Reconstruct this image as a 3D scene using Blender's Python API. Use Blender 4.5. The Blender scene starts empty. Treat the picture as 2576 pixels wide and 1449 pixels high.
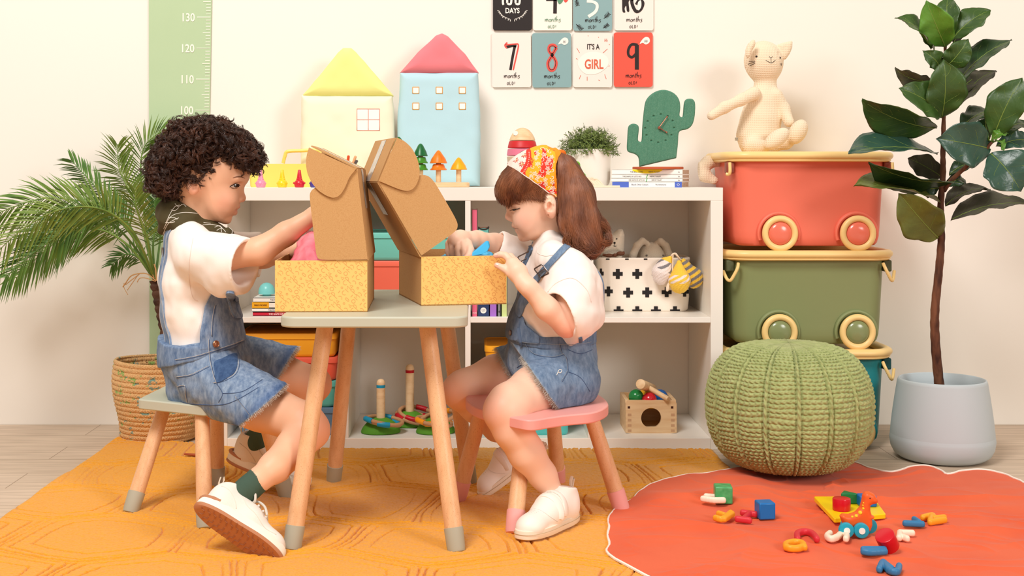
import bpy, math, random
import numpy as np
from mathutils import Vector, Matrix
random.seed(7)
RNG = np.random.RandomState(7)
sc = bpy.context.scene
COL = sc.collection
# ------------------------------------------------ camera, world, lights
F = 3237.0; CX, CY = 1190.0, 444.0; CAM_Y, CAM_H = -4.15, 0.80     # lens in pixels of a 2576 wide frame
cam = bpy.data.cameras.new('camera'); cam_o = bpy.data.objects.new('camera', cam); COL.objects.link(cam_o)
cam.sensor_width = 36; cam.lens = F/2576*36
cam.shift_x = (1288-CX)/2576; cam.shift_y = -(724.5-CY)/2576
cam_o.location = (0, CAM_Y, CAM_H); cam_o.rotation_euler = (math.pi/2, 0, 0)
cam.clip_start = .05; sc.camera = cam_o
w = bpy.data.worlds.new('studio'); sc.world = w; w.use_nodes = True
w.node_tree.nodes['Background'].inputs[0].default_value = (1.0, .85, .71, 1)
w.node_tree.nodes['Background'].inputs[1].default_value = .46
def area(name, loc, target, size, power, col):
    l = bpy.data.lights.new(name, 'AREA'); l.shape = 'DISK'; l.size = size; l.energy = power; l.color = col
    o = bpy.data.objects.new(name, l); COL.objects.link(o); o.location = loc
    o.rotation_euler = (Vector(target)-Vector(loc)).to_track_quat('-Z', 'Y').to_euler(); return o
area('key_softbox', (-1.3, -3.7, 4.3), (0, -.8, .3), 1.7, 185, (1, .985, .965))
area('fill_softbox', (3.6, -5.8, 2.6), (.2, -.8, .4), 1.8, 125, (1, .975, .94))
sc.view_settings.view_transform = 'Standard'; sc.view_settings.look = 'None'
sc.view_settings.gamma = 1; sc.view_settings.use_curve_mapping = False
sc.view_settings.exposure = 0.0
# ------------------------------------------------ helpers
PI = math.pi
def P(px, py, D):
    """a point of the place: D metres in front of the camera's plane"""
    return np.array([(px-CX)/F*D, D+CAM_Y, CAM_H-(py-CY)/F*D])
def FL(px, py, z=0.0):
    D = (CAM_H-z)*F/(py-CY); return P(px, py, D)
def lin(c):
    return tuple((v/255/12.92 if v/255 <= .04045 else ((v/255+.055)/1.055)**2.4) for v in c[:3])+(1,)
def nodes(m):
    return m.node_tree.nodes, m.node_tree.links
def mk(name, rgb, rough=.55, bump=None, var=None, spec=.4, sss=0, coat=0, sheen=0, stretch=(1,1,1), trans=0):
    """bump=(scale,strength,dist)  var=(rgb2,scale,lo,hi)"""
    m = bpy.data.materials.new(name); m.use_nodes = True; N, L = nodes(m); b = N['Principled BSDF']
    b.inputs['Base Color'].default_value = lin(rgb); b.inputs['Roughness'].default_value = rough
    b.inputs['Specular IOR Level'].default_value = spec
    if sss:
        b.inputs['Subsurface Weight'].default_value = sss; b.inputs['Subsurface Radius'].default_value = (.012,.005,.003)
        b.inputs['Subsurface Scale'].default_value = .8
    if coat: b.inputs['Coat Weight'].default_value = coat; b.inputs['Coat Roughness'].default_value = .12
    if sheen: b.inputs['Sheen Weight'].default_value = sheen
    if trans: b.inputs['Transmission Weight'].default_value = trans
    if bump or var:
        tc = N.new('ShaderNodeTexCoord'); mp = N.new('ShaderNodeMapping'); mp.inputs['Scale'].default_value = stretch
        L.new(tc.outputs['Object'], mp.inputs[0])
    if bump:
        n = N.new('ShaderNodeTexNoise'); n.inputs['Scale'].default_value = bump[0]; n.inputs['Detail'].default_value = 3
        L.new(mp.outputs[0], n.inputs['Vector'])
        bp = N.new('ShaderNodeBump'); bp.inputs['Strength'].default_value = bump[1]; bp.inputs['Distance'].default_value = bump[2] if len(bump) > 2 else .002
        L.new(n.outputs['Fac'], bp.inputs['Height']); L.new(bp.outputs[0], b.inputs['Normal'])
    if var:
        n = N.new('ShaderNodeTexNoise'); n.inputs['Scale'].default_value = var[1]; n.inputs['Detail'].default_value = 5
        L.new(mp.outputs[0], n.inputs['Vector'])
        cr = N.new('ShaderNodeValToRGB'); e = cr.color_ramp.elements
        e[0].position = var[2]; e[0].color = lin(rgb); e[1].position = var[3]; e[1].color = lin(var[0])
        L.new(n.outputs['Fac'], cr.inputs[0]); L.new(cr.outputs[0], b.inputs['Base Color'])
    return m
def vcol_mat(name, rough=.6, bump=None, sss=0, spec=.35, sheen=0):
    m = mk(name, (255,255,255), rough, bump, None, spec, sss, 0, sheen); N, L = nodes(m)
    a = N.new('ShaderNodeVertexColor'); a.layer_name = 'Col'; L.new(a.outputs[0], N['Principled BSDF'].inputs['Base Color']); return m

class MB:
    """collects shapes for ONE mesh"""
    def __init__(s): s.v = []; s.f = []; s.n = 0
    def add(s, V, Fc):
        s.v.append(np.asarray(V, float).reshape(-1,3)); k = s.n; s.f += [tuple(i+k for i in f) for f in Fc]; s.n += len(s.v[-1]); return s
    def box(s, lo, hi):
        x0,y0,z0 = lo; x1,y1,z1 = hi
        return s.add([(x0,y0,z0),(x1,y0,z0),(x1,y1,z0),(x0,y1,z0),(x0,y0,z1),(x1,y0,z1),(x1,y1,z1),(x0,y1,z1)],
              [(0,3,2,1),(4,5,6,7),(0,1,5,4),(1,2,6,5),(2,3,7,6),(3,0,4,7)])
    def hexa(s, c8):
        return s.add(c8, [(0,3,2,1),(4,5,6,7),(0,1,5,4),(1,2,6,5),(2,3,7,6),(3,0,4,7)])
    def tube(s, pts, r, n=8, closed=False, cap=True, flat=None, up=None):
        """swept tube; r a number or a list; flat = ratio of the second radius (band)"""
        pts = np.asarray(pts, float); m = len(pts); r = np.broadcast_to(np.asarray(r, float), (m,))
        T = np.roll(pts,-1,0)-np.roll(pts,1,0) if closed else np.gradient(pts, axis=0)
        T /= np.linalg.norm(T, axis=1)[:,None]+1e-12
        ref = np.array(up if up is not None else ([0,0,1.] if abs(T[0][2]) < .9 else [1.,0,0]), float)
        ring = []; a = np.arange(n)*2*PI/n; U = ref-T[0]*ref.dot(T[0]); U /= np.linalg.norm(U)+1e-12
        for i in range(m):
            if up is not None: U = ref-T[i]*ref.dot(T[i])
            else: U = U-T[i]*U.dot(T[i])
            U = U/(np.linalg.norm(U)+1e-12); W = np.cross(T[i], U)
            fl = flat if flat else 1
            ring.append(pts[i]+r[i]*(np.cos(a)[:,None]*U*fl+np.sin(a)[:,None]*W))
        V = np.concatenate(ring); Fc = []
        for i in range(m if closed else m-1):
            j = (i+1) % m
            for k in range(n):
                q = (k+1) % n; Fc.append((i*n+k, i*n+q, j*n+q, j*n+k))
        if not closed and cap: Fc += [tuple(range(n))[::-1], tuple((m-1)*n+k for k in range(n))]
        return s.add(V, Fc)
    def cyl(s, a, b, r0, r1=None, n=24, bev=0):
        a = np.array(a, float); b = np.array(b, float); r1 = r0 if r1 is None else r1
        if bev:
            d = (b-a)/np.linalg.norm(b-a)
            return s.tube([a, a+d*bev*.3, a+d*bev, b-d*bev, b-d*bev*.3, b], [r0-bev, r0-bev*.3, r0, r1, r1-bev*.3, r1-bev], n)
        return s.tube([a, b], [r0, r1], n)
    def lathe(s, prof, c=(0,0,0), n=48, M=None, fn=None):
        """prof [(r,z)..] about z through c"""
        a = np.arange(n)*2*PI/n; V = []
        for r, z in prof:
            V.append(np.stack([r*np.cos(a), r*np.sin(a), np.full(n, z)], 1))
        V = np.concatenate(V)
        if M is not None: V = V@np.array(M.to_3x3() if hasattr(M,'to_3x3') else M).T
        V = V+np.array(c); Fc = []
        for i in range(len(prof)-1):
            for k in range(n):
                q = (k+1) % n; Fc.append((i*n+k, i*n+q, (i+1)*n+q, (i+1)*n+k))
        if prof[0][0] > 1e-6: Fc.append(tuple(range(n))[::-1])
        if prof[-1][0] > 1e-6: Fc.append(tuple((len(prof)-1)*n+k for k in range(n)))
        return s.add(V, Fc)
    def ball(s, c, r, n=20, M=None):
        r = np.broadcast_to(np.asarray(r, float), (3,)); V = []; Fc = []; h = n//2
        for i in range(h+1):
            t = PI*i/h
            for k in range(n):
                V.append((math.sin(t)*math.cos(2*PI*k/n), math.sin(t)*math.sin(2*PI*k/n), math.cos(t)))
        V = np.array(V)*r
        if M is not None: V = V@np.array(M).T
        for i in range(h):
            for k in range(n):
                q = (k+1) % n; Fc.append((i*n+k, (i+1)*n+k, (i+1)*n+q, i*n+q))
        return s.add(V+np.array(c), Fc)
    def prism(s, poly, o, U, W, t):
        """flat polygon poly in the frame (o,U,W) pushed t along U x W"""
        o, U, W = (np.array(q, float) for q in (o, U, W)); Nn = np.cross(U, W); Nn /= np.linalg.norm(Nn)
        A = np.array([o+U*p[0]+W*p[1] for p in poly]); n = len(poly)
        Fc = [tuple(range(n))[::-1], tuple(range(n, 2*n))]+[(k, (k+1) % n, n+(k+1) % n, n+k) for k in range(n)]
        return s.add(np.concatenate([A, A+Nn*t]), Fc)
    def ribbon(s, pts, wd, nrm, th=.0004):
        """flat stroke (printed line) along pts lying in the plane with normal nrm"""
        pts = np.asarray(pts, float); T = np.gradient(pts, axis=0); T /= np.linalg.norm(T, axis=1)[:,None]+1e-12
        S = np.cross(T, nrm); S /= np.linalg.norm(S, axis=1)[:,None]+1e-12
        wd = np.broadcast_to(np.asarray(wd, float), (len(pts),))[:,None]/2; nr = np.array(nrm, float)*th
        V = np.concatenate([pts-S*wd+nr, pts+S*wd+nr]); m = len(pts)
        return s.add(V, [(i, i+1, m+i+1, m+i) for i in range(m-1)])
def raw_mesh(name, V, Fc, quads=False):
    me = bpy.data.meshes.new(name)
    if quads:
        n = len(Fc); me.vertices.add(len(V)); me.vertices.foreach_set('co', np.asarray(V, np.float32).ravel())
        me.loops.add(n*4); me.loops.foreach_set('vertex_index', np.asarray(Fc, np.int32).ravel())
        me.polygons.add(n); me.polygons.foreach_set('loop_start', np.arange(0, n*4, 4, dtype=np.int32))
        me.update(calc_edges=True); me.validate()
    else:
        me.from_pydata([tuple(v) for v in V], [], Fc); me.update()
    return me
def obj(name, mb, mat, parent=None, sharp=35, bevel=0, label=None, kind=None, sub=0, seg=2):
    if isinstance(mb, MB): me = raw_mesh(name, np.concatenate(mb.v), mb.f)
    else: me = mb
    me.materials.append(mat); o = bpy.data.objects.new(name, me); COL.objects.link(o)
    me.polygons.foreach_set('use_smooth', [True]*len(me.polygons))
    if sharp: me.set_sharp_from_angle(angle=math.radians(sharp))
    if bevel:
        b = o.modifiers.new('bevel', 'BEVEL'); b.width = bevel; b.segments = seg; b.limit_method = 'ANGLE'; b.angle_limit = .6
        b.harden_normals = False
    if sub:
        q = o.modifiers.new('sub', 'SUBSURF'); q.levels = sub; q.render_levels = sub
    if parent is not None:
        o.parent = parent; o.matrix_parent_inverse = Matrix.Translation(-WLOC[parent.name]); WLOC[o.name] = Vector((0,0,0))
        if parent.name in MESHPAR: o.matrix_parent_inverse = Matrix.Identity(4)
    WLOC[o.name] = Vector((0,0,0)); MESHPAR.add(o.name)
    if label: o['label'] = label
    if kind: o['kind'] = kind
    return o
WLOC = {}; MESHPAR = set()
def thing(name, label, cat, loc=(0,0,0), group=None):
    o = bpy.data.objects.new(name, None); COL.objects.link(o); o.location = tuple(float(q) for q in loc); WLOC[o.name] = Vector(o.location)
    o.empty_display_size = .05; o['label'] = label; o['category'] = cat
    if group: o['group'] = group
    return o
def tag(o, label, cat, group=None, kind=None):
    o['label'] = label; o['category'] = cat
    if group: o['group'] = group
    if kind: o['kind'] = kind
    return o
def dup(root, label, M, group=None):
    """copy a thing with its parts (and sub-parts), moved by matrix M"""
    r = root.copy(); COL.objects.link(r); r.matrix_world = M@Matrix.Translation(WLOC.get(root.name, Vector((0,0,0)))); r['label'] = label
    if group: r['group'] = group
    def rec(a, b):
        for ch in list(a.children):
            c = ch.copy(); COL.objects.link(c); c.parent = b; rec(ch, c)
    rec(root, r); return r
def spline(pts, n=8, closed=False):
    """Catmull-Rom through pts"""
    p = np.asarray(pts, float); m = len(p); out = []
    for i in range(m if closed else m-1):
        g = (lambda k: p[k % m]) if closed else (lambda k: p[min(max(k,0), m-1)])
        a, b, c, d = g(i-1), g(i), g(i+1), g(i+2)
        for t in np.arange(n)/n:
            out.append(.5*((2*b)+(c-a)*t+(2*a-5*b+4*c-d)*t*t+(3*b-a-3*c+d)*t**3))
    if not closed: out.append(p[-1])
    return np.array(out)
def rrect(w_, h_, r, n=6):
    """rounded rectangle centred on 0"""
    o = []
    for cx, cy, a0 in ((w_/2-r, h_/2-r, 0), (-w_/2+r, h_/2-r, PI/2), (-w_/2+r, -h_/2+r, PI), (w_/2-r, -h_/2+r, 1.5*PI)):
        for k in range(n+1):
            a = a0+PI/2*k/n; o.append((cx+r*math.cos(a), cy+r*math.sin(a)))
    return o
def loft(rings, cap=True):
    """rings: list of (n,3) arrays -> MB"""
    m = MB(); n = len(rings[0]); V = np.concatenate(rings); Fc = []
    for i in range(len(rings)-1):
        for k in range(n):
            q = (k+1) % n; Fc.append((i*n+k, i*n+q, (i+1)*n+q, (i+1)*n+k))
    if cap: Fc += [tuple(range(n))[::-1], tuple((len(rings)-1)*n+k for k in range(n))]
    return m.add(V, Fc)
def rot(axis, deg): return np.array(Matrix.Rotation(math.radians(deg), 3, axis))
def text(name, s, mat, o, size, parent=None, U=(1,0,0), W=(0,0,1), depth=.0003, sx=1, align='CENTER', shear=0, bold=0):
    """flat lettering: baseline centre at o, along U, up W"""
    c = bpy.data.curves.new(name, 'FONT'); c.body = s; c.size = size; c.align_x = align; c.extrude = depth; c.shear = shear; c.offset = bold; c.resolution_u = 3
    t = bpy.data.objects.new('t', c); COL.objects.link(t); dg = bpy.context.evaluated_depsgraph_get(); dg.update()
    me = bpy.data.meshes.new_from_object(t.evaluated_get(dg)); bpy.data.objects.remove(t)
    U = np.array(U, float); U /= np.linalg.norm(U); W = np.array(W, float); W /= np.linalg.norm(W); Nn = np.cross(U, W); Nn /= np.linalg.norm(Nn)
    V = np.array([v.co[:] for v in me.vertices]); V = np.array(o)+V[:,:1]*sx*U+V[:,1:2]*W+V[:,2:3]*Nn
    mb = MB(); mb.add(V, [tuple(p.vertices) for p in me.polygons]); bpy.data.meshes.remove(me)
    return obj(name, mb, mat, parent, sharp=20)
# value noise for shaping (wrinkles, pile)
def vnoise(x, y, z=0., seed=0):
    x, y, z = np.broadcast_arrays(np.asarray(x, float), np.asarray(y, float), np.asarray(z, float))
    xi, yi, zi = np.floor(x).astype(np.int64), np.floor(y).astype(np.int64), np.floor(z).astype(np.int64)
    fx, fy, fz = x-xi, y-yi, z-zi
    fx, fy, fz = (q*q*(3-2*q) for q in (fx, fy, fz))
    def h(a, b, c):
        n = (a*73856093) ^ (b*19349663) ^ (c*83492791) ^ (seed*2654435)
        n = (n ^ (n >> 13))*1274126177 & 0x7fffffff; return ((n ^ (n >> 16)) & 0xffff)/65535.
    r = 0
    for dx in (0,1):
        for dy in (0,1):
            for dz in (0,1):
                r = r+h(xi+dx, yi+dy, zi+dz)*(fx if dx else 1-fx)*(fy if dy else 1-fy)*(fz if dz else 1-fz)
    return r*2-1
# ------------------------------------------------ implicit surfaces for bodies, clothes and soft toys
def smin(a, b, k):
    if k <= 0: return np.minimum(a, b)
    h = np.maximum(k-np.abs(a-b), 0)/k; return np.minimum(a, b)-h*h*k*.25
class SDF:
    def __init__(s, lo, hi, h):
        s.h = h; s.lo = np.array(lo, float); s.n = np.ceil((np.array(hi)-s.lo)/h).astype(int)+1
        s.g = np.full(tuple(s.n), 1., np.float32)
        s.ax = [s.lo[i]+np.arange(s.n[i])*h for i in range(3)]
    def _sub(s, lo, hi):
        i0 = np.clip(np.floor((np.array(lo)-s.lo)/s.h).astype(int), 0, s.n-1); i1 = np.clip(np.ceil((np.array(hi)-s.lo)/s.h).astype(int)+1, 1, s.n)
        sl = tuple(slice(a, max(b, a+1)) for a, b in zip(i0, i1))
        return sl, (s.ax[0][sl[0]][:,None,None], s.ax[1][sl[1]][None,:,None], s.ax[2][sl[2]][None,None,:])
    def op(s, fn, lo, hi, k=.01, mode='u', pad=None):
        pad = (k+4*s.h) if pad is None else pad
        sl, X = s._sub(np.array(lo)-pad, np.array(hi)+pad); d = fn(*X); g = s.g[sl]
        if mode == 'u': s.g[sl] = smin(g, d, k)
        elif mode == 's': s.g[sl] = -smin(-g, d, k)
        elif mode == 'i': s.g[sl] = -smin(-g, -d, k)
        return s
    def cap(s, a, b, ra, rb=None, k=.012, mode='u', sy=1.0):
        a = np.array(a, float); b = np.array(b, float); rb = ra if rb is None else rb; yc = (a[1]+b[1])/2
        R = max(ra, rb); lo = np.minimum(a, b)-R; hi = np.maximum(a, b)+R; lo[1] -= R*(sy-1); hi[1] += R*(sy-1)
        def fn(x, y, z):
            y = (y-yc)/sy+yc if sy != 1 else y
            d = b-a; t = np.clip(((x-a[0])*d[0]+(y-a[1])*d[1]+(z-a[2])*d[2])/(d@d+1e-12), 0, 1)
            return np.sqrt((x-a[0]-t*d[0])**2+(y-a[1]-t*d[1])**2+(z-a[2]-t*d[2])**2)-(ra+(rb-ra)*t)
        return s.op(fn, lo, hi, k, mode)
    def chain(s, pts, rs, k=.012, mode='u', sy=1.0):
        for i in range(len(pts)-1): s.cap(pts[i], pts[i+1], rs[i], rs[i+1], k, mode, sy)
        return s
    def ell(s, c, r, M=None, k=.012, mode='u'):
        c = np.array(c, float); r = np.broadcast_to(np.asarray(r, float), (3,)); R = r.max() if M is not None else r
        def fn(x, y, z):
            x, y, z = x-c[0], y-c[1], z-c[2]
            if M is not None:
                x, y, z = (M[0][i]*x+M[1][i]*y+M[2][i]*z for i in range(3))
            k0 = np.sqrt((x/r[0])**2+(y/r[1])**2+(z/r[2])**2)+1e-9; k1 = np.sqrt((x/r[0]**2)**2+(y/r[1]**2)**2+(z/r[2]**2)**2)+1e-9
            return k0*(k0-1)/k1
        return s.op(fn, c-R, c+R, k, mode)
    def pillow(s, poly, yc, R, W, k=.01, mode='u', p=2.0):
        """outline poly [(x,z)..] swelling to half width W in y"""
        poly = np.array(poly, float); lo = np.array([poly[:,0].min(), yc-W, poly[:,1].min()]); hi = np.array([poly[:,0].max(), yc+W, poly[:,1].max()])
        def fn(x, y, z):
            X, Z = np.broadcast_arrays(x[:,:,:], z[:,:,:]); X = X[:,0,:]; Z = Z[:,0,:]
            d2 = poly_sd(X, Z, poly)[:,None,:]
            m = min(R, W); v = (np.maximum(d2+R, 0)/R)**p+(np.abs(y-yc)/W)**p
            return (v**(1/p)-1)*m
        return s.op(fn, lo, hi, k, mode)
    def plane(s, o, nrm, k=.002):
        """cut away the side nrm points to"""
        o = np.array(o, float); nrm = np.array(nrm, float)/np.linalg.norm(nrm)
        def fn(x, y, z): return (x-o[0])*nrm[0]+(y-o[1])*nrm[1]+(z-o[2])*nrm[2]
        sl, X = s._sub(s.lo, s.lo+s.n*s.h); s.g[sl] = -smin(-s.g[sl], -fn(*X), k); return s
    def warp(s, amp, freq, seed=0, fn=None):
        sl, X = s._sub(s.lo, s.lo+s.n*s.h); near = np.argwhere(np.abs(s.g) < amp*2.5+2*s.h)
        q = s.lo+near*s.h; f = freq if hasattr(freq, '__len__') else (freq,)*3
        nz = vnoise(q[:,0]*f[0], q[:,1]*f[1], q[:,2]*f[2], seed)
        if fn is not None: nz = nz*fn(q)
        s.g[near[:,0], near[:,1], near[:,2]] += (nz*amp).astype(np.float32); return s
    def clip(s, px, D, y0=-9, y1=9, k=.001, keep=True):
        """keep (or cut) what lies inside an outline pushed through y0..y1"""
        poly = np.array([P(a, b, D)[[0,2]] for a, b in px])
        def fn(x, y, z):
            X, Z = np.broadcast_arrays(x, z); d2 = poly_sd(X[:,0,:], Z[:,0,:], poly)[:,None,:]
            return np.maximum(d2, np.maximum(y0-y, y-y1))
        return s.op(fn, s.lo, s.lo+s.n*s.h, k, 'i' if keep else 's', 0)
    def mesh(s):
        g = s.g; g = np.pad(g, 1, constant_values=1.); lo = s.lo-s.h; sg = g < 0
        a = np.zeros(tuple(d-1 for d in g.shape), np.uint8)
        for dx in (0,1):
            for dy in (0,1):
                for dz in (0,1):
                    a += sg[dx:g.shape[0]-1+dx, dy:g.shape[1]-1+dy, dz:g.shape[2]-1+dz]
        act = (a > 0) & (a < 8); idx = np.argwhere(act); ids = np.full(act.shape, -1, np.int32); ids[act] = np.arange(len(idx))
        acc = np.zeros((len(idx), 3)); cnt = np.zeros(len(idx))
        cor = [(i, j, k) for i in (0,1) for j in (0,1) for k in (0,1)]
        for c0 in cor:
            for axn in range(3):
                if c0[axn]: continue
                c1 = list(c0); c1[axn] = 1
                v0 = g[idx[:,0]+c0[0], idx[:,1]+c0[1], idx[:,2]+c0[2]]; v1 = g[idx[:,0]+c1[0], idx[:,1]+c1[1], idx[:,2]+c1[2]]
                m = (v0 < 0) != (v1 < 0); t = np.where(m, v0/(v0-v1+1e-20), 0)
                p = np.tile(np.array(c0, float), (len(idx), 1)); p[:,axn] += t
                acc[m] += p[m]; cnt[m] += 1
        V = lo+(idx+acc/np.maximum(cnt, 1)[:,None])*s.h; Q = []
        for axn in range(3):
            b, c = [(1,2),(2,0),(0,1)][axn]
            s0 = np.moveaxis(sg, axn, 0); ch = s0[1:] != s0[:-1]; ch = np.moveaxis(ch, 0, axn); e = np.argwhere(ch)
            e = e[(e[:,b] > 0) & (e[:,c] > 0) & (e[:,b] < act.shape[b]) & (e[:,c] < act.shape[c])]
            o0 = e.copy(); o1 = e.copy(); o1[:,b] -= 1; o2 = o1.copy(); o2[:,c] -= 1; o3 = e.copy(); o3[:,c] -= 1
            q = np.stack([ids[o[:,0], o[:,1], o[:,2]] for o in (o0, o1, o2, o3)], 1)
            fl = sg[e[:,0], e[:,1], e[:,2]]; q[~fl] = q[~fl][:, ::-1]; Q.append(q[(q >= 0).all(1)])
        return V, np.concatenate(Q)
    def obj(s, name, mat, parent=None, col=None, label=None, smooth=0):
        V, Q = s.mesh(); me = raw_mesh(name, V, Q, True)
        if col is not None:
            c = col(V); c = np.concatenate([c, np.ones((len(c), 1))], 1)
            at = me.color_attributes.new('Col', 'FLOAT_COLOR', 'POINT'); at.data.foreach_set('color', c.astype(np.float32).ravel())
        o = obj(name, me, mat, parent, sharp=0, label=label)
        if smooth:
            m = o.modifiers.new('smooth', 'SMOOTH'); m.factor = .5; m.iterations = smooth
        return o
def poly_sd(X, Y, poly):
    """signed distance to a polygon, negative inside"""
    d = np.full(X.shape, 1e9); ins = np.zeros(X.shape, bool); n = len(poly)
    for i in range(n):
        ax, ay = poly[i]; bx, by = poly[(i+1) % n]; ex, ey = bx-ax, by-ay
        t = np.clip(((X-ax)*ex+(Y-ay)*ey)/(ex*ex+ey*ey+1e-12), 0, 1); d = np.minimum(d, (X-ax-t*ex)**2+(Y-ay-t*ey)**2)
        c = ((ay > Y) != (by > Y)) & (X < (bx-ax)*(Y-ay)/(by-ay+1e-20)+ax); ins ^= c
    d = np.sqrt(d); return np.where(ins, -d, d)
def srgb(c): return np.array(lin(c)[:3])
# ------------------------------------------------ handwriting: strokes in a unit box (x right, y up), x-height 1
HAND = {
 'm': ([[(0,.9),(.12,0)],[(.1,.35),(.35,.85),(.5,.8),(.52,0)],[(.52,.35),(.8,.85),(.95,.75),(1.05,0)]], 1.3),
 'o': ([[(.45,.85),(.1,.6),(.08,.15),(.35,-.02),(.65,.25),(.62,.65),(.45,.85)]], .85),
 'n': ([[(0,.85),(.08,0)],[(.08,.35),(.4,.85),(.58,.7),(.68,0)]], .9),
 't': ([[(.3,1.5),(.28,.1),(.4,0)],[(0,.85),(.65,.9)]], .7),
 'h': ([[(.05,1.9),(.02,0)],[(.03,.35),(.35,.8),(.52,.65),(.58,0)]], .85),
 's': ([[(.6,.85),(.2,.8),(.1,.55),(.5,.35),(.5,.05),(.05,-.25)]], .8),
 'O': ([[(.4,1.),(.05,.6),(.15,.05),(.5,0),(.75,.5),(.6,.95),(.4,1.)]], 1.15),
 'L': ([[(.1,1.35),(.08,0),(.6,.05)]], 1.0), 'D': ([[(.1,1.3),(.1,0),(.5,.15),(.7,.65),(.5,1.15),(.05,1.3)]], 1.15),
 '!': ([[(.2,1.35),(.12,.4)],[(.1,.05),(.12,0)]], .5), 'H': ([[(0,1.3),(0,0)],[(.6,1.3),(.6,0)],[(0,.65),(.6,.65)]], 1.), 'i': ([[(.1,.9),(.1,0)],[(.1,1.25),(.1,1.2)]], .4)}
def handwrite(mb, s, o, size, wd, U=(1,0,0), W=(0,0,1), nrm=(0,-1,0), shear=.1, rnd=0):
    wt = sum(HAND[c][1] for c in s); x = -wt/2; U = np.array(U, float); W = np.array(W, float)
    for c in s:
        for st in HAND[c][0]:
            p = spline(st, 4) if len(st) > 2 else np.array(st, float)
            mb.ribbon([np.array(o)+U*(x+q[0]+shear*q[1])*size+W*q[1]*size for q in p], wd, nrm)
        x += HAND[c][1]
# ------------------------------------------------ materials
WHITE = mk('white_laminate', (246,240,230), .38, spec=.4)
PLASTER = mk('cream_plaster', (249,242,232), .9, (60,.04,.002))
BEECH = mk('beech', (234,184,138), .42, (90,.05,.001), ((222,166,118),26,.45,.8), stretch=(3,3,.55))
BEECH_X = mk('pale_wood', (240,208,164), .5, (90,.05,.001), ((222,178,128),30,.4,.8), stretch=(.4,3,3))
KRAFT = mk('kraft_card', (202,156,102), .85, (240,.05,.001), ((188,138,84),500,.4,.8))
CREAM = mk('cream_plastic', (250,214,142), .35)
def flecks(m, col, scale, st, lo=.66, hi=.7):
    N, L = nodes(m); b = N['Principled BSDF']; src = b.inputs['Base Color'].links[0].from_socket if b.inputs['Base Color'].links else None
    tc = N.new('ShaderNodeTexCoord'); mp = N.new('ShaderNodeMapping'); mp.inputs['Scale'].default_value = st; L.new(tc.outputs['Object'], mp.inputs[0])
    n = N.new('ShaderNodeTexNoise'); n.inputs['Scale'].default_value = scale; n.inputs['Detail'].default_value = 1; L.new(mp.outputs[0], n.inputs['Vector'])
    mr = N.new('ShaderNodeMapRange'); mr.inputs[1].default_value = lo; mr.inputs[2].default_value = hi; L.new(n.outputs['Fac'], mr.inputs[0])
    mx = N.new('ShaderNodeMix'); mx.data_type = 'RGBA'; L.new(mr.outputs[0], mx.inputs[0])
    if src: L.new(src, mx.inputs[6])
    else: mx.inputs[6].default_value = b.inputs['Base Color'].default_value
    mx.inputs[7].default_value = lin(col); L.new(mx.outputs[2], b.inputs['Base Color'])
flecks(BEECH, (206,146,104), 330, (3,3,.7), .64, .7)
# ------------------------------------------------ floor, wall
def struct(name, mb, mat):
    o = obj(name, mb, mat); o['kind'] = 'structure'; return o
fm = mk('oak_laminate', (216,194,172), .55, (120,.03,.001), ((188,166,144),9,.35,.75), stretch=(.55,7,1))
N_, L_ = nodes(fm); br = N_.new('ShaderNodeTexBrick'); br.inputs['Scale'].default_value = 1
br.inputs['Brick Width'].default_value = 1.2; br.inputs['Row Height'].default_value = .17; br.inputs['Mortar Size'].default_value = .0016; br.offset = .37
br.inputs['Color1'].default_value = (1,1,1,1); br.inputs['Color2'].default_value = (.93,.92,.9,1); br.inputs['Mortar'].default_value = (.55,.5,.45,1)
tc_ = N_.new('ShaderNodeTexCoord'); L_.new(tc_.outputs['Object'], br.inputs[0])
mx_ = N_.new('ShaderNodeMix'); mx_.data_type = 'RGBA'; mx_.blend_type = 'MULTIPLY'; mx_.inputs[0].default_value = 1
L_.new(N_['Principled BSDF'].inputs['Base Color'].links[0].from_socket, mx_.inputs[6]); L_.new(br.outputs['Color'], mx_.inputs[7]); L_.new(mx_.outputs[2], N_['Principled BSDF'].inputs['Base Color'])
struct('floor', MB().box((-7,-7.5,-.06), (7,.1,0)), fm)
struct('wall_back', MB().box((-7,0,0), (7,.1,3.2)), PLASTER)

# ------------------------------------------------ rug with carved ring pattern
def grid_mesh(name, X, Y, Z, keep, mat, edge_drop=0, base=0.0):
    ny, nx = X.shape; ids = np.arange(nx*ny).reshape(ny, nx)
    q = np.stack([ids[:-1,:-1], ids[:-1,1:], ids[1:,1:], ids[1:,:-1]], -1).reshape(-1,4)
    k = (keep[:-1,:-1] & keep[:-1,1:] & keep[1:,1:] & keep[1:,:-1]).ravel(); q = q[k]
    V = np.stack([X, Y, Z], -1).reshape(-1,3); u, inv = np.unique(q, return_inverse=True)
    return raw_mesh(name, V[u], inv.reshape(-1,4), True)
rx, ry = np.meshgrid(np.linspace(-1.115, .76, 1150), np.linspace(-2.15, -.2, 1000))
rug_poly = [(-1.115,-2.2),(-1.085,-.245),(-1.07,-.232),(-.66,-.40),(.70,-.41),(.72,-2.2)]
rsd = poly_sd(rx+.006*vnoise(rx*9, ry*9, 0, 3), ry+.006*vnoise(rx*9, ry*9, 0, 4), rug_poly)
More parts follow.
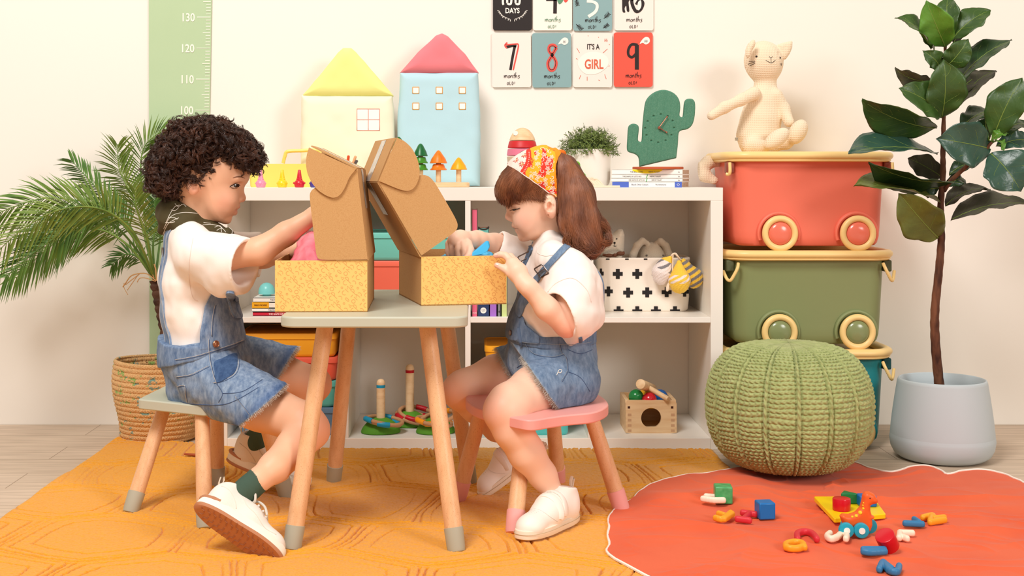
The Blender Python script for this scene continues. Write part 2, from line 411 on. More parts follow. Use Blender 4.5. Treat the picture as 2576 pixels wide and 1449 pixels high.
def rings(x, y):
    """irregular rounded cells, each carved with nested outlines"""
    wx = x+.03*vnoise(x*2.6, y*2.6, 0, 11)+.010*vnoise(x*8, y*8, 0, 12); wy = y+.03*vnoise(x*2.6, y*2.6, 5, 13)+.008*vnoise(x*8, y*8, 4, 14)
    a, b = .36, .30; best = np.full(x.shape, 9.); sec = best.copy()
    i0 = np.floor(wx/a); j0 = np.floor(wy/b)
    for di in (-1,0,1):
        for dj in (-1,0,1):
            i, j = i0+di, j0+dj; jx = .5+.16*vnoise(i*3.1+.5, j*2.7+.5, 0, 21)+.5*(np.mod(j, 2)-.5); jy = .5+.16*vnoise(i*1.7+.5, j*4.1+.5, 0, 22)
            d = np.sqrt(((wx-(i+jx)*a))**2+(1.25*(wy-(j+jy)*b))**2)
            sec = np.minimum(sec, np.maximum(best, d)); best = np.minimum(best, d)
    e = sec-best; return e, best
e, dc = rings(rx, ry); e = e+.0028*vnoise(rx*140, ry*140, 0, 51)
groove = np.zeros_like(rx)
for c, wd, am in ((.012,.0038,1.), (.050,.0038,.95), (.125,.0038,.8)):
    mod = .25+.75*np.clip(vnoise(rx*4+c*90, ry*4, 0, 31)*1.6+.7, 0, 1)
    groove = np.maximum(groove, am*mod*np.exp(-((e-c)/wd)**2))
top = .0130+.0007*vnoise(rx*290, ry*290, 0, 41)+.0008*vnoise(rx*130, ry*130, 0, 42)+.0003*vnoise(rx*520, ry*520, 0, 44)+.0005*vnoise(rx*10, ry*10, 0, 43)-.0105*groove+.0012*np.exp(-((e-.024)/.005)**2)
top = np.where(rsd > -.014, top*np.sqrt(np.clip(-rsd/.014, 0, 1)), top)
rug_m = mk('mustard_pile', (242,168,48), .95, (700,.45,.0028), ((232,154,36),240,.35,.65), spec=.05, sheen=.3)
tag(obj('rug', grid_mesh('rug', rx, ry, np.maximum(top, .0005), rsd < .002, rug_m), rug_m, sharp=0), 'mustard yellow wool rug with carved ring pattern under the table and stools', 'rug')

# ------------------------------------------------ rust play mat with scalloped edge
mpx = [(1536,1310),(1531,1350),(1533,1390),(1550,1449)]
outer = [FL(*q)[:2] for q in [(1548,1425),(1533,1390),(1531,1350),(1536,1310),(1560,1291),(1590,1272),(1618,1245),(1652,1228),(1700,1215),(1738,1208),(1775,1206),(1830,1196),(1880,1186),(1945,1178),(2010,1176),(2060,1172),(2112,1164),(2150,1168),(2180,1180),(2218,1190),(2250,1192),(2290,1180),(2330,1177),(2362,1186),(2384,1198),(2420,1190),(2470,1187),(2520,1196),(2560,1212),(2600,1228)]]
outer += [np.array(q) for q in [(1.52,-1.05),(1.62,-1.25),(1.66,-1.45),(1.6,-1.7),(1.45,-1.9),(1.1,-2.05),(.7,-2.0),(.45,-1.8)]]
mp_ = spline(np.array(outer), 5, True)
mx2, my2 = np.meshgrid(np.linspace(.26, 1.7, 900), np.linspace(-2.1, -.5, 900))
msd = poly_sd(mx2, my2, mp_[::2])
def creases(x, y, s):
    r = 0
    for k, (f, am) in enumerate(((3.2,.0075),(6.5,.0045),(13,.0022))):
        wx = x+.09*vnoise(x*3, y*3, k, s+k); wy = y+.09*vnoise(x*3, y*3, k+3, s+k+9)
        r = r+am*1.6*(1-2*np.abs(vnoise(wx*f*.7, wy*f*1.5, k, s+20+k)))**2
    return r
mh = .0175-.012/(1+np.exp(-(mx2-.745)/.012))
under = np.clip((my2+.70)/.06, 0, 1)
mat_z = mh+np.clip(creases(mx2, my2, 5)-.004, 0, .03)*np.clip(-msd/.05, .15, 1)
rust = mk('rust_cotton', (228,100,60), .85, (380,.12,.0012), ((220,90,52),5,.4,.7), spec=.2, sheen=.12)
mato = obj('play_mat', grid_mesh('play_mat', mx2, my2, mat_z, msd < .001, rust), rust, sharp=0)
tag(mato, 'large rust orange padded play mat with scalloped white edge on the rug', 'play mat')
def mat_height(x, y):
    i = np.argmin(abs(mx2[0]-x)); j = np.argmin(abs(my2[:,0]-y)); return float(mat_z[max(j-6,0):j+7, max(i-6,0):i+7].max()) if msd[j, i] < 0 else 0
pz = [(.0125 if p[0] < .70 else .003)+.003 for p in mp_]
pw = np.array([(p[0]+.0015*math.sin(i*1.3), p[1], z) for i, (p, z) in enumerate(zip(mp_, pz))])
obj('piping', MB().tube(pw, .0032, 6, closed=True), mk('white_piping', (250,240,228), .7), mato, label='white piped edge')

# ------------------------------------------------ shelving unit: 4 x 2 cubes
SY0, SY1 = -.385, -.004
def sx(px): return (px-CX)/860.0
unit = thing('shelving_unit', 'low white cube shelving unit two rows high against the wall', 'shelf', (.06,-.2,0))
xl, xr = sx(541), sx(1819)
obj('top_board', MB().box((xl,SY0,.729), (xr,SY1,.7675)), WHITE, unit, bevel=.0012)
obj('bottom_board', MB().box((xl+.036,SY0,0), (xr-.036,SY1,.0345)), WHITE, unit, bevel=.0012)
obj('side_panel', MB().box((xl,SY0,0), (xl+.036,SY1,.729)), WHITE, unit, bevel=.0012)
obj('side_panel', MB().box((xr-.036,SY0,0), (xr,SY1,.729)), WHITE, unit, bevel=.0012)
dv = [sx(870), sx(1177), sx(1486)]
for d in dv: obj('divider', MB().box((d-.008,SY0+.001,.0345), (d+.008,SY1,.729)), WHITE, unit, bevel=.001)
ed = [xl+.036]+[d for d in dv]+[xr-.036]
for i in range(4):
    a = ed[i]+(.008 if i else 0); b = ed[i+1]-(.008 if i < 3 else 0)
    obj('shelf', MB().box((a,SY0+.001,.372), (b,SY1,.388)), WHITE, unit, bevel=.001)
CELL = [(ed[i]+.008, ed[i+1]-.008) for i in range(4)]
TOPZ, MIDZ, LOWZ = .7675, .388, .0345

# ------------------------------------------------ growth chart
gc_m = mk('sage_canvas', (190,212,172), .85, (700,.15,.0006), ((184,207,166),3,.3,.7))
chart = thing('growth_chart', 'sage green height chart hanging on the wall behind the palm', 'height chart', (-.97,-.004,0))
WD = 4.142
def wp(px, py, off=0): return P(px, py, WD-off)
c = [wp(374,-90), wp(376,900), wp(517,900), wp(534,-90)]
mbx = MB(); V = np.array(c+[p+np.array([0,.003,0]) for p in c]); mbx.add(V, [(0,1,2,3),(7,6,5,4),(0,4,5,1),(1,5,6,2),(2,6,7,3),(3,7,4,0)])
obj('banner', mbx, gc_m, chart)
cream_ink = mk('cream_ink', (252,248,232), .8)
tk = MB()
def chart_y(cm): return 277-7.8*(cm-100)
for cm in range(25, 150):
    y = chart_y(cm); xr_ = 517+(900-y)/990*17-2
    ln = 34 if cm % 10 == 0 else (19 if cm % 5 == 0 else 11.5)
    tk.ribbon([wp(xr_-ln, y, .0005), wp(xr_, y, .0005)], .0022 if cm % 10 else .0024, (0,-1,0), .0006)
obj('graduation_marks', tk, cream_ink, chart, kind='stuff')
for cm in range(30, 150, 10):
    xr_ = 517+(900-chart_y(cm))/990*17-2
    text('numeral', str(cm), cream_ink, wp(xr_-34-23, chart_y(cm)+10.5, .0012), .037, chart, sx=.82, bold=.0007)

# ------------------------------------------------ milestone cards
INK = {'k': mk('black_ink', (38,26,24), .6), 'w': mk('white_ink', (252,246,236), .7), 'r': mk('coral_ink', (238,84,72), .6),
       'g': mk('green_ink', (96,150,116), .6), 'G': mk('grey_ink', (120,128,128), .6), 'o': mk('orange_ink', (222,104,72), .6)}
CARDM = {'black': mk('card_black', (36,27,26), .45), 'white': mk('card_white', (250,243,232), .5), 'blue': mk('card_blue', (140,174,176), .5),
         'pink': mk('card_pale', (247,236,226), .5), 'red': mk('card_red', (244,88,68), .5)}
cards = [('black', 1289, 8, 0, 'black milestone card reading 100 DAYS with a laurel, upper left of the cards'), ('white', 1390, 8, 0, 'white milestone card 4 months old with balloons, upper row'),
  ('blue', 1491, 9, 0, 'blue milestone card 5 months old with leaf sprigs, upper row'), ('pink', 1595, 8, 0, 'pale milestone card 6 months old with a black animal, upper right'),
  ('pink', 1287, 151, .4, 'pale milestone card 7 months old with red arrow, lower left'), ('blue', 1388, 151.5, .6, 'blue milestone card 8 months old with pink ribbon figure, lower row'),
  ('pink', 1491, 151, -.3, "pale milestone card reading IT'S A GIRL, lower row"), ('red', 1593, 150, 0, 'red milestone card 9 months old with speech bubble, lower right')]
CW, CH = 98*WD/F, 137*WD/F
def cd(k, u, v, off=.0012):   # u right, v up in px from the card's centre
    return P(cards[k][1]+u, cards[k][2]-v, WD)-np.array([0,off,0])
CR = []
for k, (cm_, cx, cy, an, lb) in enumerate(cards):
    root = thing('milestone_card', lb, 'card', P(cx, cy, WD), 'milestone cards on the wall')
    c0 = P(cx, cy, WD); a = math.radians(an)
    obj('card', MB().prism(rrect(CW, CH, .008), c0+np.array([0,.0009,0]), (math.cos(a),0,math.sin(a)), (-math.sin(a),0,math.cos(a)), .0012), CARDM[cm_], root, sharp=30)
    CR.append(root)
def card_ribbons(name, k, strokes, wd, ink, off=.0014):
    m = MB()
    for st in strokes:
        p = spline(st, 5) if len(st) > 2 else np.array(st, float)
        m.ribbon([cd(k, q[0], q[1], off) for q in p], wd if not callable(wd) else wd(len(p)), (0,-1,0), 0)
    return obj(name, m, INK[ink], CR[k], sharp=0)
def card_blob(name, k, pts, ink, off=.0014, n=4):
    p = spline(pts, n, True); m = MB(); m.add([cd(k, q[0], q[1], off) for q in p], [tuple(range(len(p)))]); return obj(name, m, INK[ink], CR[k], sharp=0)
for k in (1,2,3,4,5,7):
    ink = 'g' if k == 1 else 'k'; m = MB(); dy = -44 if k > 3 else -45.5
    handwrite(m, 'months', cd(k, 1, dy-1, .0016), .0097, .0014); handwrite(m, 'OLD!', cd(k, -1, dy-18 if k > 3 else dy-17, .0016), .0072, .0013, shear=.02)
    obj('lettering', m, INK[ink], CR[k], sharp=0)
pxm = WD/F
card_ribbons('numeral', 0, [[(-22,-4),(-24,2),(-23,34)], [(-13,0),(-13,34),(-3,34),(-3,2),(-8,-3),(-13,0)], [(8,0),(8,34),(18,34),(18,2),(13,-3),(8,0)]], 5.2*pxm, 'w')
text('lettering', 'DAYS', INK['w'], cd(0, 0, -25, .0014), .0235, CR[0], sx=.8, bold=.0006)
lau = []
for s in (-1, 1):
    st = spline([(s*33,-20),(s*24,-32),(s*5,-41)], 6); lau.append([tuple(q) for q in st])
    for q in st[::2]:
        lau.append([tuple(q), (q[0]+s*5, q[1]+1)]); lau.append([tuple(q), (q[0]+s*0.5, q[1]-5 if True else 0)])
card_ribbons('laurel', 0, lau, 1.3*pxm, 'w')
card_ribbons('numeral', 1, [[(-16,8),(10,8)], [(6,34),(6.5,8),(6,-26)], [(-16,8),(-4,34)]], lambda n: np.full(n, (9 if n > 5 else 5)*pxm), 'k')
card_blob('balloon', 1, [(11,12),(16,-2),(24,2),(28,14),(20,22)], 'g'); card_blob('balloon', 1, [(27,14),(31,2),(38,6),(41,18),(34,24)], 'r')
card_ribbons('numeral', 2, [[(-14,36),(-15,12)], [(-15,6),(2,4),(11,-4),(7,-20),(-11,-33)]], lambda n: np.full(n, 6*pxm) if n < 5 else np.linspace(7,8,n)*pxm, 'w')
lf = []
for (x0,y0,x1,y1) in ((-42,12,-38,-6),(28,-38,42,-24),(-42,-52,-26,-66),(26,-62,40,-52)):
    lf.append([(x0,y0),(x1,y1)])
    for t in (.2,.4,.6,.8):
        x, y = x0+(x1-x0)*t, y0+(y1-y0)*t; dx, dy = (x1-x0)*.2, (y1-y0)*.2
        lf += [[(x,y),(x+dx-dy*1.3,y+dy+dx*1.3)], [(x,y),(x+dx+dy*1.3,y+dy-dx*1.3)]]
card_ribbons('leaf_sprigs', 2, lf, 1.3*pxm, 'k')
card_ribbons('numeral', 3, [[(2,36),(-6,5),(4,-20),(16,-16),(22,0),(14,8),(6,-4)]], lambda n: np.linspace(8,8.5,n)*pxm, 'k')
card_blob('animal', 3, [(-30,40),(-12,42),(-16,28),(-8,26),(-2,6),(-10,8),(-14,2),(-12,-20),(-18,-20),(-20,-6),(-24,-14),(-22,-23),(-29,-21),(-30,4)], 'k', n=3)
card_blob('hatched_patch', 3, [(8,-14),(10,2),(17,7),(18,-8),(12,-18)], 'w', .0017)
card_ribbons('numeral', 4, [[(-13,32),(2,36),(12,35)], [(8,35),(2,5),(-3,-25)]], lambda n: np.full(n, (3.5 if n > 8 and False else 6.5)*pxm), 'k')
card_ribbons('arrow', 4, [[(-15,38),(8,40),(17,38),(13,15),(4,-25)], [(-11,44),(-17,37),(-12,30)]], 3.4*pxm, 'r', .0017)
e8 = [(12,32),(5,38),(-5,36),(-7,24),(3,10),(11,-6),(6,-23),(-5,-24),(-10,-8),(-2,8),(12,32)]
card_ribbons('numeral', 5, [e8], 7.5*pxm, 'r'); card_ribbons('outline', 5, [[(q[0]*.9, q[1]*.95) for q in e8]], 1.5*pxm, 'k', .0017)
text('lettering', "IT'S A", INK['k'], cd(6, 1, 27, .0016), .0245, CR[6], sx=.68, bold=.0003)
text('lettering', 'GIRL', INK['o'], cd(6, 3, -22, .0019), .043, CR[6], sx=.68, bold=.0009)
card_blob('white_oval', 6, [(-38,-8),(-20,-34),(12,-34),(38,-14),(36,8),(10,20),(-20,16)], 'w', .0014)
fs = [[(-40,30),(-33,18)],[(37,28),(26,18)],[(-30,-38),(-34,-48)],[(-14,-42),(-14,-52)],[(14,-50),(18,-52)],[(30,-36),(34,-48)],[(-42,4),(-38,2)],[(41,38),(43,40)],[(14,58),(15,56)],[(-12,62),(-11,60)],[(40,-16),(42,-14)]]
card_ribbons('confetti', 6, fs, 1.1*pxm, 'o')
m = MB(); handwrite(m, 'Hi', cd(6, 34, 46, .0016), .0075, .0011, shear=.1); obj('lettering', m, INK['o'], CR[6], sharp=0)
card_ribbons('numeral', 7, [[(11,37),(-4,38),(-12,26),(-12,12),(-3,6),(8,16)], ], 6.5*pxm, 'k'); card_ribbons('numeral_stem', 7, [[(9,37),(9,-25)]], 10*pxm, 'k', .0015)
for k, ink in ((5,'G'),(7,'k')):
    card_blob('speech_bubble', k, [(16,40),(24,42),(32,38),(41,44),(40,54),(32,57),(24,52)], 'w')
    m = MB(); handwrite(m, 'Hi', cd(k, 32, 43, .0017), .0068, .0010, shear=.25); obj('lettering', m, INK[ink], CR[k], sharp=0)
# ------------------------------------------------ table and stools
def leg(parent, top, foot, r0, r1, capm, caph=.055, wood=None):
    """round tapering wooden leg with a coloured foot cap"""
    top = np.array(top); foot = np.array(foot); d = (foot-top)/np.linalg.norm(foot-top); c = foot-d*caph
    o = obj('leg', MB().cyl(top, c, r0, r1, 28), wood or BEECH, parent)
    obj('foot_cap', MB().tube([c-d*.002, c-d*.001, foot-d*.010, foot-d*.003, foot], [r1-.002, r1+.0018, r1+.0005, r1-.001, r1-.006], 28), capm, o, label='coloured rubber foot cap')
    return o
SAGE = mk('sage_lacquer', (192,191,172), .42, spec=.4); SAGE_D = mk('sage_rubber', (176,172,154), .6)
PINK = mk('pink_lacquer', (240,166,158), .45); PINK_D = mk('pink_rubber', (240,170,164), .6)
ZR = .013   # top of the rug's pile
tb = thing('play_table', "child's sage topped table with round beech legs on the rug", 'table', P(940,800,3.03)*np.array([1,1,0]))
TZ = .505
tl, tr = P(702,0,2.71)[0], P(1177,0,2.71)[0]
tw, td = tr-tl, .655
obj('tabletop', MB().prism([(p[0]+tw/2, p[1]+td/2) for p in rrect(tw, td, .035, 8)], (tl, 2.705+CAM_Y, TZ-.0235), (1,0,0), (0,1,0), .0235), SAGE, tb, bevel=.004, seg=3)
for (tx, ty, tD, fx, fy) in ((820,825,2.84,734,1384),(1073,825,2.84,1149,1390),(882,825,3.20,839,1214),(1118,825,3.20,1182,1217)):
    t = P(tx, ty, tD); t[2] = TZ-.0235; f = FL(fx, fy, ZR-.006); leg(tb, t, f, .0185, .0190, SAGE_D, .05)
# sage stool under the boy: square seat, one corner towards us
st = thing('stool', "child's sage green square stool under the boy in denim", 'stool', P(530,1000,3.1)*np.array([1,1,0]))
ZS = .272
def seat_pt(px, py, z): return FL(px, py, z)
sq = [seat_pt(346,1004,ZS), seat_pt(517,1022,ZS), seat_pt(611,1006,ZS), seat_pt(585,962,ZS), seat_pt(440,958,ZS)]
def poly_round(pts, r=.012, n=4):
    out = []; m = len(pts)
    for i in range(m):
        a, b, c_ = (np.array(pts[(i+k) % m][:2]) for k in (-1,0,1)); u = (a-b)/np.linalg.norm(a-b); v = (c_-b)/np.linalg.norm(c_-b)
        for t in np.arange(n+1)/n: out.append(tuple((1-t)**2*(b+u*r)+2*t*(1-t)*b+t*t*(b+v*r)))
    return out
obj('seat', MB().prism(poly_round(sq), (0,0,ZS-.024), (1,0,0), (0,1,0), .024), SAGE, st, bevel=.003)
for tx, ty, tD, fx, fy in ((417,1040,3.13,327,1292),(508,1046,3.0,516,1332),(546,1046,3.27,546,1224),(655,1046,3.12,722,1252)):
    t = P(tx, ty, tD); t[2] = ZS-.022; leg(st, t, FL(fx, fy, ZR-.006), .0165, .0185, SAGE_D, .05)
obj('underside_block', MB().box(tuple(P(512,1072,3.2)[:2])+(ZS-.05,), tuple(P(640,1072,3.28)[:2])+(ZS-.022,)), mk('pale_block', (240,226,212), .6), st, bevel=.004)
# pink stool under the girl: kidney shaped seat
sp = thing('stool', "child's pink stool with curved seat under the girl", 'stool', P(1350,1000,3.08)*np.array([1,1,0]))
ZP = .272
kp = [(1176,1010),(1172,998),(1190,990),(1240,986),(1300,984),(1370,978),(1440,978),(1500,990),(1529,1012),(1522,1026),(1490,1038),(1430,1044),(1385,1050),(1335,1057),(1290,1050),(1235,1036),(1196,1024)]
kq = spline(np.array([FL(*q, ZP)[:2] for q in kp]), 4, True)
obj('seat', MB().prism([tuple(q) for q in kq], (0,0,ZP-.024), (1,0,0), (0,1,0), .024), PINK, sp, bevel=.003)
for tx, ty, tD, fx, fy in ((1215,1046,3.12,1150,1262),(1322,1050,2.98,1293,1345),(1388,1046,3.2,1404,1216),(1480,1042,3.06,1566,1288)):
    t = P(tx, ty, tD); t[2] = ZP-.022; leg(sp, t, FL(fx, fy, ZR-.006), .0170, .0195, PINK_D, .052)

# ------------------------------------------------ mailer boxes
PRINT = mk('yellow_print_card', (246,198,114), .75); BROWN_INK = mk('tan_ink', (226,162,94), .8)
TAPE = mk('clear_tape', (205,196,186), .18, (40,.2,.002), ((170,170,170),30,.4,.6), spec=.7)
def arc(cx, cy, r, a0, a1, n=7): return [(cx+r*math.cos(math.radians(a0+(a1-a0)*i/n)), cy+r*math.sin(math.radians(a0+(a1-a0)*i/n))) for i in range(n+1)]
GLY = {'P': [[(0,-.5),(0,1)], [(0,1)]+arc(.05,.62,.38,90,-90)+[(0,.24)]], 'O': [arc(.3,.3,.34,0,360,12)], 'o': [arc(.2,.2,.17,0,360,10)],
  'C': [arc(.35,.35,.4,40,260)], 'M': [[(0,-.1),(0,.75),(.35,.35),(.7,.75),(.7,-.1)]], 'D': [arc(0,.3,.4,80,-80)], 'A': [[(0,0),(.22,.55),(.45,0),(0,0)]],
  '0': [arc(.18,.5,.17,0,180,5)+arc(.18,.05,.17,180,360,5)+[(.35,.5)]], 'z': [[(0,0),(.12,.14),(.2,0),(.32,.14),(.4,0),(.52,.14)]]}
def pattern(mb, o, U, W, w_, h_, nrm, g=.0118):
    """rows of line glyphs running diagonally, clipped to the w_ x h_ face"""
    U, W, o = np.array(U), np.array(W), np.array(o); a = math.radians(48); ca, sa = math.cos(a), math.sin(a)
    rows = ['PzoC','OMDA','0zPo','CMAD']; n = int((w_+h_)/g)+4
    for j in range(-n, n):
        row = rows[j % 4]
        for i in range(-n, n):
            ch = row[(i+j//4) % 4]; bx = i*g*.95+(j % 2)*g*.4; by = j*g*1.12
            for st_ in GLY[ch]:
                q = [((bx+p[0]*g)*ca-(by+p[1]*g)*sa+w_*.5, (bx+p[0]*g)*sa+(by+p[1]*g)*ca) for p in st_]
                run = []
                for p in q+[None]:
                    if p is not None and .0008 < p[0] < w_-.0008 and .0008 < p[1] < h_-.0008: run.append(o+U*p[0]+W*p[1])
                    else:
                        if len(run) > 1: mb.ribbon(run, .0009, nrm, .0004)
                        run = []
def slab(mb, pts, n, t=.003):
    """a sheet with corners pts and thickness t along n"""
    A = np.array(pts, float); n = np.array(n, float); n /= np.linalg.norm(n); k = len(A)
    return mb.add(np.concatenate([A, A+n*t]), [tuple(range(k))[::-1], tuple(range(k, 2*k))]+[(i, (i+1) % k, k+(i+1) % k, k+i) for i in range(k)])
def on_plane(px, py, p0, n):
    c0 = np.array([0, CAM_Y, CAM_H]); d = P(px, py, 1.)-c0; return c0+d*(np.dot(p0-c0, n)/np.dot(d, n))
def mailer(label, A, U, V, w_, dp, hinge_left, delta, tuck, ear, tear, tapelen):
    """A near-left bottom corner, U along the front, V into depth; lid hinged on one side"""
    bx = thing('mailer_box', label, 'box', A)
    A = np.array(A, float); U = np.array(U, float); V = np.array(V, float); Z = np.array([0,0,1.]); h = .1125; t = .003
    U /= np.linalg.norm(U); V /= np.linalg.norm(V)
    B = A+U*w_; fn = -V
    m = MB(); slab(m, [A, B, B+V*dp, A+V*dp], Z, t)                       # bottom
    slab(m, [A+V*t, A+V*t+Z*h, A+V*dp+Z*h, A+V*dp], U, t); slab(m, [B+V*t, B+V*dp, B+V*dp+Z*h, B+V*t+Z*h], -U, t)
    slab(m, [A+V*dp, B+V*dp, B+V*dp+Z*h, A+V*dp+Z*h], -V, t)
    body = obj('carton', m, KRAFT, bx, sharp=20)
    fr = obj('printed_front', slab(MB(), [A, A+Z*h, B+Z*h, B], V, t), PRINT, bx, sharp=20, label='yellow front printed with line letters')
    pm = MB(); pattern(pm, A, U, Z, w_, h, fn); obj('line_pattern', pm, BROWN_INK, fr, sharp=0)
    H0 = (A if hinge_left else B)+Z*h; H1 = H0+V*dp; d = np.array(delta, float); T0 = H0+d; T1 = T0+V*dp; u = np.array(tuck, float); U0 = T0+u; U1 = U0+V*dp
    s = -1 if hinge_left else 1
    on = np.cross(V, d)*(-1 if hinge_left else 1); on /= np.linalg.norm(on)
    obj('lid', slab(MB(), [H0, H1, T1, T0], on, t), KRAFT, bx, sharp=20)
    un = np.cross(V, u)*(-1 if hinge_left else 1); un /= np.linalg.norm(un)
    obj('tuck_flap', slab(MB(), [T0, T1, U1, U0], un, t), KRAFT, bx, sharp=20)
    P0 = H0-V*.0035
    def soft(p):
        for _ in range(2):
            q = [p[0]]
            for i in range(1, len(p)-1): a, b, c = (np.array(p[i+k], float) for k in (-1,0,1)); q += [tuple(b*.8+a*.2), tuple(b*.8+c*.2)]
            p = q+[p[-1]]
        return p
    ear, tear = soft(ear), soft(tear)
    for nm, px, off in (('lid_ear', ear, 0), ('tuck_ear', tear, .005)):
        for far in (0, 1):
            q = [on_plane(x, y, P0-V*off, V)+V*((dp+2*off+.004) if far else 0) for x, y in px]
            obj(nm, slab(MB(), q, V if not far else V, .0028), KRAFT, bx, sharp=20)
    mid = [(T0+T1)/2+q for q in (-V*.032, V*.032)]
    k1 = .55; sgn = -1.
    tp = MB(); slab(tp, [mid[0]+on*sgn*-.0036, mid[1]+on*sgn*-.0036, mid[1]-d*.45+on*sgn*-.0036, mid[0]-d*.45+on*sgn*-.0036], on, .0004)
    slab(tp, [mid[0]+un*.0033, mid[1]+un*.0033, mid[1]+u*tapelen+un*.0033, mid[0]+u*tapelen+un*.0033], un, .0004)
    obj('packing_tape', tp, TAPE, bx, sharp=20, label='clear packing tape')
    return bx
A1 = np.array([P(924,0,2.80)[0], 2.80+CAM_Y, TZ]); U_ = np.array([1,.03,0]); U_ /= np.linalg.norm(U_)
ear1 = [(925,653),(806,654),(799,649),(795,638),(786,560),(778,490),(784,478),(796,470),(899,427)]
tear1 = [(896,425),(879,445),(868,472),(858,488),(848,496),(836,498),(820,492),(800,479),(784,460),(773,437),(769,412),(771,392),(777,371)]
mailer('open mailer box with yellow printed front, nearest the boy on the table', A1-U_*.2, U_, (-.03,1,0), .2, .32, False, (-.024,0,.199), P(777,371,2.8)-P(891,427,2.8), ear1, tear1, .97)
A2 = np.array([P(1060,0,2.93)[0], 2.93+CAM_Y, TZ])
ear2 = [(1060,643),(1137,589),(1150,577),(1152,564),(1144,545),(1100,469),(1088,452),(1078,443),(1064,439),(952,457)]
tear2 = [(999,346),(1018,355),(1036,372),(1050,398),(1056,425),(1055,446),(1047,466),(1037,477),(1024,481),(1005,477),(953,455)]
mailer('open mailer box with yellow printed front in front of the girl', A2, (.974,.225,0), (-.225,.974,0), .2, .3, True, (-.098,0,.170), (.041,0,.1), ear2, tear2, .97)
# tissue paper
def tissue(name, label, cat, pts, mat, seed, t=.0012):
    """crumpled sheet lofted through rows of points"""
    rows = [spline(np.array(r), 6) for r in pts]; rows = [spline(np.array([r[i] for r in rows]), 6) for i in range(len(rows[0]))]
    G = np.array(rows); nz = np.stack([vnoise(G[...,0]*45, G[...,1]*45, G[...,2]*45, seed+k) for k in range(3)], -1); G = G+(np.abs(nz)-.3)*.009
    ny, nx = G.shape[:2]; ids = np.arange(nx*ny).reshape(ny, nx); q = np.stack([ids[:-1,:-1], ids[:-1,1:], ids[1:,1:], ids[1:,:-1]], -1).reshape(-1,4)
    o = obj(name, raw_mesh(name, G.reshape(-1,3), q, True), mat, sharp=25); s = o.modifiers.new('t', 'SOLIDIFY'); s.thickness = t; tag(o, label, cat); return o
PT = mk('pink_tissue', (240,112,128), .6, (60,.2,.003), ((248,150,160),25,.4,.7))
BT = mk('blue_tissue', (96,196,238), .6, (60,.2,.003), ((60,174,228),25,.4,.7))
tissue('tissue_paper', 'crumpled pink tissue paper inside the box nearest the boy', 'tissue paper',
   [[P(728,668,2.88),P(738,630,2.9),P(752,600,2.95),P(775,578,3.0)], [P(760,665,2.84),P(770,625,2.86),P(785,590,2.9),P(800,582,2.96)], [P(800,668,2.83),P(800,640,2.84),P(812,605,2.9),P(830,590,2.96)], [P(840,668,2.85),P(845,650,2.87),P(850,625,2.92),P(860,610,2.98)]], PT, 3)
tissue('tissue_paper', "crumpled blue tissue paper in the box in front of the girl", 'tissue paper',
   [[P(1085,655,2.99),P(1100,646,3.03),P(1120,640,3.10)], [P(1130,655,2.98),P(1150,644,3.02),P(1160,636,3.1)], [P(1180,650,2.98),P(1200,640,3.0),P(1215,627,3.06)], [P(1235,655,3.0),P(1245,645,3.05),P(1240,640,3.1)]], BT, 5)
m = MB(); q = [P(1186,646,2.985),P(1212,640,2.985),P(1226,633,2.99),P(1232,622,3.0),P(1229,609,3.0),P(1222,608,3.0),P(1196,630,2.99),P(1182,640,2.985)]
slab(m, q, (.1,1,.2), .012); tag(obj('craft_piece', m, mk('sky_blue_card', (58,176,228), .5), bevel=.002), 'folded sky blue paper piece held up by the girl from the box', 'paper')

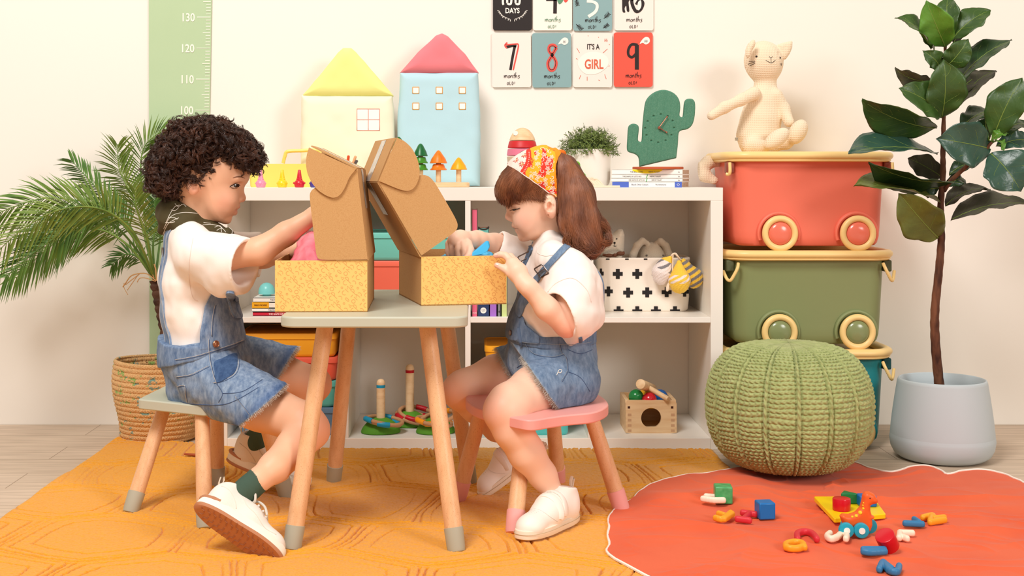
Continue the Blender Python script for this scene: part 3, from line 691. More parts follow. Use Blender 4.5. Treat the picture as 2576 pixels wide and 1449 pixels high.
# ------------------------------------------------ rolling storage bins
def bin_(label, px_l, px_r, z0, z1, colr, dx=0, top_domes=False, D0=3.765):
    s = 860.0; xc = (2041+dx-CX)/F*D0; root = thing('storage_bin', label, 'storage bin', (xc, D0+CAM_Y+.18, z0), 'stacked rolling storage bins')
    bm_ = mk('bin_'+colr[0], colr[1], .42, (300,.03,.0008)); yc = D0+CAM_Y+.175; h = z1-z0
    rings_ = []
    for z, k in ((.012,.86),(.014,.9),(.022,.93),(.04,.95),(.06,.957),(h-.055,.995),(h-.05,1.),(h-.03,1.002)):
        rings_.append(np.array([(xc+p[0], yc+p[1], z0+z) for p in rrect(.455*k, .33*k, .05*min(1,k+.02), 8)]))
    body = obj('tub', loft(rings_), bm_, root, sharp=40)
    lid = MB(); zt = z1-.012
    rr = np.array([(xc+p[0], yc+p[1], zt) for p in rrect(.485, .365, .075, 10)])
    lid.tube(rr, .0155, 14, closed=True, up=(0,0,1), flat=.8)
    lid.tube(rr*np.array([1,1,1])+np.array([0,0,-.013]), .009, 10, closed=True, up=(0,0,1), flat=.6)
    lid.prism([(p[0]+xc, p[1]+yc) for p in rrect(.47, .35, .07, 8)], (0,0,zt-.016), (1,0,0), (0,1,0), .008)
    lo = obj('lid', lid, CREAM, root, sharp=40, label='cream rimmed lid')
    if top_domes:
        for px in (1975, 2103): obj('raised_disc', MB().lathe([(.036,0),(.036,.012),(.033,.016),(0,.017)], (P(px,0,D0+.12)[0], yc-.02, zt-.008), 36), CREAM, lo)
    for wx in (-75, 121):
        x = (2037+wx+dx-CX)/F*D0; zc = z0+.0505; yf = D0+CAM_Y
        am = MB(); pts = [(x+.0585*math.cos(a), yf+.0135, zc+.0585*math.sin(a)) for a in np.linspace(-.35, PI+.35, 30)]
        am.tube(pts, .006, 8); obj('wheel_arch', am, bm_, body)
        wm = MB(); wm.tube([(x+.0435*math.cos(a), yf-.002, zc+.0435*math.sin(a)) for a in np.arange(48)*2*PI/48], .0095, 14, closed=True)
        wh = obj('wheel', wm, CREAM, root, label='cream wheel ring')
        hb = MB(); M_ = np.array([[1,0,0],[0,0,-1],[0,1,0]]).astype(float)
        hb.lathe([(.0335,-.012),(.0335,.002),(.030,.0065),(.022,.0095),(.011,.0115),(0,.012)], (x, yf-.002, zc), 40, M_); obj('hub', hb, mk('hub_'+colr[0], colr[1], .2, spec=.6), wh)
    for sx_ in (-1, 1):   # latch and bail handle
        x = xc+sx_*.232
        obj('latch_block', MB().box((x-.012,yc-.155,zt-.052), (x+.012,yc-.12,zt-.018)), mk('latch_'+colr[0], tuple(int(v*.62) for v in colr[1]), .5), root, bevel=.004)
        hm = MB(); hm.tube(spline([(x+sx_*.006,yc-.172,zt-.02),(x+sx_*.006,yc-.176,zt-.045),(x+sx_*.008,yc-.172,zt-.054),(x+sx_*.016,yc-.168,zt-.054)] if z0 > .5 else
                [(x-sx_*.020,yc-.172,zt-.026),(x-sx_*.016,yc-.180,zt-.040),(x-sx_*.006,yc-.180,zt-.060),(x+sx_*.004,yc-.176,zt-.076),(x+sx_*.012,yc-.165,zt-.072),(x+sx_*.020,yc-.150,zt-.050)], 6), .0048, 8)
        obj('handle', hm, CREAM, root)
    return root
bin_('coral storage bin on wheels with cream lid, topmost of the stack', 0,0, .583, .873, ('coral', (242,122,98)), top_domes=True)
bin_('olive green storage bin on wheels, middle of the stack', 0,0, .2945, .584, ('olive', (136,146,98)), dx=-1)
bin_('teal storage bin on wheels, bottom of the stack behind the pouf', 0,0, .002, .2955, ('teal', (36,136,142)), dx=-2)

# ------------------------------------------------ knitted pouf
pcx, pcy = P(1984,0,3.455)[0], 3.455+CAM_Y
def pouf():
    nu, nv = 1400, 520; u = np.arange(nu)/nu*2*PI; v = np.linspace(0, 1, nv)
    R, H = .213, .338; prof_r = []; 
    t = v*PI; r = R*np.sin(t)**.60; z = H/2*(1+np.sign(-np.cos(t))*np.abs(np.cos(t))**.92)
    U, T = np.meshgrid(u, t); Rr = np.tile(r[:,None], (1,nu)); Z = np.tile(z[:,None], (1,nu))
    seg = 16; ph = (U+.12)/(2*PI)*seg; fr = ph-np.floor(ph); rib = np.exp(-((np.minimum(fr, 1-fr))/.055)**2)
    rows = 46; yy = v[:,None]*rows+.25*vnoise(U*6, Z*30, 0, 7); row = np.abs(np.sin(yy*PI))
    st_ = np.sin(ph*PI*11+np.floor(yy)*1.1+2.5*np.sin(yy*PI)**1); knit = row**.55*(.75+.25*st_)
    ribtex = .8+.2*np.sin(v[:,None]*rows*PI*1.15+(fr-.5)*18)
    disp = (1-rib)*knit*.0068+rib*ribtex*.0095-.006*np.exp(-((np.minimum(fr, 1-fr)-.085)/.03)**2)
    bul = .004*np.sin(fr*PI)**1; taper = np.clip(np.sin(t)*2.2, .25, 1)[:,None]
    Rr = Rr+(disp+bul)*taper; Z = Z-np.cos(T)*disp*.6*taper
    X = pcx+Rr*np.cos(U); Y = pcy+Rr*np.sin(U); V = np.stack([X, Y, Z+.0165], -1).reshape(-1,3)
    ids = np.arange(nu*nv).reshape(nv, nu); nx = np.roll(ids, -1, 1); q = np.stack([ids[:-1], nx[:-1], nx[1:], ids[1:]], -1).reshape(-1,4)
    return V, q
pm_ = mk('olive_yarn', (158,168,108), .9, (1400,.5,.001), ((176,184,124),50,.35,.65), spec=.15, sheen=.2)
V_, q_ = pouf(); tag(obj('pouf', raw_mesh('pouf', V_, q_, True), pm_, sharp=0), 'round olive green knitted pouf in front of the storage bins', 'pouf')
# ------------------------------------------------ draping flat pieces, seams and prints onto a body
from mathutils.bvhtree import BVHTree
from mathutils.geometry import delaunay_2d_cdt
CAMP = Vector((0, CAM_Y, CAM_H))
def bvh(*objs):
    V = []; Fc = []
    for o in objs:
        n = len(V); V += [v.co.copy() for v in o.data.vertices]; Fc += [tuple(i+n for i in p.vertices) for p in o.data.polygons]
    return BVHTree.FromPolygons(V, Fc)
def hit(b, px, py, back=None):
    d = (Vector(P(px, py, 1.))-CAMP).normalized(); h = b.ray_cast(CAMP, d)
    if h[0] is None:   # off the silhouette: nearest surface point
        q = CAMP+d*3.0; h = b.find_nearest(q)
        return np.array(h[0]), np.array(h[1])
    n = np.array(h[1]); 
    if n.dot(np.array(d)) > 0: n = -n
    return np.array(h[0]), n
def drape_line(b, pts, off=.0005, n=6, closed=False):
    q = spline(pts, n, closed) if len(pts) > 2 else np.array([np.array(pts[0])*(1-t)+np.array(pts[1])*t for t in np.linspace(0,1,max(n,2))])
    out = []
    for x, y in q:
        h, nn = hit(b, x, y)
        if out and np.linalg.norm(h+nn*off-out[-1]) > .03: continue
        out.append(h+nn*off)
    if len(out) < 2: out = [out[0], out[0]+.001]
    return np.array(out)
def drape(name, b, poly, mat, parent=None, t=.0015, off=.0002, step=4., smooth_n=3, col=None, mirror=None, label=None, n=5, relax=0):
    poly = spline(poly, n, True) if n > 1 else np.array(poly, float)
    x0, y0 = poly.min(0); x1, y1 = poly.max(0); gx, gy = np.meshgrid(np.arange(x0, x1, step), np.arange(y0, y1, step))
    sd = poly_sd(gx, gy, poly); inn = np.stack([gx[sd < -step*.45], gy[sd < -step*.45]], 1)
    seg = []
    for i in range(len(poly)):
        a, c_ = poly[i], poly[(i+1) % len(poly)]; k = max(1, int(np.hypot(*(c_-a))/step)); seg += [a+(c_-a)*j/k for j in range(k)]
    seg = np.array(seg); pts = np.concatenate([seg, inn]) if len(inn) else seg; m = len(seg)
    r = delaunay_2d_cdt([Vector(p) for p in pts], [(i, (i+1) % m) for i in range(m)], [], 1, 1e-5)
    q = np.array([v[:] for v in r[0]]); T = [tuple(f) for f in r[2]]
    Hh = [hit(b, x, y) for x, y in q]; V = np.array([h[0] for h in Hh]); Nn = np.array([h[1] for h in Hh])
    adj = [[] for _ in q]
    for f in T:
        for i in range(len(f)): adj[f[i]] += [f[i-1], f[(i+1) % len(f)]]
    for _ in range(smooth_n):
        Nn = np.array([Nn[i]+Nn[a].sum(0) if a else Nn[i] for i, a in enumerate(adj)]); Nn /= np.linalg.norm(Nn, axis=1)[:,None]+1e-9
    for _ in range(relax):
        V = np.array([V[i]*.5+V[a].mean(0)*.5 if a else V[i] for i, a in enumerate(adj)])
    A = V+Nn*(off+t); B = V+Nn*off*.0; k = len(V)
    if mirror is not None:
        A, B = A.copy(), B.copy(); A[:,1] = 2*mirror-A[:,1]; B[:,1] = 2*mirror-B[:,1]
    Fc = T+[tuple(i+k for i in f[::-1]) for f in T]
    used = {}
    for f in T:
        for i in range(len(f)):
            e = (f[i], f[(i+1) % len(f)]); used[e] = 1
    for (a, c_) in list(used):
        if (c_, a) not in used: Fc.append((c_, a, a+k, c_+k))
    nf = np.cross(A[T[0][1]]-A[T[0][0]], A[T[0][2]]-A[T[0][0]]).dot(Nn[T[0][0]])
    if (nf < 0) != (mirror is not None): Fc = [f[::-1] for f in Fc]
    me = raw_mesh(name, np.concatenate([A, B]), Fc)
    if col is not None:
        c_ = np.array([col(x, y) for x, y in q]); c_ = np.concatenate([np.concatenate([c_, c_]), np.ones((2*k,1))], 1)
        at = me.color_attributes.new('Col', 'FLOAT_COLOR', 'POINT'); at.data.foreach_set('color', c_.astype(np.float32).ravel())
    return obj(name, me, mat, parent, sharp=50, label=label)
def mirrored(o, yc, parent):
    c = o.copy(); c.data = o.data.copy(); COL.objects.link(c)
    for v in c.data.vertices: v.co.y = 2*yc-v.co.y
    c.data.flip_normals(); return c
def mbt(mb, M):   # transform all points so far by 3x3 columns + origin
    A, o = M; mb.v = [v@A.T+o for v in mb.v]; return mb
def frame(f, u, o):
    f = np.array(f, float); f /= np.linalg.norm(f); u = np.array(u, float); u -= f*u.dot(f); u /= np.linalg.norm(u); s = np.cross(u, f)
    return np.stack([f, s, u], 1), np.array(o, float)
# denim: faded blue twill with streaks
def denim(name, c0, c1, scale=55):
    m = vcol_mat(name, .85, (1500,.5,.0009), spec=.15); N, L = nodes(m); b = N['Principled BSDF']; src = b.inputs['Base Color'].links[0].from_socket
    tc = N.new('ShaderNodeTexCoord'); mp = N.new('ShaderNodeMapping'); mp.inputs['Scale'].default_value = (1.4,1.,.5); L.new(tc.outputs['Object'], mp.inputs[0])
    n = N.new('ShaderNodeTexNoise'); n.inputs['Scale'].default_value = scale; n.inputs['Detail'].default_value = 8; n.inputs['Roughness'].default_value = .7; L.new(mp.outputs[0], n.inputs['Vector'])
    cr = N.new('ShaderNodeValToRGB'); e = cr.color_ramp.elements; e[0].position = .32; e[0].color = lin(c0); e[1].position = .7; e[1].color = lin(c1); L.new(n.outputs['Fac'], cr.inputs[0])
    mx = N.new('ShaderNodeMix'); mx.data_type = 'RGBA'; mx.blend_type = 'MULTIPLY'; mx.inputs[0].default_value = 1
    L.new(cr.outputs[0], mx.inputs[6]); L.new(src, mx.inputs[7]); L.new(mx.outputs[2], b.inputs['Base Color']); return m
SKIN = vcol_mat('child_skin', .48, (260,.06,.0008), sss=.12, spec=.35)
COTTON = mk('white_cotton', (250,240,232), .9, (900,.25,.0008), spec=.12, sheen=.15)
THREAD = mk('pale_thread', (214,206,196), .8); NAVY_SHADE = mk('navy_shade_thread', (66,86,122), .8); BRASS = mk('copper_button', (176,120,88), .35, spec=.6)  # the navy one draws shade along the denim seams
def set_metal(m): nodes(m)[0]['Principled BSDF'].inputs['Metallic'].default_value = .8
set_metal(BRASS); GUN = mk('dark_buckle', (120,112,110), .3); set_metal(GUN)
DARK = mk('dark_iris', (38,24,18), .15, spec=.8); EYEW = mk('eye_white', (238,226,218), .25, spec=.6); BROWM = mk('brow_hair', (96,56,36), .7)
def gauss(V, c, r): return np.exp(-((V-np.array(c))**2).sum(1)/r**2)[:,None]
def skin_col(base, spots):
    def f(V):
        c = np.tile(srgb(base), (len(V),1))
        c = c*(1+.04*vnoise(V[:,0]*40, V[:,1]*40, V[:,2]*40, 2))[:,None]
        for p, r, rgb, am in spots: g = np.clip(gauss(V, p, r)*am, 0, 1); c = c*(1-g)+srgb(rgb)*g
        return np.clip(c, 0, 1)
    return f
def fray(name, path, parent, mat, nrm_dir, ln=.006, cnt=260, seed=1, r=.00035):
    """loose threads along a hem"""
    rg = np.random.RandomState(seed); m = MB(); path = np.array(path); nd = np.array(nrm_dir, float)
    for i in range(cnt):
        k = rg.randint(0, len(path)-1); p = path[k]+(path[k+1]-path[k])*rg.rand(); d = nd+rg.randn(3)*.35; d /= np.linalg.norm(d); l = ln*(.5+rg.rand()); q = p-d*ln*.35
        m.tube([q, q+d*l*.5+rg.randn(3)*.0006, q+d*l+rg.randn(3)*.0012], r, 3, cap=False)
    return obj(name, m, mat, parent, sharp=0)
def ring_section(objm, o, n, tol=.004):
    """hem outline: centre and points of a mesh near a plane"""
    V = np.array([v.co[:] for v in objm.data.vertices]); return V
# ------------------------------------------------ shoes (built toe forward +x, up +z, 0.19 m long) then placed
def SG(a): q = math.sin(a); return math.copysign(abs(q)**.74, q)
def shoe(kind, M, parent, L_=.19, flip=1):
    s = SDF((-.03,-.05,-.005), (.22,.05,.13), .0022)
    foot = [(-.0,0,.03),(.05,0,.032),(.11,0,.028),(.165,0,.022)]
    s.ell((.02,0,.040), (.032,.028,.042), k=.02); s.cap((.02,0,.035), (.09,0,.034), .030, .031, .02); s.cap((.09,0,.034), (.15,.001,.022), .031, .024, .02); s.ell((.152,0,.02), (.032,.029,.022), k=.02)
    s.cap((.015,0,.06), (.02,0,.076), .026, .027, .015); s.cap((.055,0,.055), (.075,0,.055), .024, .021, .02)
    s.plane((0,0,.008), (0,0,-1)); s.cap((.022,0,.06), (.015,0,.12), .0205, .026, .004, 's'); s.plane((.02,0,.083), (-.25,0,1), .004)
    V, Q = s.mesh(); A, o = M; sc_ = L_/.19; V = V*sc_
    tr = lambda W: (W*np.array([1,flip,1]))@A.T+o
    um = {'sneaker': SHOE_M, 'velcro': SHOE_W}[kind]
    sh = obj('shoe', raw_mesh('shoe', tr(V), Q if flip > 0 else Q[:, ::-1], True), um, parent, sharp=0, label='off-white sneaker with tan sole' if kind == 'sneaker' else 'white two-strap sneaker')
    t = np.arange(60)*2*PI/60
    outl = np.array([((.0825+.1085*math.cos(a)*(1.0)), (.0365+.0035*math.cos(a)-.004*math.exp(-((math.cos(a)+.1)/.4)**2))*SG(a)) for a in t])
    def layer(z0, z1, g0, g1):
        return [np.array([(.082+(p[0]-.082)*g, p[1]*g, z) for p in outl]) for z, g in ((z0, g0-.03), (z0+.002, g0), ((z0+z1)/2, (g0+g1)/2+.012), (z1-.001, g1), (z1, g1-.03))]
    mid = loft([tr(r*sc_) for r in layer(.001,.020,1.0,.985)]); 
    if kind == 'sneaker':
        obj('midsole', mid, SHOE_MID, sh)
        os_ = MB(); los = loft([tr(r*sc_) for r in layer(-.006,.002,1.0,1.01)]); o_ = obj('outsole', los, SHOE_TAN, sh, label='tan ridged outsole')
        tm = MB()
        for k in range(15):
            x = -.012+k*.0135; wdt = .030*math.sqrt(max(.05, 1-((x-.082)/.104)**2))
            for sg in (-1, 1):
                q = np.array([(x, sg*wdt*1.08, -.0058), (x+.002, sg*wdt*.62, -.0064), (x+.009, sg*wdt*.55, -.0064), (x+.010, sg*wdt*.12, -.0064)])*sc_
                tm.tube(tr(q), .0012, 5)
        obj('tread', tm, SHOE_TAN2, o_)
        hl = MB(); hl.tube(tr(np.array([(-.010*0-.006,-.018,.050),(-.0115,-.010,.046),(-.013,0,.045),(-.0115,.010,.046),(-.006,.018,.050)])*sc_), .004, 8); 
        mt = MB(); mt.tube(tr(np.array([(.082+.106*math.cos(a), .0355*math.sin(a), .021) for a in np.linspace(PI*.72, PI*1.28, 16)])*sc_), .0042, 8); obj('heel_clip', mt, SHOE_TAN, sh)
    else:
        obj('midsole', mid, SHOE_SOLE, sh); gm = MB(); gm.tube(tr(np.array([(.0825+.1097*math.cos(a)*1.0, (.0382+.0035*math.cos(a)-.004*math.exp(-((math.cos(a)+.1)/.4)**2))*SG(a), .0125) for a in t])*sc_), .0006, 4, closed=True); obj('sole_groove', gm, mk('groove', (200,176,140), .7), sh, sharp=0)
    hl = MB(); hl.tube(tr(np.array([(-.008,0,.070),(-.013,0,.080),(-.016,0,.092),(-.011,0,.097),(-.006,0,.090),(-.005,0,.078)])*sc_), .0045, 6, flat=.3, up=(A@np.array([1,0,0]))); obj('pull_tab', hl, SHOE_TAB, sh)
    b = BVHTree.FromPolygons([Vector(v) for v in tr(V)], [tuple(int(i) for i in q) for q in Q])
    def on(x, y, z):
        h = b.find_nearest(Vector(tr(np.array([[x,y,z]])*sc_)[0])); return np.array(h[0]), np.array(h[1])
    def band(name, pts, wd, th, mat):
        q = []; 
        for p in spline(pts, 5): h, n = on(*p); q.append((h, n))
        m = MB(); m.tube([h+ (h-tr(np.array([[.08,0,.02]])*sc_)[0])/np.linalg.norm(h-tr(np.array([[.08,0,.02]])*sc_)[0])*th*.4 for h, n in q], wd/2, 10, flat=th/wd*1.0, up=None) if False else None
        c0 = tr(np.array([[.07,0,.015]])*sc_)[0]; H = np.array([h for h, n in q]); T = np.gradient(H, axis=0); T /= np.linalg.norm(T, axis=1)[:,None]
        R = H-c0; R -= T*(R*T).sum(1)[:,None]; R /= np.linalg.norm(R, axis=1)[:,None]; S = np.cross(T, R); rings_ = []
        for i in range(len(H)):
            e = 1.0 if 0 < i < len(H)-1 else .8
            rings_.append(np.array([H[i]+S[i]*a*wd*e/2+R[i]*c_*th for a, c_ in ((-1,-.6),(-1,.6),(-.85,1),(.85,1),(1,.6),(1,-.6))]))
        return obj(name, loft(rings_), mat, sh, sharp=40)
    if kind == 'velcro':
        for x in (.062, .088):
            band('strap', [(x+.004,.034,.030),(x,.028,.05),(x-.002,.012,.064),(x-.002,-.010,.064),(x-.001,-.028,.050),(x+.003,-.036,.032),(x+.006,-.038,.022)], .017, .0022, SHOE_W)
        stt = MB()
        for pts in ([(.10,-.034,.026),(.115,-.028,.036),(.125,-.012,.042),(.125,.012,.042),(.115,.028,.036),(.10,.034,.026)], [(.10,-.034,.026),(.12,-.034,.022),(.15,-.03,.02)]):
            q = [on(*p) for p in spline(pts, 5)]; stt.tube([h for h, n in q], .0006, 4)
        obj('stitching', stt, THREAD, sh, sharp=0)
        dm = MB()
        for i in range(3):
            for j in (-1, 0, 1): h, n = on(.135+i*.006, j*.008, .05); dm.ball(h, .0007, 6)
        obj('vent_holes', dm, mk('vent_hole', (196,180,166), .8), sh, kind='stuff')
    else:
        lm = MB()
        for i, x in enumerate((.060,.072,.084,.096,.108)):
            z = .075-.006*i; q = [on(x+.004*a, y, z) for a, y in ((0,-.016),(1,-.006),(1,.006),(0,.016))]; c0 = tr(np.array([[.07,0,.0]])*sc_)[0]
            lm.tube([h+(h-c0)/np.linalg.norm(h-c0)*.002 for h, n in q], .0028, 6)
        up = lambda p: tr(np.array([p])*sc_)[0]
        lm.tube(spline([up((.064,0,.078)),up((.050,-.016,.092)),up((.062,-.032,.086)),up((.074,-.026,.070)),up((.066,0,.078))], 6), .0028, 6)
        lm.tube(spline([up((.066,0,.078)),up((.08,-.018,.080)),up((.098,-.034,.066)),up((.112,-.040,.046))], 6), .0026, 6)
        lm.tube(spline([up((.066,0,.078)),up((.075,.016,.080)),up((.09,.030,.070)),up((.10,.036,.056))], 6), .0026, 6)
        obj('laces', lm, mk('lace_grey', (214,206,194), .85), sh)
        stt = MB()
        for pts in ([(.045,-.030,.060),(.065,-.028,.045),(.09,-.032,.036),(.12,-.032,.026),(.15,-.026,.024)], [(.0,-.022,.055),(.02,-.030,.050),(.04,-.033,.036),(.05,-.034,.024)], [(.045,.030,.060),(.065,.028,.045),(.09,.032,.036),(.12,.032,.026)]):
            q = [on(*p) for p in spline(pts, 5)]; stt.tube([h for h, n in q], .0011, 4)
        obj('overlay_seams', stt, mk('seam_cream', (232,222,208), .7), sh, sharp=0, kind='stuff')
    return sh
SHOE_M = mk('mesh_offwhite', (240,232,222), .85, (700,.4,.001)); SHOE_W = mk('white_leather', (248,240,230), .5, (200,.06,.001))
SHOE_MID = mk('midsole_white', (246,240,226), .6); SHOE_SOLE = mk('sole_cream', (242,226,204), .6); SHOE_TAN = mk('gum_sole', (188,128,92), .7); SHOE_TAN2 = mk('gum_tread', (166,106,74), .7); SHOE_TAB = mk('tab_beige', (232,212,188), .8)
def finger(s, pts, r0, r1, k=.003):
    n = len(pts)-1
    for i in range(n): s.cap(pts[i], pts[i+1], r0+(r1-r0)*i/n, r0+(r1-r0)*(i+1)/n, k)
def strands(mb, guides, cnt, r, jit, rg, n=10, clump=None, sides=4, wave=0):
    """hair tubes interpolated between neighbouring guide curves (lists of 3d points of equal count)"""
    G = np.array([spline(g, 6) for g in guides])
    for _ in range(cnt):
        a = rg.rand()*(len(G)-1); i = min(int(a), len(G)-2); f = a-i; p = G[i]*(1-f)+G[i+1]*f
        o = rg.randn(3)*jit; t = np.linspace(0, 1, len(p))[:,None]; ph = rg.rand()*6.28
        p = p+o*(.5+.7*t)+rg.randn(3)*jit*t*.5
        if wave: p = p+wave*np.stack([np.sin(t[:,0]*14+ph), np.cos(t[:,0]*11+ph), np.sin(t[:,0]*9+ph*2)*.4], 1)*t
        m0 = int(rg.rand()*2); m1 = len(p)-int(rg.rand()*len(p)*.15)
        mb.tube(p[m0:m1], r*np.linspace(1, .55, m1-m0)*(.7+.6*rg.rand()), sides, cap=False)
# ------------------------------------------------ the boy
def build_boy():
    DH = 3.07; yH = DH+CAM_Y; p2 = lambda x, y, D=DH: P(x, y, D)
    boy = thing('person', 'child with curly dark hair in denim overall shorts on the sage green stool', 'person', P(530,1000,3.1)*np.array([1,1,0]))
    s = SDF((P(372,0,3.1)[0], 2.66+CAM_Y, .0), (P(850,0,3.0)[0], 3.34+CAM_Y, .86), .0025)
    hp = [(627,425),(622,447),(609,461),(602,472),(600,488),(601,508),(597,520),(588,536),(577,548),(573,557),(560,561),(530,556),(508,540),(494,520),(474,520),(455,505),(434,460),(430,410),(444,365),(478,336),(530,324),(582,336),(614,370),(628,400)]
    s.pillow([tuple(p2(*q)[[0,2]]) for q in hp], yH, .112, .071, k=.008)
    s.ell(p2(522,425), (.088,.072,.082), k=.03)
    for sg in (-1, 1):
        s.ell(p2(560,508,DH+sg*.033), (.027,.018,.024), k=.03)      # cheek
        s.cap(p2(612,452,DH+sg*.010), p2(597,450,DH+sg*.044), .0045, .004, k=.014)  # brow ridge
        s.ell(p2(597,466.5,DH+sg*.029), (.017,.012,.0085), k=.008, mode='s')      # socket
        s.ell(p2(589,467.5,DH+sg*.0265), (.0135,.0125,.0120), k=.003)                # eyeball under the lids
        s.ell(p2(487,466,DH+sg*.070), (.015,.0085,.024), rot('Y', 12), k=.006); s.ell(p2(488,464,DH+sg*.077), (.008,.005,.014), k=.004, mode='s')
    s.cap(p2(600,466), p2(608,495), .0058, .0080, k=.012); s.ell(p2(608.5,499), (.0092,.0095,.0088), k=.006)        # nose
    for sg in (-1, 1):
        s.ell(p2(601,503.5,DH+sg*.0100), (.0080,.0055,.0066), k=.005)
        s.ell(p2(607,510,DH+sg*.005), (.0035,.0028,.002), k=.002, mode='s')
        for (ya, yb, ra, dx) in ((518.5,525.5,.0062,0),(534.5,529.5,.0064,-7)):
            s.cap(p2(597+dx,ya,DH), p2(594+dx,ya,DH+sg*.010), ra, ra*.9, k=.004); s.cap(p2(594+dx,ya,DH+sg*.010), p2(579,yb-.5,DH+sg*.030), ra*.9, .0022, k=.004)
        s.cap(p2(604,527,DH+sg*.004), p2(576,526.5,DH+sg*.033), .0017, .0013, k=.0025, mode='s')
        s.ell(p2(571,524,DH+sg*.040), (.006,.005,.008), k=.008)
    s.ell(p2(571,552), (.009,.016,.009), k=.012)
    # neck, trunk
    s.chain([p2(500,520), p2(488,575), p2(485,600,3.08)], [.040,.037,.05], .02)
    s.chain([p2(482,620,3.08), p2(490,720,3.09), p2(505,850,3.1), p2(508,950,3.1)], [.055,.066,.064,.062], .02, sy=1.45)
    # arms
    nA = [P(492,640,2.975), P(572,642,2.95), P(652,632,2.94), P(720,588,2.95), P(792,540,2.965)]; s.chain(nA, [.036,.034,.0315,.0265,.0185], .012)
    fA = [P(500,640,3.19), P(585,655,3.20), P(665,645,3.19), P(735,632,3.08), P(775,630,3.0)]; s.chain(fA, [.036,.033,.028,.023,.018], .012)
    for W_, dr, dn in ((P(792,540,2.965), P(845,520,2.95), .010), (P(775,630,3.0), P(822,650,2.97), .010)):
        ax = dr-W_; ax /= np.linalg.norm(ax); sd_ = np.array([0,1.,0]); s.cap(W_, W_+ax*.03, .019, .020, .01, sy=1.2)
        for i, (o_, ln) in enumerate(((-.017,.030),(-.006,.036),(.006,.034),(.017,.028))):
            a = W_+ax*.036+sd_*o_; finger(s, [a, a+ax*ln*.6+np.array([0,0,-.004]), a+ax*ln*.9+np.array([0,0,-.018])], .0075, .006)
        finger(s, [W_+ax*.014+sd_*.018, W_+ax*.03+sd_*.028+np.array([0,0,-.012]), W_+ax*.045+sd_*.026+np.array([0,0,-.022])], .0085, .0065)
    # legs
    nL = [P(555,985,3.02), P(660,1022,2.97), P(762,1064,2.90), P(782,1082,2.885)]; s.chain(nL, [.068,.056,.046,.043], .015)
    s.chain([P(776,1082,2.885), P(742,1124,2.85), P(690,1176,2.785), P(650,1208,2.75), P(622,1232,2.738)], [.043,.041,.033,.025,.022], .012)
    s.chain([P(560,935,3.17), P(700,945,3.2), P(788,966,3.2)], [.066,.054,.043], .015); s.chain([P(790,968,3.2), P(735,1035,3.22), P(655,1100,3.235), P(628,1140,3.24)], [.042,.037,.026,.024], .012)
    spots = [(p2(563,508,DH-.052), .026, (228,134,110), .38), (p2(563,508,DH+.052), .026, (226,128,104), .5), (p2(611,500), .014, (228,138,112), .4),
             (P(812,1075,2.87), .045, (222,128,96), .35), (P(815,965,3.18), .045, (222,128,96), .35), (p2(487,478,DH-.075), .02, (222,122,98), .4)]
    for t in np.linspace(-1, 1, 9):
        for yy, r in ((519.5,.0048),(533,.0056)): spots.append((p2(600-abs(t)*18-(8 if yy > 530 else 0)*(1-abs(t)), yy+abs(t)*(6 if yy < 530 else -4), DH+t*.022), r, (206,96,84), .85))
    body = s.obj('body', SKIN, boy, skin_col((240,186,152), spots), smooth=2)
    B = bvh(body); MOUTH = mk('mouth_line', (126,50,44), .6); BROWL = mk('brow_dark', (128,82,56), .7)
    # eye, brow
    for mir in (None, yH):
        drape('eye', B, [(581,469),(586,465.5),(592,463.8),(599,465.3),(602,468.5),(597,471),(588,471.5)], EYEW, body, t=.0004, step=2, mirror=mir)
        drape('iris', B, [(588.5,465.8),(593,463.8),(599,465.3),(601,468.5),(598,471),(591,471.3),(588,468.5)], DARK, body, t=.0008, step=1.5, mirror=mir)
        drape('eyebrow', B, [(585,447.5),(596,443.5),(607,444),(616,449),(607,446.4),(597,446)], BROWL, body, t=.0008, step=2, mirror=mir)
        l = drape_line(B, [(577,470.5),(583,466),(591,463),(599,464.3),(603,467.5)], .0010); l2 = drape_line(B, [(580,472),(588,474),(597,473)], .0004)
        if mir is not None: l[:,1] = 2*mir-l[:,1]; l2[:,1] = 2*mir-l2[:,1]
        ml_ = drape_line(B, [(600,526.8),(594,527),(586,526.8),(578,525)], .0001)
        if mir is not None: ml_[:,1] = 2*mir-ml_[:,1]
        obj('mouth_line', MB().tube(ml_, .0006, 4), MOUTH, body, sharp=0)
        obj('eyelashes', MB().tube(l, [.0006]*2+[.0011]*(len(l)-4)+[.0006]*2, 5).tube(l2, .0004, 4), DARK, body)
    # curly hair: inner mass and ringlets
    h = SDF((P(365,0,3.1)[0], yH-.13, .70), (P(680,0,3.0)[0], yH+.13, .86), .0035)
    out = [(384,440),(388,402),(404,370),(432,338),(448,318),(500,308),(552,314),(592,330),(622,352),(644,378),(655,402),(645,416),(622,424),(596,414),(566,424),(548,446),(526,462),(505,468),(488,460),(470,470),(470,494),(440,500),(410,486),(390,466)]
    h = SDF((P(365,0,3.1)[0], yH-.13, P(0,520,3.07)[2]), (P(680,0,3.0)[0], yH+.13, P(0,290,3.07)[2]), .0035)
    h.pillow([tuple(p2(*q)[[0,2]]) for q in out], yH, .07, .094, k=.004, p=2.6)
    # keep the face side open: hair is only above the brow line in front of the ears
    hm = mk('dark_curls', (56,34,25), .30, (120,.2,.002), ((96,56,38),26,.4,.75), spec=.55)
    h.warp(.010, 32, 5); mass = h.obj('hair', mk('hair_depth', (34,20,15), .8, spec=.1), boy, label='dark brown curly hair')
    V = np.array([v.co[:] for v in mass.data.vertices]); Nn = np.array([v.normal[:] for v in mass.data.vertices]); rg = np.random.RandomState(4)
    cur = MB(); pick = rg.choice(len(V), 1400, replace=False); cen = p2(520,420)
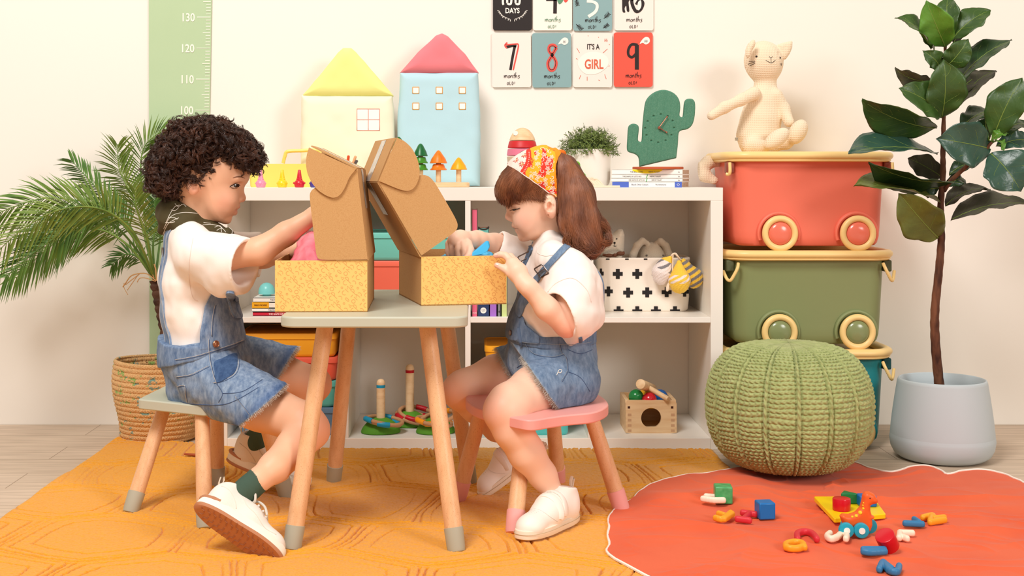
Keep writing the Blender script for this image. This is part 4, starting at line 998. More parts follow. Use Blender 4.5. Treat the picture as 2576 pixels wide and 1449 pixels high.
    for i in pick:
        c = V[i]; n = Nn[i]; d = c-cen; d /= np.linalg.norm(d)
        fl = vnoise(c[0]*14, c[1]*14, c[2]*14, 3)*2.2; ax = np.array([math.sin(fl)*.9, rg.randn()*.4, -1.0])+rg.randn(3)*.45; ax -= n*ax.dot(n)*.7; ax /= np.linalg.norm(ax)
        u = np.cross(ax, n); u /= np.linalg.norm(u)+1e-9; w_ = np.cross(u, ax); R = .0055+.0055*rg.rand(); L = .020+.030*rg.rand(); tn = .9+rg.rand()*1.1; hd = 1 if rg.rand() > .5 else -1; ph = rg.rand()*6.28
        base = c+n*(-.001+.004*rg.rand()); m = 16; t = np.linspace(0, 1, m)
        if rg.rand() < .08: base = base+n*.007; R *= 1.25
        for sub in range(10):
            a = hd*t*tn*2*PI+ph+(sub-4.5)*.10+rg.randn()*.03; rr = R*(1-.35*t)*(1+.12*rg.randn())
            pts = base+np.outer(t-.5, ax)*L+np.outer(np.cos(a)*rr, u)+np.outer(np.sin(a)*rr, w_)+ax*(sub-4.5)*.0009+rg.randn(3)*.0004
            cur.tube(pts, .00042*(1-.35*t)+.00006, 3, cap=False)
    obj('curls', cur, hm, mass, sharp=0, kind='stuff')
    # T-shirt
    t_ = SDF((P(390,0,3.1)[0], 2.83+CAM_Y, .38), (P(690,0,3.1)[0], 3.32+CAM_Y, .72), .0028)
    t_.chain([P(480,602,3.085), P(492,700,3.09), P(498,790,3.1), P(500,870,3.1)], [.058,.080,.082,.080], .02, sy=1.32)
    t_.cap(P(478,604,3.0), P(478,604,3.17), .042, .042, .03)
    t_.cap(P(495,640,2.985), P(625,664,2.925), .056, .0605, .022); t_.cap(P(505,640,3.18), P(668,640,3.2), .052, .058, .022)
    t_.cap(P(560,700,2.95), P(610,690,2.935), .045, .040, .03)
    t_.warp(.0045, (20,26,14), 6); t_.warp(.0016, (60,60,40), 8)
    a1 = P(625,664,2.925)-P(495,640,2.985); t_.plane(P(617,664,2.925), a1, .001); a2 = P(668,640,3.2)-P(505,640,3.18)
    t_.cap(P(560,652,2.95), P(619,664,2.926), .036, .0515, .002, 's'); t_.cap(P(610,640,3.19), P(657,640,3.2), .034, .0495, .002, 's')
    def cut_far(x, y, z):   # end of the far sleeve, only on the far side
        q = (x-P(655,640,3.2)[0])*1.0+0*y+0*z; return np.maximum(-q, -(y-(3.11+CAM_Y)))
    t_.op(cut_far, t_.lo, t_.lo+t_.n*t_.h, k=.001, mode='s', pad=0)
    shirt = t_.obj('t_shirt', COTTON, boy, smooth=8, label='white cotton t-shirt with wide sleeves'); TS = bvh(shirt)
    sm = MB(); sm.tube(drape_line(TS, [(486,600),(478,650),(476,700),(484,745),(498,757)], .0002), .0008, 5); obj('sleeve_seam', sm, mk('shirt_seam', (232,216,206), .9), shirt)
    # overalls
    d_ = SDF((P(392,0,3.1)[0], 2.8+CAM_Y, .24), (P(760,0,3.0)[0], 3.32+CAM_Y, .52), .0028)
    d_.chain([P(508,838,3.1), P(512,900,3.1), P(520,955,3.1)], [.092,.094,.086], .02, sy=1.25)
    hz = P(657,1024,2.94); hx = P(718,925,3.2)
    d_.cap(P(530,955,3.03), P(672,1036,2.93), .074, .077, .025); d_.cap(P(560,905,3.17), P(735,928,3.2), .066, .058, .025)
    d_.cap(P(470,985,3.06), P(500,985,3.14), .045, .045, .02)
    d_.warp(.0035, (26,26,20), 15); d_.warp(.0018, (70,60,55), 16)
    up = np.array([-.16,0,1.]); d_.plane(P(510,850,3.1), up, .001)
    nh = np.array([107,0,-124.])/164; ax1 = np.array([.70,-.12,-.55])
    def cut_leg(o, n, side):
        def fn(x, y, z): return np.maximum(-((x-o[0])*n[0]+(y-o[1])*n[1]+(z-o[2])*n[2]), side*(y-(3.075+CAM_Y))+0*x)
        return fn
    n1 = np.array([.655,-.0,-.756]); o1 = P(657,1024,2.94); n2 = np.array([.86,0.,-.5]); o2 = P(719,926,3.2)
    d_.op(cut_leg(o1, n1, 1), d_.lo, d_.lo+d_.n*d_.h, k=.001, mode='s', pad=0); d_.op(cut_leg(o2, n2, -1), d_.lo, d_.lo+d_.n*d_.h, k=.001, mode='s', pad=0)
    d_.cap(P(615,1003,2.97), P(662,1029,2.935), .044, .0665, .002, 's'); d_.cap(P(680,918,3.2), P(724,927,3.2), .040, .0535, .002, 's')
    d_.cap(P(500,820,3.1), P(500,850,3.1), .086, .082, .001, 's', sy=1.25)
    d_.plane((0,0,ZS+.0008), (0,0,-1), .003)  if False else None
    def dcol(V):
        c = np.ones((len(V), 3)); q = ((V-o1)@n1); near = V[:,1] < 3.075+CAM_Y
        dist = np.where(near, -q, -((V-o2)@n2)); b = np.exp(-((dist-.010)/.010)**2)[:,None]; c = c*(1-b*.62)+b*.62*np.array([.18,.34,.62])
        w1 = np.clip(1-dist/.004, 0, 1)[:,None]; c = c*(1-w1)+w1*np.array([1.7,1.5,1.35]); return np.clip(c, 0, 2)
    DN = denim('washed_denim', (86,112,148), (160,178,200), 60)
    ov = d_.obj('overalls', DN, boy, dcol, smooth=1, label='washed blue denim overall shorts with frayed hems'); OV = bvh(ov)
    both = bvh(shirt, ov)
    white_col = lambda x, y: (1,1,1)
    def piece(name, poly, grow, y0, y1, tint, warp=1):
        g = SDF((P(392,0,3.1)[0], 2.8+CAM_Y, .34), (P(680,0,3.0)[0], 3.34+CAM_Y, .66), .0026)
        g.chain([P(480,602,3.085), P(492,700,3.09), P(498,790,3.1), P(500,870,3.1)], [.058+grow,.080+grow,.082+grow,.080+grow], .02, sy=1.32)
        g.chain([P(508,838,3.1), P(512,900,3.1), P(520,955,3.1)], [.094+grow,.096+grow,.088+grow], .02, sy=1.25); g.warp(.0016, (26,26,20), 15)
        g.clip(poly, 3.09, y0, y1, .003); g.warp(.0008, (60,60,60), 19); return g.obj(name, DN, ov, lambda V: np.tile(np.array(tint), (len(V),1)), smooth=1)
    bib = piece('bib', [(566,700),(640,700),(640,850),(590,866),(526,866),(528,820),(536,760)], .006, yH-.115, yH+.115, (1,1,1.02))
    wb = piece('waistband', [(395,842),(440,856),(490,858),(535,852),(580,838),(650,812),(650,846),(600,866),(560,878),(520,890),(470,902),(395,924)], .0055, -9, 9, (.84,.87,.92))
    both = bvh(shirt, ov, bib, wb)
    def band_on(name, b, pts, wd, th, mat, parent, tint=(1.1,1.1,1.1)):
        C = spline(np.array(pts), 8); H = []; R = []
        for c in C: h, n, _, _ = b.find_nearest(Vector(c)); H.append(h[:]); R.append(n[:])
        H = np.array(H); R = np.array(R)
        for _ in range(3): H[1:-1] = (H[:-2]+H[1:-1]*2+H[2:])/4; R[1:-1] = R[:-2]+R[1:-1]+R[2:]
        R /= np.linalg.norm(R, axis=1)[:,None]; T = np.gradient(H, axis=0); T /= np.linalg.norm(T, axis=1)[:,None]; S = np.cross(T, R); S /= np.linalg.norm(S, axis=1)[:,None]
        rg_ = [np.array([H[i]+S[i]*a*wd/2+R[i]*q*th for a, q in ((-1,-.8),(-1,.7),(-.93,1),(.93,1),(1,.7),(1,-.8))]) for i in range(len(H))]
        m = loft(rg_); me = raw_mesh(name, np.concatenate(m.v), m.f); at = me.color_attributes.new('Col', 'FLOAT_COLOR', 'POINT')
        at.data.foreach_set('color', np.tile(np.array(tuple(tint)+(1,), np.float32), len(me.vertices))); o = obj(name, me, mat, parent, sharp=40)
        th_ = MB()
        for e in (-.86, .86): th_.tube([H[i]+S[i]*e*wd/2+R[i]*(th+.0002) for i in range(len(H))], .0006, 4)
        obj('stitching', th_, THREAD, o, sharp=0, kind='stuff'); return o
    globals()['band_on'] = band_on
    for dd in (-.062, .062):
        band_on('strap', both, [P(428,868,3.09+dd), P(415,800,3.09+dd), P(404,720,3.09+dd), P(404,650,3.09+dd), P(420,600,3.09+dd), P(445,575,3.09+dd), P(478,568,3.09+dd)], .032, .0035, DN, ov)
    drape('front_pocket', both, [(567,735),(590,733),(598,770),(606,798),(594,803),(584,795),(575,775)], DN, ov, t=.0062, off=.0006, step=5, col=lambda x, y: (.95,.95,.97), relax=1)
    drape('side_pocket', both, [(539,912),(560,902),(586,890),(596,893),(596,920),(588,940),(566,955),(546,962),(541,940)], denim('raw_denim', (48,72,112), (84,112,152)), ov, t=.0016, step=5, col=white_col)
    bq, bn = hit(both, 541, 866); bt_ = MB(); A_, _ = frame(np.cross(bn, (0,0,1)), bn, bq); bt_.lathe([(.0085,0),(.0085,.003),(.007,.0045),(.0055,.0035),(.004,.0045),(0,.0045)], (0,0,0), 28); mbt(bt_, (A_, bq+bn*.0035)); obj('button', bt_, BRASS, ov, label='copper button')
    bq, bn = hit(both, 414, 634); bk = MB(); A_, _ = frame((0,0,1), bn, bq)
    bk.tube(mbt(MB().add([(p[1],p[0],.004) for p in rrect(.034,.020,.004,3)], [(0,1,2)]), (A_, bq)).v[0], .0018, 6, closed=True); obj('strap_slider', bk, GUN, ov)
    seams = MB(); dark = MB(); FS = bvh(ov, bib, wb)
    for pts in ([(541,765),(534,800),(531,845)], [(420,857),(440,862),(480,864),(528,860)], [(440,905),(490,896),(540,881),(588,865),(612,855)], [(524,852),(527,900),(536,940),(545,965)], [(443,948),(480,942),(515,925),(525,920)],
                [(536,963),(562,956),(590,940),(600,915),(596,890)], [(568,737),(578,780),(588,798),(603,799)], [(446,972),(464,970),(466,990),(470,1010)], [(592,998),(618,1030),(634,1052)]):
        seams.tube(drape_line(FS, pts, .0005), .0005, 4)
        dark.tube(drape_line(FS, [(x+2.6, y+2.4) for x, y in pts], .0004), .0007, 4)  # offset navy line paints the shade beside each seam
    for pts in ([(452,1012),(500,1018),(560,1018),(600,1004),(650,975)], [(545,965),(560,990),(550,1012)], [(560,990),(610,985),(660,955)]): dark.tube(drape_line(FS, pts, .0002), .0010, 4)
    obj('topstitching', seams, THREAD, ov, sharp=0, kind='stuff'); obj('seam_shade', dark, NAVY_SHADE, ov, sharp=0, kind='stuff') if False else obj('navy_seam_shade', dark, NAVY_SHADE, ov, sharp=0)
    fm_ = mk('frayed_thread', (226,216,204), .9)
    for o_, n_, c0, r0, cd_ in ((o1, n1, P(657,1024,2.94), .083, 'near'), (o2, n2, P(719,926,3.2), .066, 'far')):
        V = np.array([v.co[:] for v in ov.data.vertices]); q = (V-o_)@n_; m_ = (np.abs(q) < .0025) & (((V-o_)**2).sum(1) < .0125); R = V[m_]
        rgf = np.random.RandomState(3); R = R[rgf.permutation(len(R))[:900]]; fr_ = MB()
        for p in R:
            d = n_*.9+rgf.randn(3)*.28; l = .003+.005*rgf.rand(); fr_.tube([p-n_*.001, p+d*l*.5, p+d*l+rgf.randn(3)*.001], .00026, 3, cap=False)
        obj('frayed_hem', fr_, fm_, ov, sharp=0, kind='stuff')
    # neckerchief
    k_ = SDF((P(395,0,3.1)[0], yH-.12, .60), (P(600,0,3.0)[0], yH+.12, .80), .0025)
    k_.chain([P(436,530,3.07), P(470,560,3.07), P(530,592,3.06), P(572,592,3.05)], [.036,.044,.028,.018], .02, sy=1.5)
    k_.ell(P(478,566,3.07), (.068,.084,.030), rot('Y', 22), k=.015); k_.cap(P(425,560,3.07), P(410,580,3.07), .03, .012, .02, sy=1.6); k_.ell(P(572,590,3.03), (.014,.02,.018), k=.008)
    k_.warp(.004, (55,40,55), 9)
    kc = k_.obj('neckerchief', mk('olive_bandana', (76,66,38), .85, (700,.2,.001)), boy, smooth=1, label='olive green neckerchief with white line print'); KB = bvh(kc)
    pr = MB()
    for pts in ([(418,560),(428,538),(440,520),(452,516)], [(412,575),(430,545),(460,535),(498,537)], [(410,590),(424,562),(450,548)], [(440,512),(448,520),(460,514),(468,520)], [(430,528),(440,530),(450,522)], [(424,548),(438,548),(446,552)], [(416,560),(430,560),(440,558)],
                [(510,566),(535,565),(560,572)], [(540,572),(552,568),(560,576)], [(545,580),(558,574),(568,584)], [(576,572),(584,580),(582,592)], [(555,568),(558,584)], [(512,560),(530,562)]):
        pr.tube(drape_line(KB, pts, .0002), .0007, 4)
    obj('bandana_print', pr, INK['w'], kc, sharp=0)
    # socks and sneakers
    sk = mk('forest_sock', (66,88,74), .9, (200,.6,.002), stretch=(1,1,.15))
    for a, b_, c_ in ((P(648,1209,2.75), P(625,1229,2.74), P(603,1244,2.732)), (P(668,1084,3.23), P(648,1110,3.238), P(626,1136,3.245))):
        m_ = SDF(np.minimum(a, c_)-.05, np.maximum(a, c_)+.05, .0025); m_.chain([a, b_, c_], [.0285,.0262,.0255] if a[1] < -1.2 else [.034,.032,.030], .01); ax = a-b_; m_.plane(a+ax*.15, ax, .001); ax = ax/np.linalg.norm(ax)
        sc0 = m_.obj('sock', sk, boy, label='dark green ribbed sock')
    shoe('sneaker', frame((.833,0,-.554), (.31,.82,.47), P(518,1286,2.672)), boy, .188, 1)
    shoe('sneaker', frame((.93,-.1,-.30), (.32,-.12,.93), P(597,1160,3.25)), boy, .195, 1)
    return boy
build_boy()
# ------------------------------------------------ the girl
def build_girl():
    DH = 3.09; yH = DH+CAM_Y; p2 = lambda x, y, D=DH: P(x, y, D)
    girl = thing('person', 'child in floral bandana, white tee and denim overall shorts on the pink stool', 'person', P(1400,1000,3.1)*np.array([1,1,0]))
    s = SDF((P(1100,0,3.2)[0], 2.72+CAM_Y, .0), (P(1500,0,3.1)[0], 3.36+CAM_Y, P(0,360,3.09)[2]), .0025)
    hp = [(1263,450),(1262,478),(1268,503),(1281,524),(1286,538),(1289,553),(1293,567),(1301,580),(1306,592),(1314,602),(1328,606),(1356,599),(1376,585),(1394,572),(1412,562),(1430,545),(1447,505),(1449,455),(1435,412),(1405,386),(1360,376),(1312,388),(1280,415)]
    s.pillow([tuple(p2(*q)[[0,2]]) for q in hp], yH, .112, .070, k=.008)
    s.ell(p2(1365,470), (.084,.071,.080), k=.03)
    for sg in (-1, 1):
        s.ell(p2(1328,553,DH+sg*.034), (.026,.018,.025), k=.03)
        s.cap(p2(1283,517,DH+sg*.012), p2(1300,512,DH+sg*.044), .0045, .004, k=.014)
        s.ell(p2(1290,527,DH+sg*.029), (.014,.012,.0085), k=.008, mode='s')
        s.ell(p2(1297.5,524.5,DH+sg*.0268), (.0132,.0130,.0118), k=.003)
        s.ell(p2(1385,520,DH+sg*.074), (.0160,.013,.0285), rot('Y', -8), k=.004)
        s.ell(p2(1385.5,514,DH+sg*.0905), (.0112,.0125,.0195), rot('Y', -8), k=.002, mode='s'); s.ell(p2(1381,522,DH+sg*.083), (.0060,.010,.0085), k=.002, mode='s'); s.chain([p2(1376,510,DH+sg*.081),p2(1384,506,DH+sg*.083),p2(1390,512,DH+sg*.083),p2(1389,526,DH+sg*.082)], [.0015,.0022,.0022,.0018], k=.003); s.ell(p2(1373.5,524,DH+sg*.080), (.0035,.005,.006), k=.003)
    s.cap(p2(1285,524), p2(1280,541), .0050, .0066, k=.012); s.ell(p2(1279,546.5), (.0080,.0082,.0074), k=.006)
    for sg in (-1, 1):
        s.ell(p2(1285,551,DH+sg*.0095), (.0076,.0052,.0064), k=.005); s.ell(p2(1280,557.5,DH+sg*.005), (.0035,.0028,.002), k=.002, mode='s')
        for (xa, ya, yb, ra) in ((1294,566.5,573,.0062),(1303.5,580,577,.0064)):
            s.cap(p2(xa,ya,DH), p2(xa+2,ya,DH+sg*.010), ra, ra*.9, k=.004); s.cap(p2(xa+2,ya,DH+sg*.010), p2(1315,yb,DH+sg*.026), ra*.9, .0022, k=.004)
        s.cap(p2(1290,573,DH+sg*.003), p2(1317,575,DH+sg*.030), .0019, .0013, k=.0025, mode='s')
    s.ell(p2(1314,596), (.008,.016,.009), k=.012)
    # neck, trunk
    s.chain([p2(1385,560), p2(1392,610), p2(1393,645)], [.036,.033,.05], .02)
    s.chain([p2(1393,660), p2(1398,740), p2(1392,850), p2(1398,940)], [.052,.066,.066,.066], .02, sy=1.4)
    # near arm and hand
    s.chain([P(1430,690,2.98), P(1436,765,2.94), P(1425,818,2.925), P(1375,775,2.905), P(1330,723,2.90), P(1318,712,2.903)], [.034,.031,.0265,.0255,.0195,.0175], .012)
    s.cap(P(1318,712,2.903), P(1302,685,2.918), .0185, .0215, .01, sy=.8); s.cap(P(1302,685,2.918), P(1291,667,2.93), .0215, .0185, .01, sy=.8)
    finger(s, [P(1290,662,2.93), P(1272,643,2.945), P(1259,640,2.95), P(1247,643,2.952)], .0092, .0064)
    finger(s, [P(1298,660,2.94), P(1284,645,2.965), P(1270,648,2.985), P(1262,656,2.99)], .0090, .0064)
    finger(s, [P(1305,668,2.95), P(1296,655,2.985), P(1285,664,3.0)], .0086, .0064); finger(s, [P(1311,678,2.95), P(1303,668,2.98), P(1294,678,2.995)], .0078, .006)
    finger(s, [P(1302,700,2.915), P(1284,687,2.918), P(1267,675,2.925), P(1250,667,2.93)], .0105, .0068, k=.004)
    # far arm and hand
    s.chain([P(1345,648,3.19), P(1290,632,3.18), P(1245,616,3.16), P(1200,605,3.10), P(1186,603,3.075)], [.034,.031,.027,.0225,.0185], .012)
    s.cap(P(1186,603,3.075), P(1152,605,3.04), .0185, .0225, .01); s.cap(P(1158,600,3.05), P(1142,606,3.05), .020, .015, .01)
    finger(s, [P(1140,600,3.065), P(1129,612,3.065), P(1127,632,3.06), P(1132,652,3.05)], .0088, .0066); finger(s, [P(1147,604,3.045), P(1138,620,3.035), P(1137,638,3.03), P(1144,658,3.02)], .0092, .0068)
    finger(s, [P(1156,610,3.03), P(1152,628,3.01), P(1154,644,3.005), P(1160,660,3.0)], .0092, .0068); finger(s, [P(1166,612,3.02), P(1167,630,3.0), P(1168,654,2.995)], .0084, .0064)
    finger(s, [P(1177,612,3.03), P(1183,628,3.0), P(1180,642,2.99), P(1172,650,2.985)], .0105, .0070)
    # legs
    s.chain([P(1425,965,3.03), P(1345,985,2.97), P(1282,1020,2.89), P(1268,1036,2.875)], [.068,.058,.049,.045], .015)
    s.chain([P(1268,1036,2.875), P(1290,1080,2.875), P(1325,1140,2.885), P(1365,1195,2.90), P(1386,1230,2.90)], [.045,.0435,.040,.031,.0245], .012)
    s.chain([P(1370,940,3.16), P(1250,950,3.17), P(1168,978,3.15), P(1158,985,3.15)], [.066,.055,.045,.043], .015)
    s.chain([P(1158,985,3.15), P(1195,1020,3.17), P(1250,1075,3.2), P(1330,1105,3.22)], [.042,.039,.034,.025], .012)
    spots = [(p2(1322,553,DH-.055), .026, (232,146,128), .34), (p2(1322,553,DH+.055), .026, (232,146,128), .34), (p2(1275,547), .012, (232,146,124), .35),
             (P(1245,1035,2.85), .045, (226,130,106), .40), (P(1135,985,3.12), .045, (222,128,106), .4), (p2(1386,540,DH-.075), .02, (236,140,118), .3), (P(1425,835,2.9), .03, (230,130,106), .45)]
    for q in (P(1246,642,2.952), P(1249,667,2.93), P(1132,652,3.05), P(1144,658,3.02), P(1160,660,3.0), P(1172,650,2.985)): spots.append((q, .010, (240,150,132), .5))
    for t in np.linspace(-1, 1, 9):
        spots.append((p2(1292+abs(t)*20, 567+abs(t)*4, DH+t*.021), .0048, (200,84,80), .85)); spots.append((p2(1303+abs(t)*11, 580-abs(t)*3, DH+t*.021), .0056, (206,92,88), .85))
    BROWL = mk('soft_brow', (176,122,92), .7)
    body = s.obj('body', SKIN, girl, skin_col((246,202,176), spots), smooth=2); B = bvh(body)
    for mir in (None, yH):
        drape('eye', B, [(1289,528),(1293,526.8),(1298,526),(1302,526.3),(1299,528.6),(1293,530)], EYEW, body, t=.0003, step=2, mirror=mir)
        drape('iris', B, [(1288.5,528.4),(1292,526.5),(1297,526),(1298.5,528.4),(1293,530)], DARK, body, t=.0006, step=1.5, mirror=mir)
        drape('eyebrow', B, [(1284,515),(1292,512),(1301,512),(1309,515),(1301,514),(1292,514.6)], BROWL, body, t=.0008, step=2, mirror=mir)
        l = drape_line(B, [(1286,529),(1291,527),(1297,526.2),(1303,525.5),(1309,523)], .0012); cr = drape_line(B, [(1288,520.5),(1295,518),(1303,518),(1308,520)], .0000)
        lm = MB()
        for k in range(2, len(l)-2, 2): lm.tube([l[k], l[k]+np.array([-.003,-.0012,-.0018]), l[k]+np.array([-.0058,-.0015,-.0012])], .00028, 3)
        lm.tube(l, .0009, 5)
        if mir is not None:
            for i, v in enumerate(lm.v): lm.v[i] = v*np.array([1,-1,1])+np.array([0,2*mir,0])
        obj('eyelashes', lm, DARK, body)
        ml_ = drape_line(B, [(1292,573.4),(1297,574.4),(1304,575.4)], .0001)
        if mir is not None: ml_[:,1] = 2*mir-ml_[:,1]
        obj('mouth_line', MB().tube(ml_, .0004, 4), BROWM, body, sharp=0)
    h_, n_ = hit(B, 1379.5, 540); obj('ear_stud', MB().ball(h_+n_*.001, .0016, 12), BRASS, body)
    # nails
    NAIL = mk('nail_pink', (246,196,180), .3)
    for x, y in ((1248,640.5),(1251,664.5)):
        drape('nail', B, [(x-4,y-1.5),(x+1,y-3),(x+4,y-1),(x+3,y+2),(x-2,y+2.5)], NAIL, body, t=.0003, step=1.5, n=2)
    # hair
    hs = SDF((P(1238,0,3.1)[0], yH-.115, P(0,680,3.05)[2]), (P(1560,0,3.1)[0], yH+.115, P(0,355,3.1)[2]), .003)
    hpoly = [(1266,430),(1250,462),(1248,490),(1256,508),(1278,520),(1282,500),(1294,516),(1306,508),(1320,503),(1336,502),(1352,505),(1368,502),(1374,492),(1388,486),(1403,494),(1404,540),(1412,580),(1440,600),(1470,590),(1478,520),(1468,450),(1440,400),(1400,376),(1360,368),(1315,380),(1284,408)]
    hs.pillow([tuple(p2(*q)[[0,2]]) for q in hpoly], yH, .060, .0835, k=.004, p=2.6)
    hs.chain([P(1425,440,3.07), P(1448,500,3.05), P(1460,560,3.03), P(1478,605,3.02), P(1490,632,3.01)], [.036,.043,.044,.036,.018], .02, sy=1.3)
    hs.warp(.003, (60,60,14), 8)
    HD = mk('hair_under', (104,62,42), .6, (300,.5,.002), spec=.2, stretch=(3,1,.2)); HM = mk('brown_hair', (112,66,44), .36, (60,.2,.002), ((158,98,64),34,.35,.7), spec=.5, stretch=(1,1,.5))
    mass = hs.obj('hair', HD, girl, label='wavy brown hair'); HB = bvh(mass); rg = np.random.RandomState(5)
    HBX = bvh(mass, body)
    fam = [([[(1285,418),(1258,446),(1247,474),(1252,503)],[(1298,424),(1272,452),(1260,484),(1266,513)],[(1312,432),(1290,456),(1276,488),(1279,521)]], 800, .00045),
           ([[(1310,430),(1290,456),(1277,488),(1279,518)],[(1314,434),(1298,456),(1288,484),(1291,514)],[(1328,444),(1312,462),(1304,484),(1309,506)],[(1345,456),(1332,472),(1328,488),(1336,503)],[(1362,470),(1352,480),(1352,494),(1362,504)],[(1380,482),(1371,488),(1369,496),(1372,503)]], 1500, .00042),
           ([[(1403,398),(1404,440),(1400,490),(1404,545),(1412,580),(1436,604)],[(1412,392),(1424,440),(1428,500),(1432,560),(1450,600),(1474,622)],[(1424,396),(1446,450),(1456,510),(1462,565),(1482,602),(1500,630)],[(1436,408),(1470,455),(1490,512),(1502,562),(1512,600),(1520,618)]], 2600, .00048)]
    hm = MB()
    for guides, cnt, r in fam:
        G = [spline(g, 5) for g in guides]
        for _ in range(cnt):
            a = rg.rand()*(len(G)-1); i = min(int(a), len(G)-2); f = a-i; q = G[i]*(1-f)+G[i+1]*f; q = q+rg.randn(2)*1.6+np.linspace(0,1,len(q))[:,None]*rg.randn(2)*3
            q[:,0] += (3.4 if cnt > 2000 else 1.2)*np.sin(np.linspace(0,7,len(q))+a*4)*np.linspace(.2,1,len(q)); q = q[:len(q)-rg.randint(0,4)]; off = .0008+rg.rand()*.0045; pts = []
            for x, y in q:
                h, n = hit(HBX, x, y)
                if pts and np.linalg.norm(h+n*off-pts[-1]) > .025: break
                pts.append(h+n*off)
            if len(pts) < 4: continue
            pts = np.array(pts); pts[1:-1] = (pts[:-2]+pts[1:-1]*2+pts[2:])/4
            hm.tube(pts, r*np.linspace(1,.5,len(pts)), 4, cap=False)
    locks = [[P(1436,560,3.0),P(1450,595,2.985),P(1448,625,2.985),P(1470,640,2.98),P(1492,628,2.985),P(1500,610,3.0)], [P(1450,560,3.0),P(1466,600,2.98),P(1485,632,2.98),P(1510,628,2.985),P(1516,606,2.99)],
             [P(1462,540,3.0),P(1482,585,2.99),P(1510,610,2.985),P(1532,610,3.0),P(1530,590,3.01)], [P(1475,530,3.02),P(1500,560,3.01),P(1524,575,3.02),P(1530,598,3.02),P(1512,618,3.02)],
             [P(1425,560,3.0),P(1432,590,2.985),P(1424,612,2.985),P(1440,630,2.98),P(1462,632,2.985)], [P(1450,570,3.04),P(1470,620,3.04),P(1486,645,3.04),P(1500,640,3.03)], [P(1480,500,3.04),P(1500,540,3.04),P(1518,560,3.04),P(1528,580,3.04)],
             [P(1436,540,3.1),P(1470,590,3.13),P(1490,640,3.13),P(1505,630,3.12)], [P(1446,520,3.15),P(1480,580,3.17),P(1500,620,3.16)], [P(1460,580,2.985),P(1455,610,2.975),P(1468,625,2.972),P(1484,618,2.978),P(1482,600,2.985)]]
    for L in locks:
        L = np.array(L)
        for _ in range(330):
            o = rg.randn(3)*.0045; t = np.linspace(0,1,len(L))[:,None]; hm.tube(spline(L+o*(1-.35*t)+rg.randn(3)*.0018*t, 7), .00030*(.8+.4*rg.rand()), 4, cap=False)
    for _ in range(70):
        a = P(1440+rg.rand()*50, 500+rg.rand()*100, 3.02); d = np.array([.012+.03*rg.rand(), rg.randn()*.01, rg.randn()*.014]); hm.tube(spline([a, a+d*.5+rg.randn(3)*.004, a+d+rg.randn(3)*.004], 5), .00022, 3, cap=False)
    obj('strands', hm, HM, mass, sharp=0, kind='stuff')
    # bandana
    HB2 = bvh(mass, body)
    W_, PK, RD, YL, OR = (srgb(c) for c in ((252,240,226),(246,218,206),(222,58,42),(246,176,40),(246,146,30)))
    def bc(x, y):
        d = math.hypot(x-1268, y-392); nz = float(vnoise(x/7., y/7., 0, 4)); n2 = float(vnoise(x/3.4, y/3.4, 2, 9)); n3 = float(vnoise(x/15., y/15., 1, 12))
        back = (x-1396)+(y-430)*.0
        if back > -2 and y < 480 or (y < 384 and x > 1376) : return OR
        if d < 58: return PK
        if d < 69: return RD
        if d < 96: return YL if n3 > -.45 else RD
        return RD if n3 > -.22 else YL
    poly = [(1281,417),(1298,398),(1326,381),(1362,370),(1388,371),(1402,380),(1411,390),(1402,401),(1398,420),(1402,450),(1406,480),(1404,502),(1394,496),(1379,485),(1360,469),(1340,454),(1320,441),(1300,428)]
    WPR = mk('white_print', (252,242,228), .85); sp_red = mk('motif_red', (206,64,44), .8); sp_gold = mk('motif_gold', (232,176,60), .8)
    bm = vcol_mat('printed_bandana', .85, (900,.2,.0008))
    # the scarf goes over the crown: near half, its mirror image, and the knot end
    bd = drape('bandana', HB2, poly, bm, girl, t=.0035, off=.0030, step=1.5, col=bc, n=4, relax=6, label='orange, red and white floral bandana')
    BDB = bvh(bd); pr = MB(); pr2 = MB(); pr3 = MB(); rgb_ = np.random.RandomState(12)
    inside = lambda x, y, mrg=3: poly_sd(np.array([[float(x)]]), np.array([[float(y)]]), spline(poly, 4, True))[0,0] < -mrg
    for k in range(26):
        an = -.35+k*.072; x, y = 1268+63.5*math.cos(an), 392+63.5*math.sin(an)
        if inside(x, y, 1.5): h, n = hit(BDB, x, y); pr.ball(h, .0013, 6)
    for mx, my in ((1313,413),(1297,402),(1318,390),(1336,404)):
        for q in range(4):
            a = q*PI/2+.5; P1 = (mx+3*math.cos(a), my+3*math.sin(a)); 
            for da in (-.45, .45):
                P2 = (mx+7.5*math.cos(a+da), my+7.5*math.sin(a+da))
                if inside(*P2, 1.5): pr2.tube(drape_line(BDB, [P1, P2], .0003, 4), .0009, 4)
            P2 = (mx+5*math.cos(a+PI/4), my+5*math.sin(a+PI/4))
            if inside(*P2, 1.5): pr3.tube(drape_line(BDB, [(mx+1,my), P2], .0003, 3), .0006, 4)
    cen_ = []
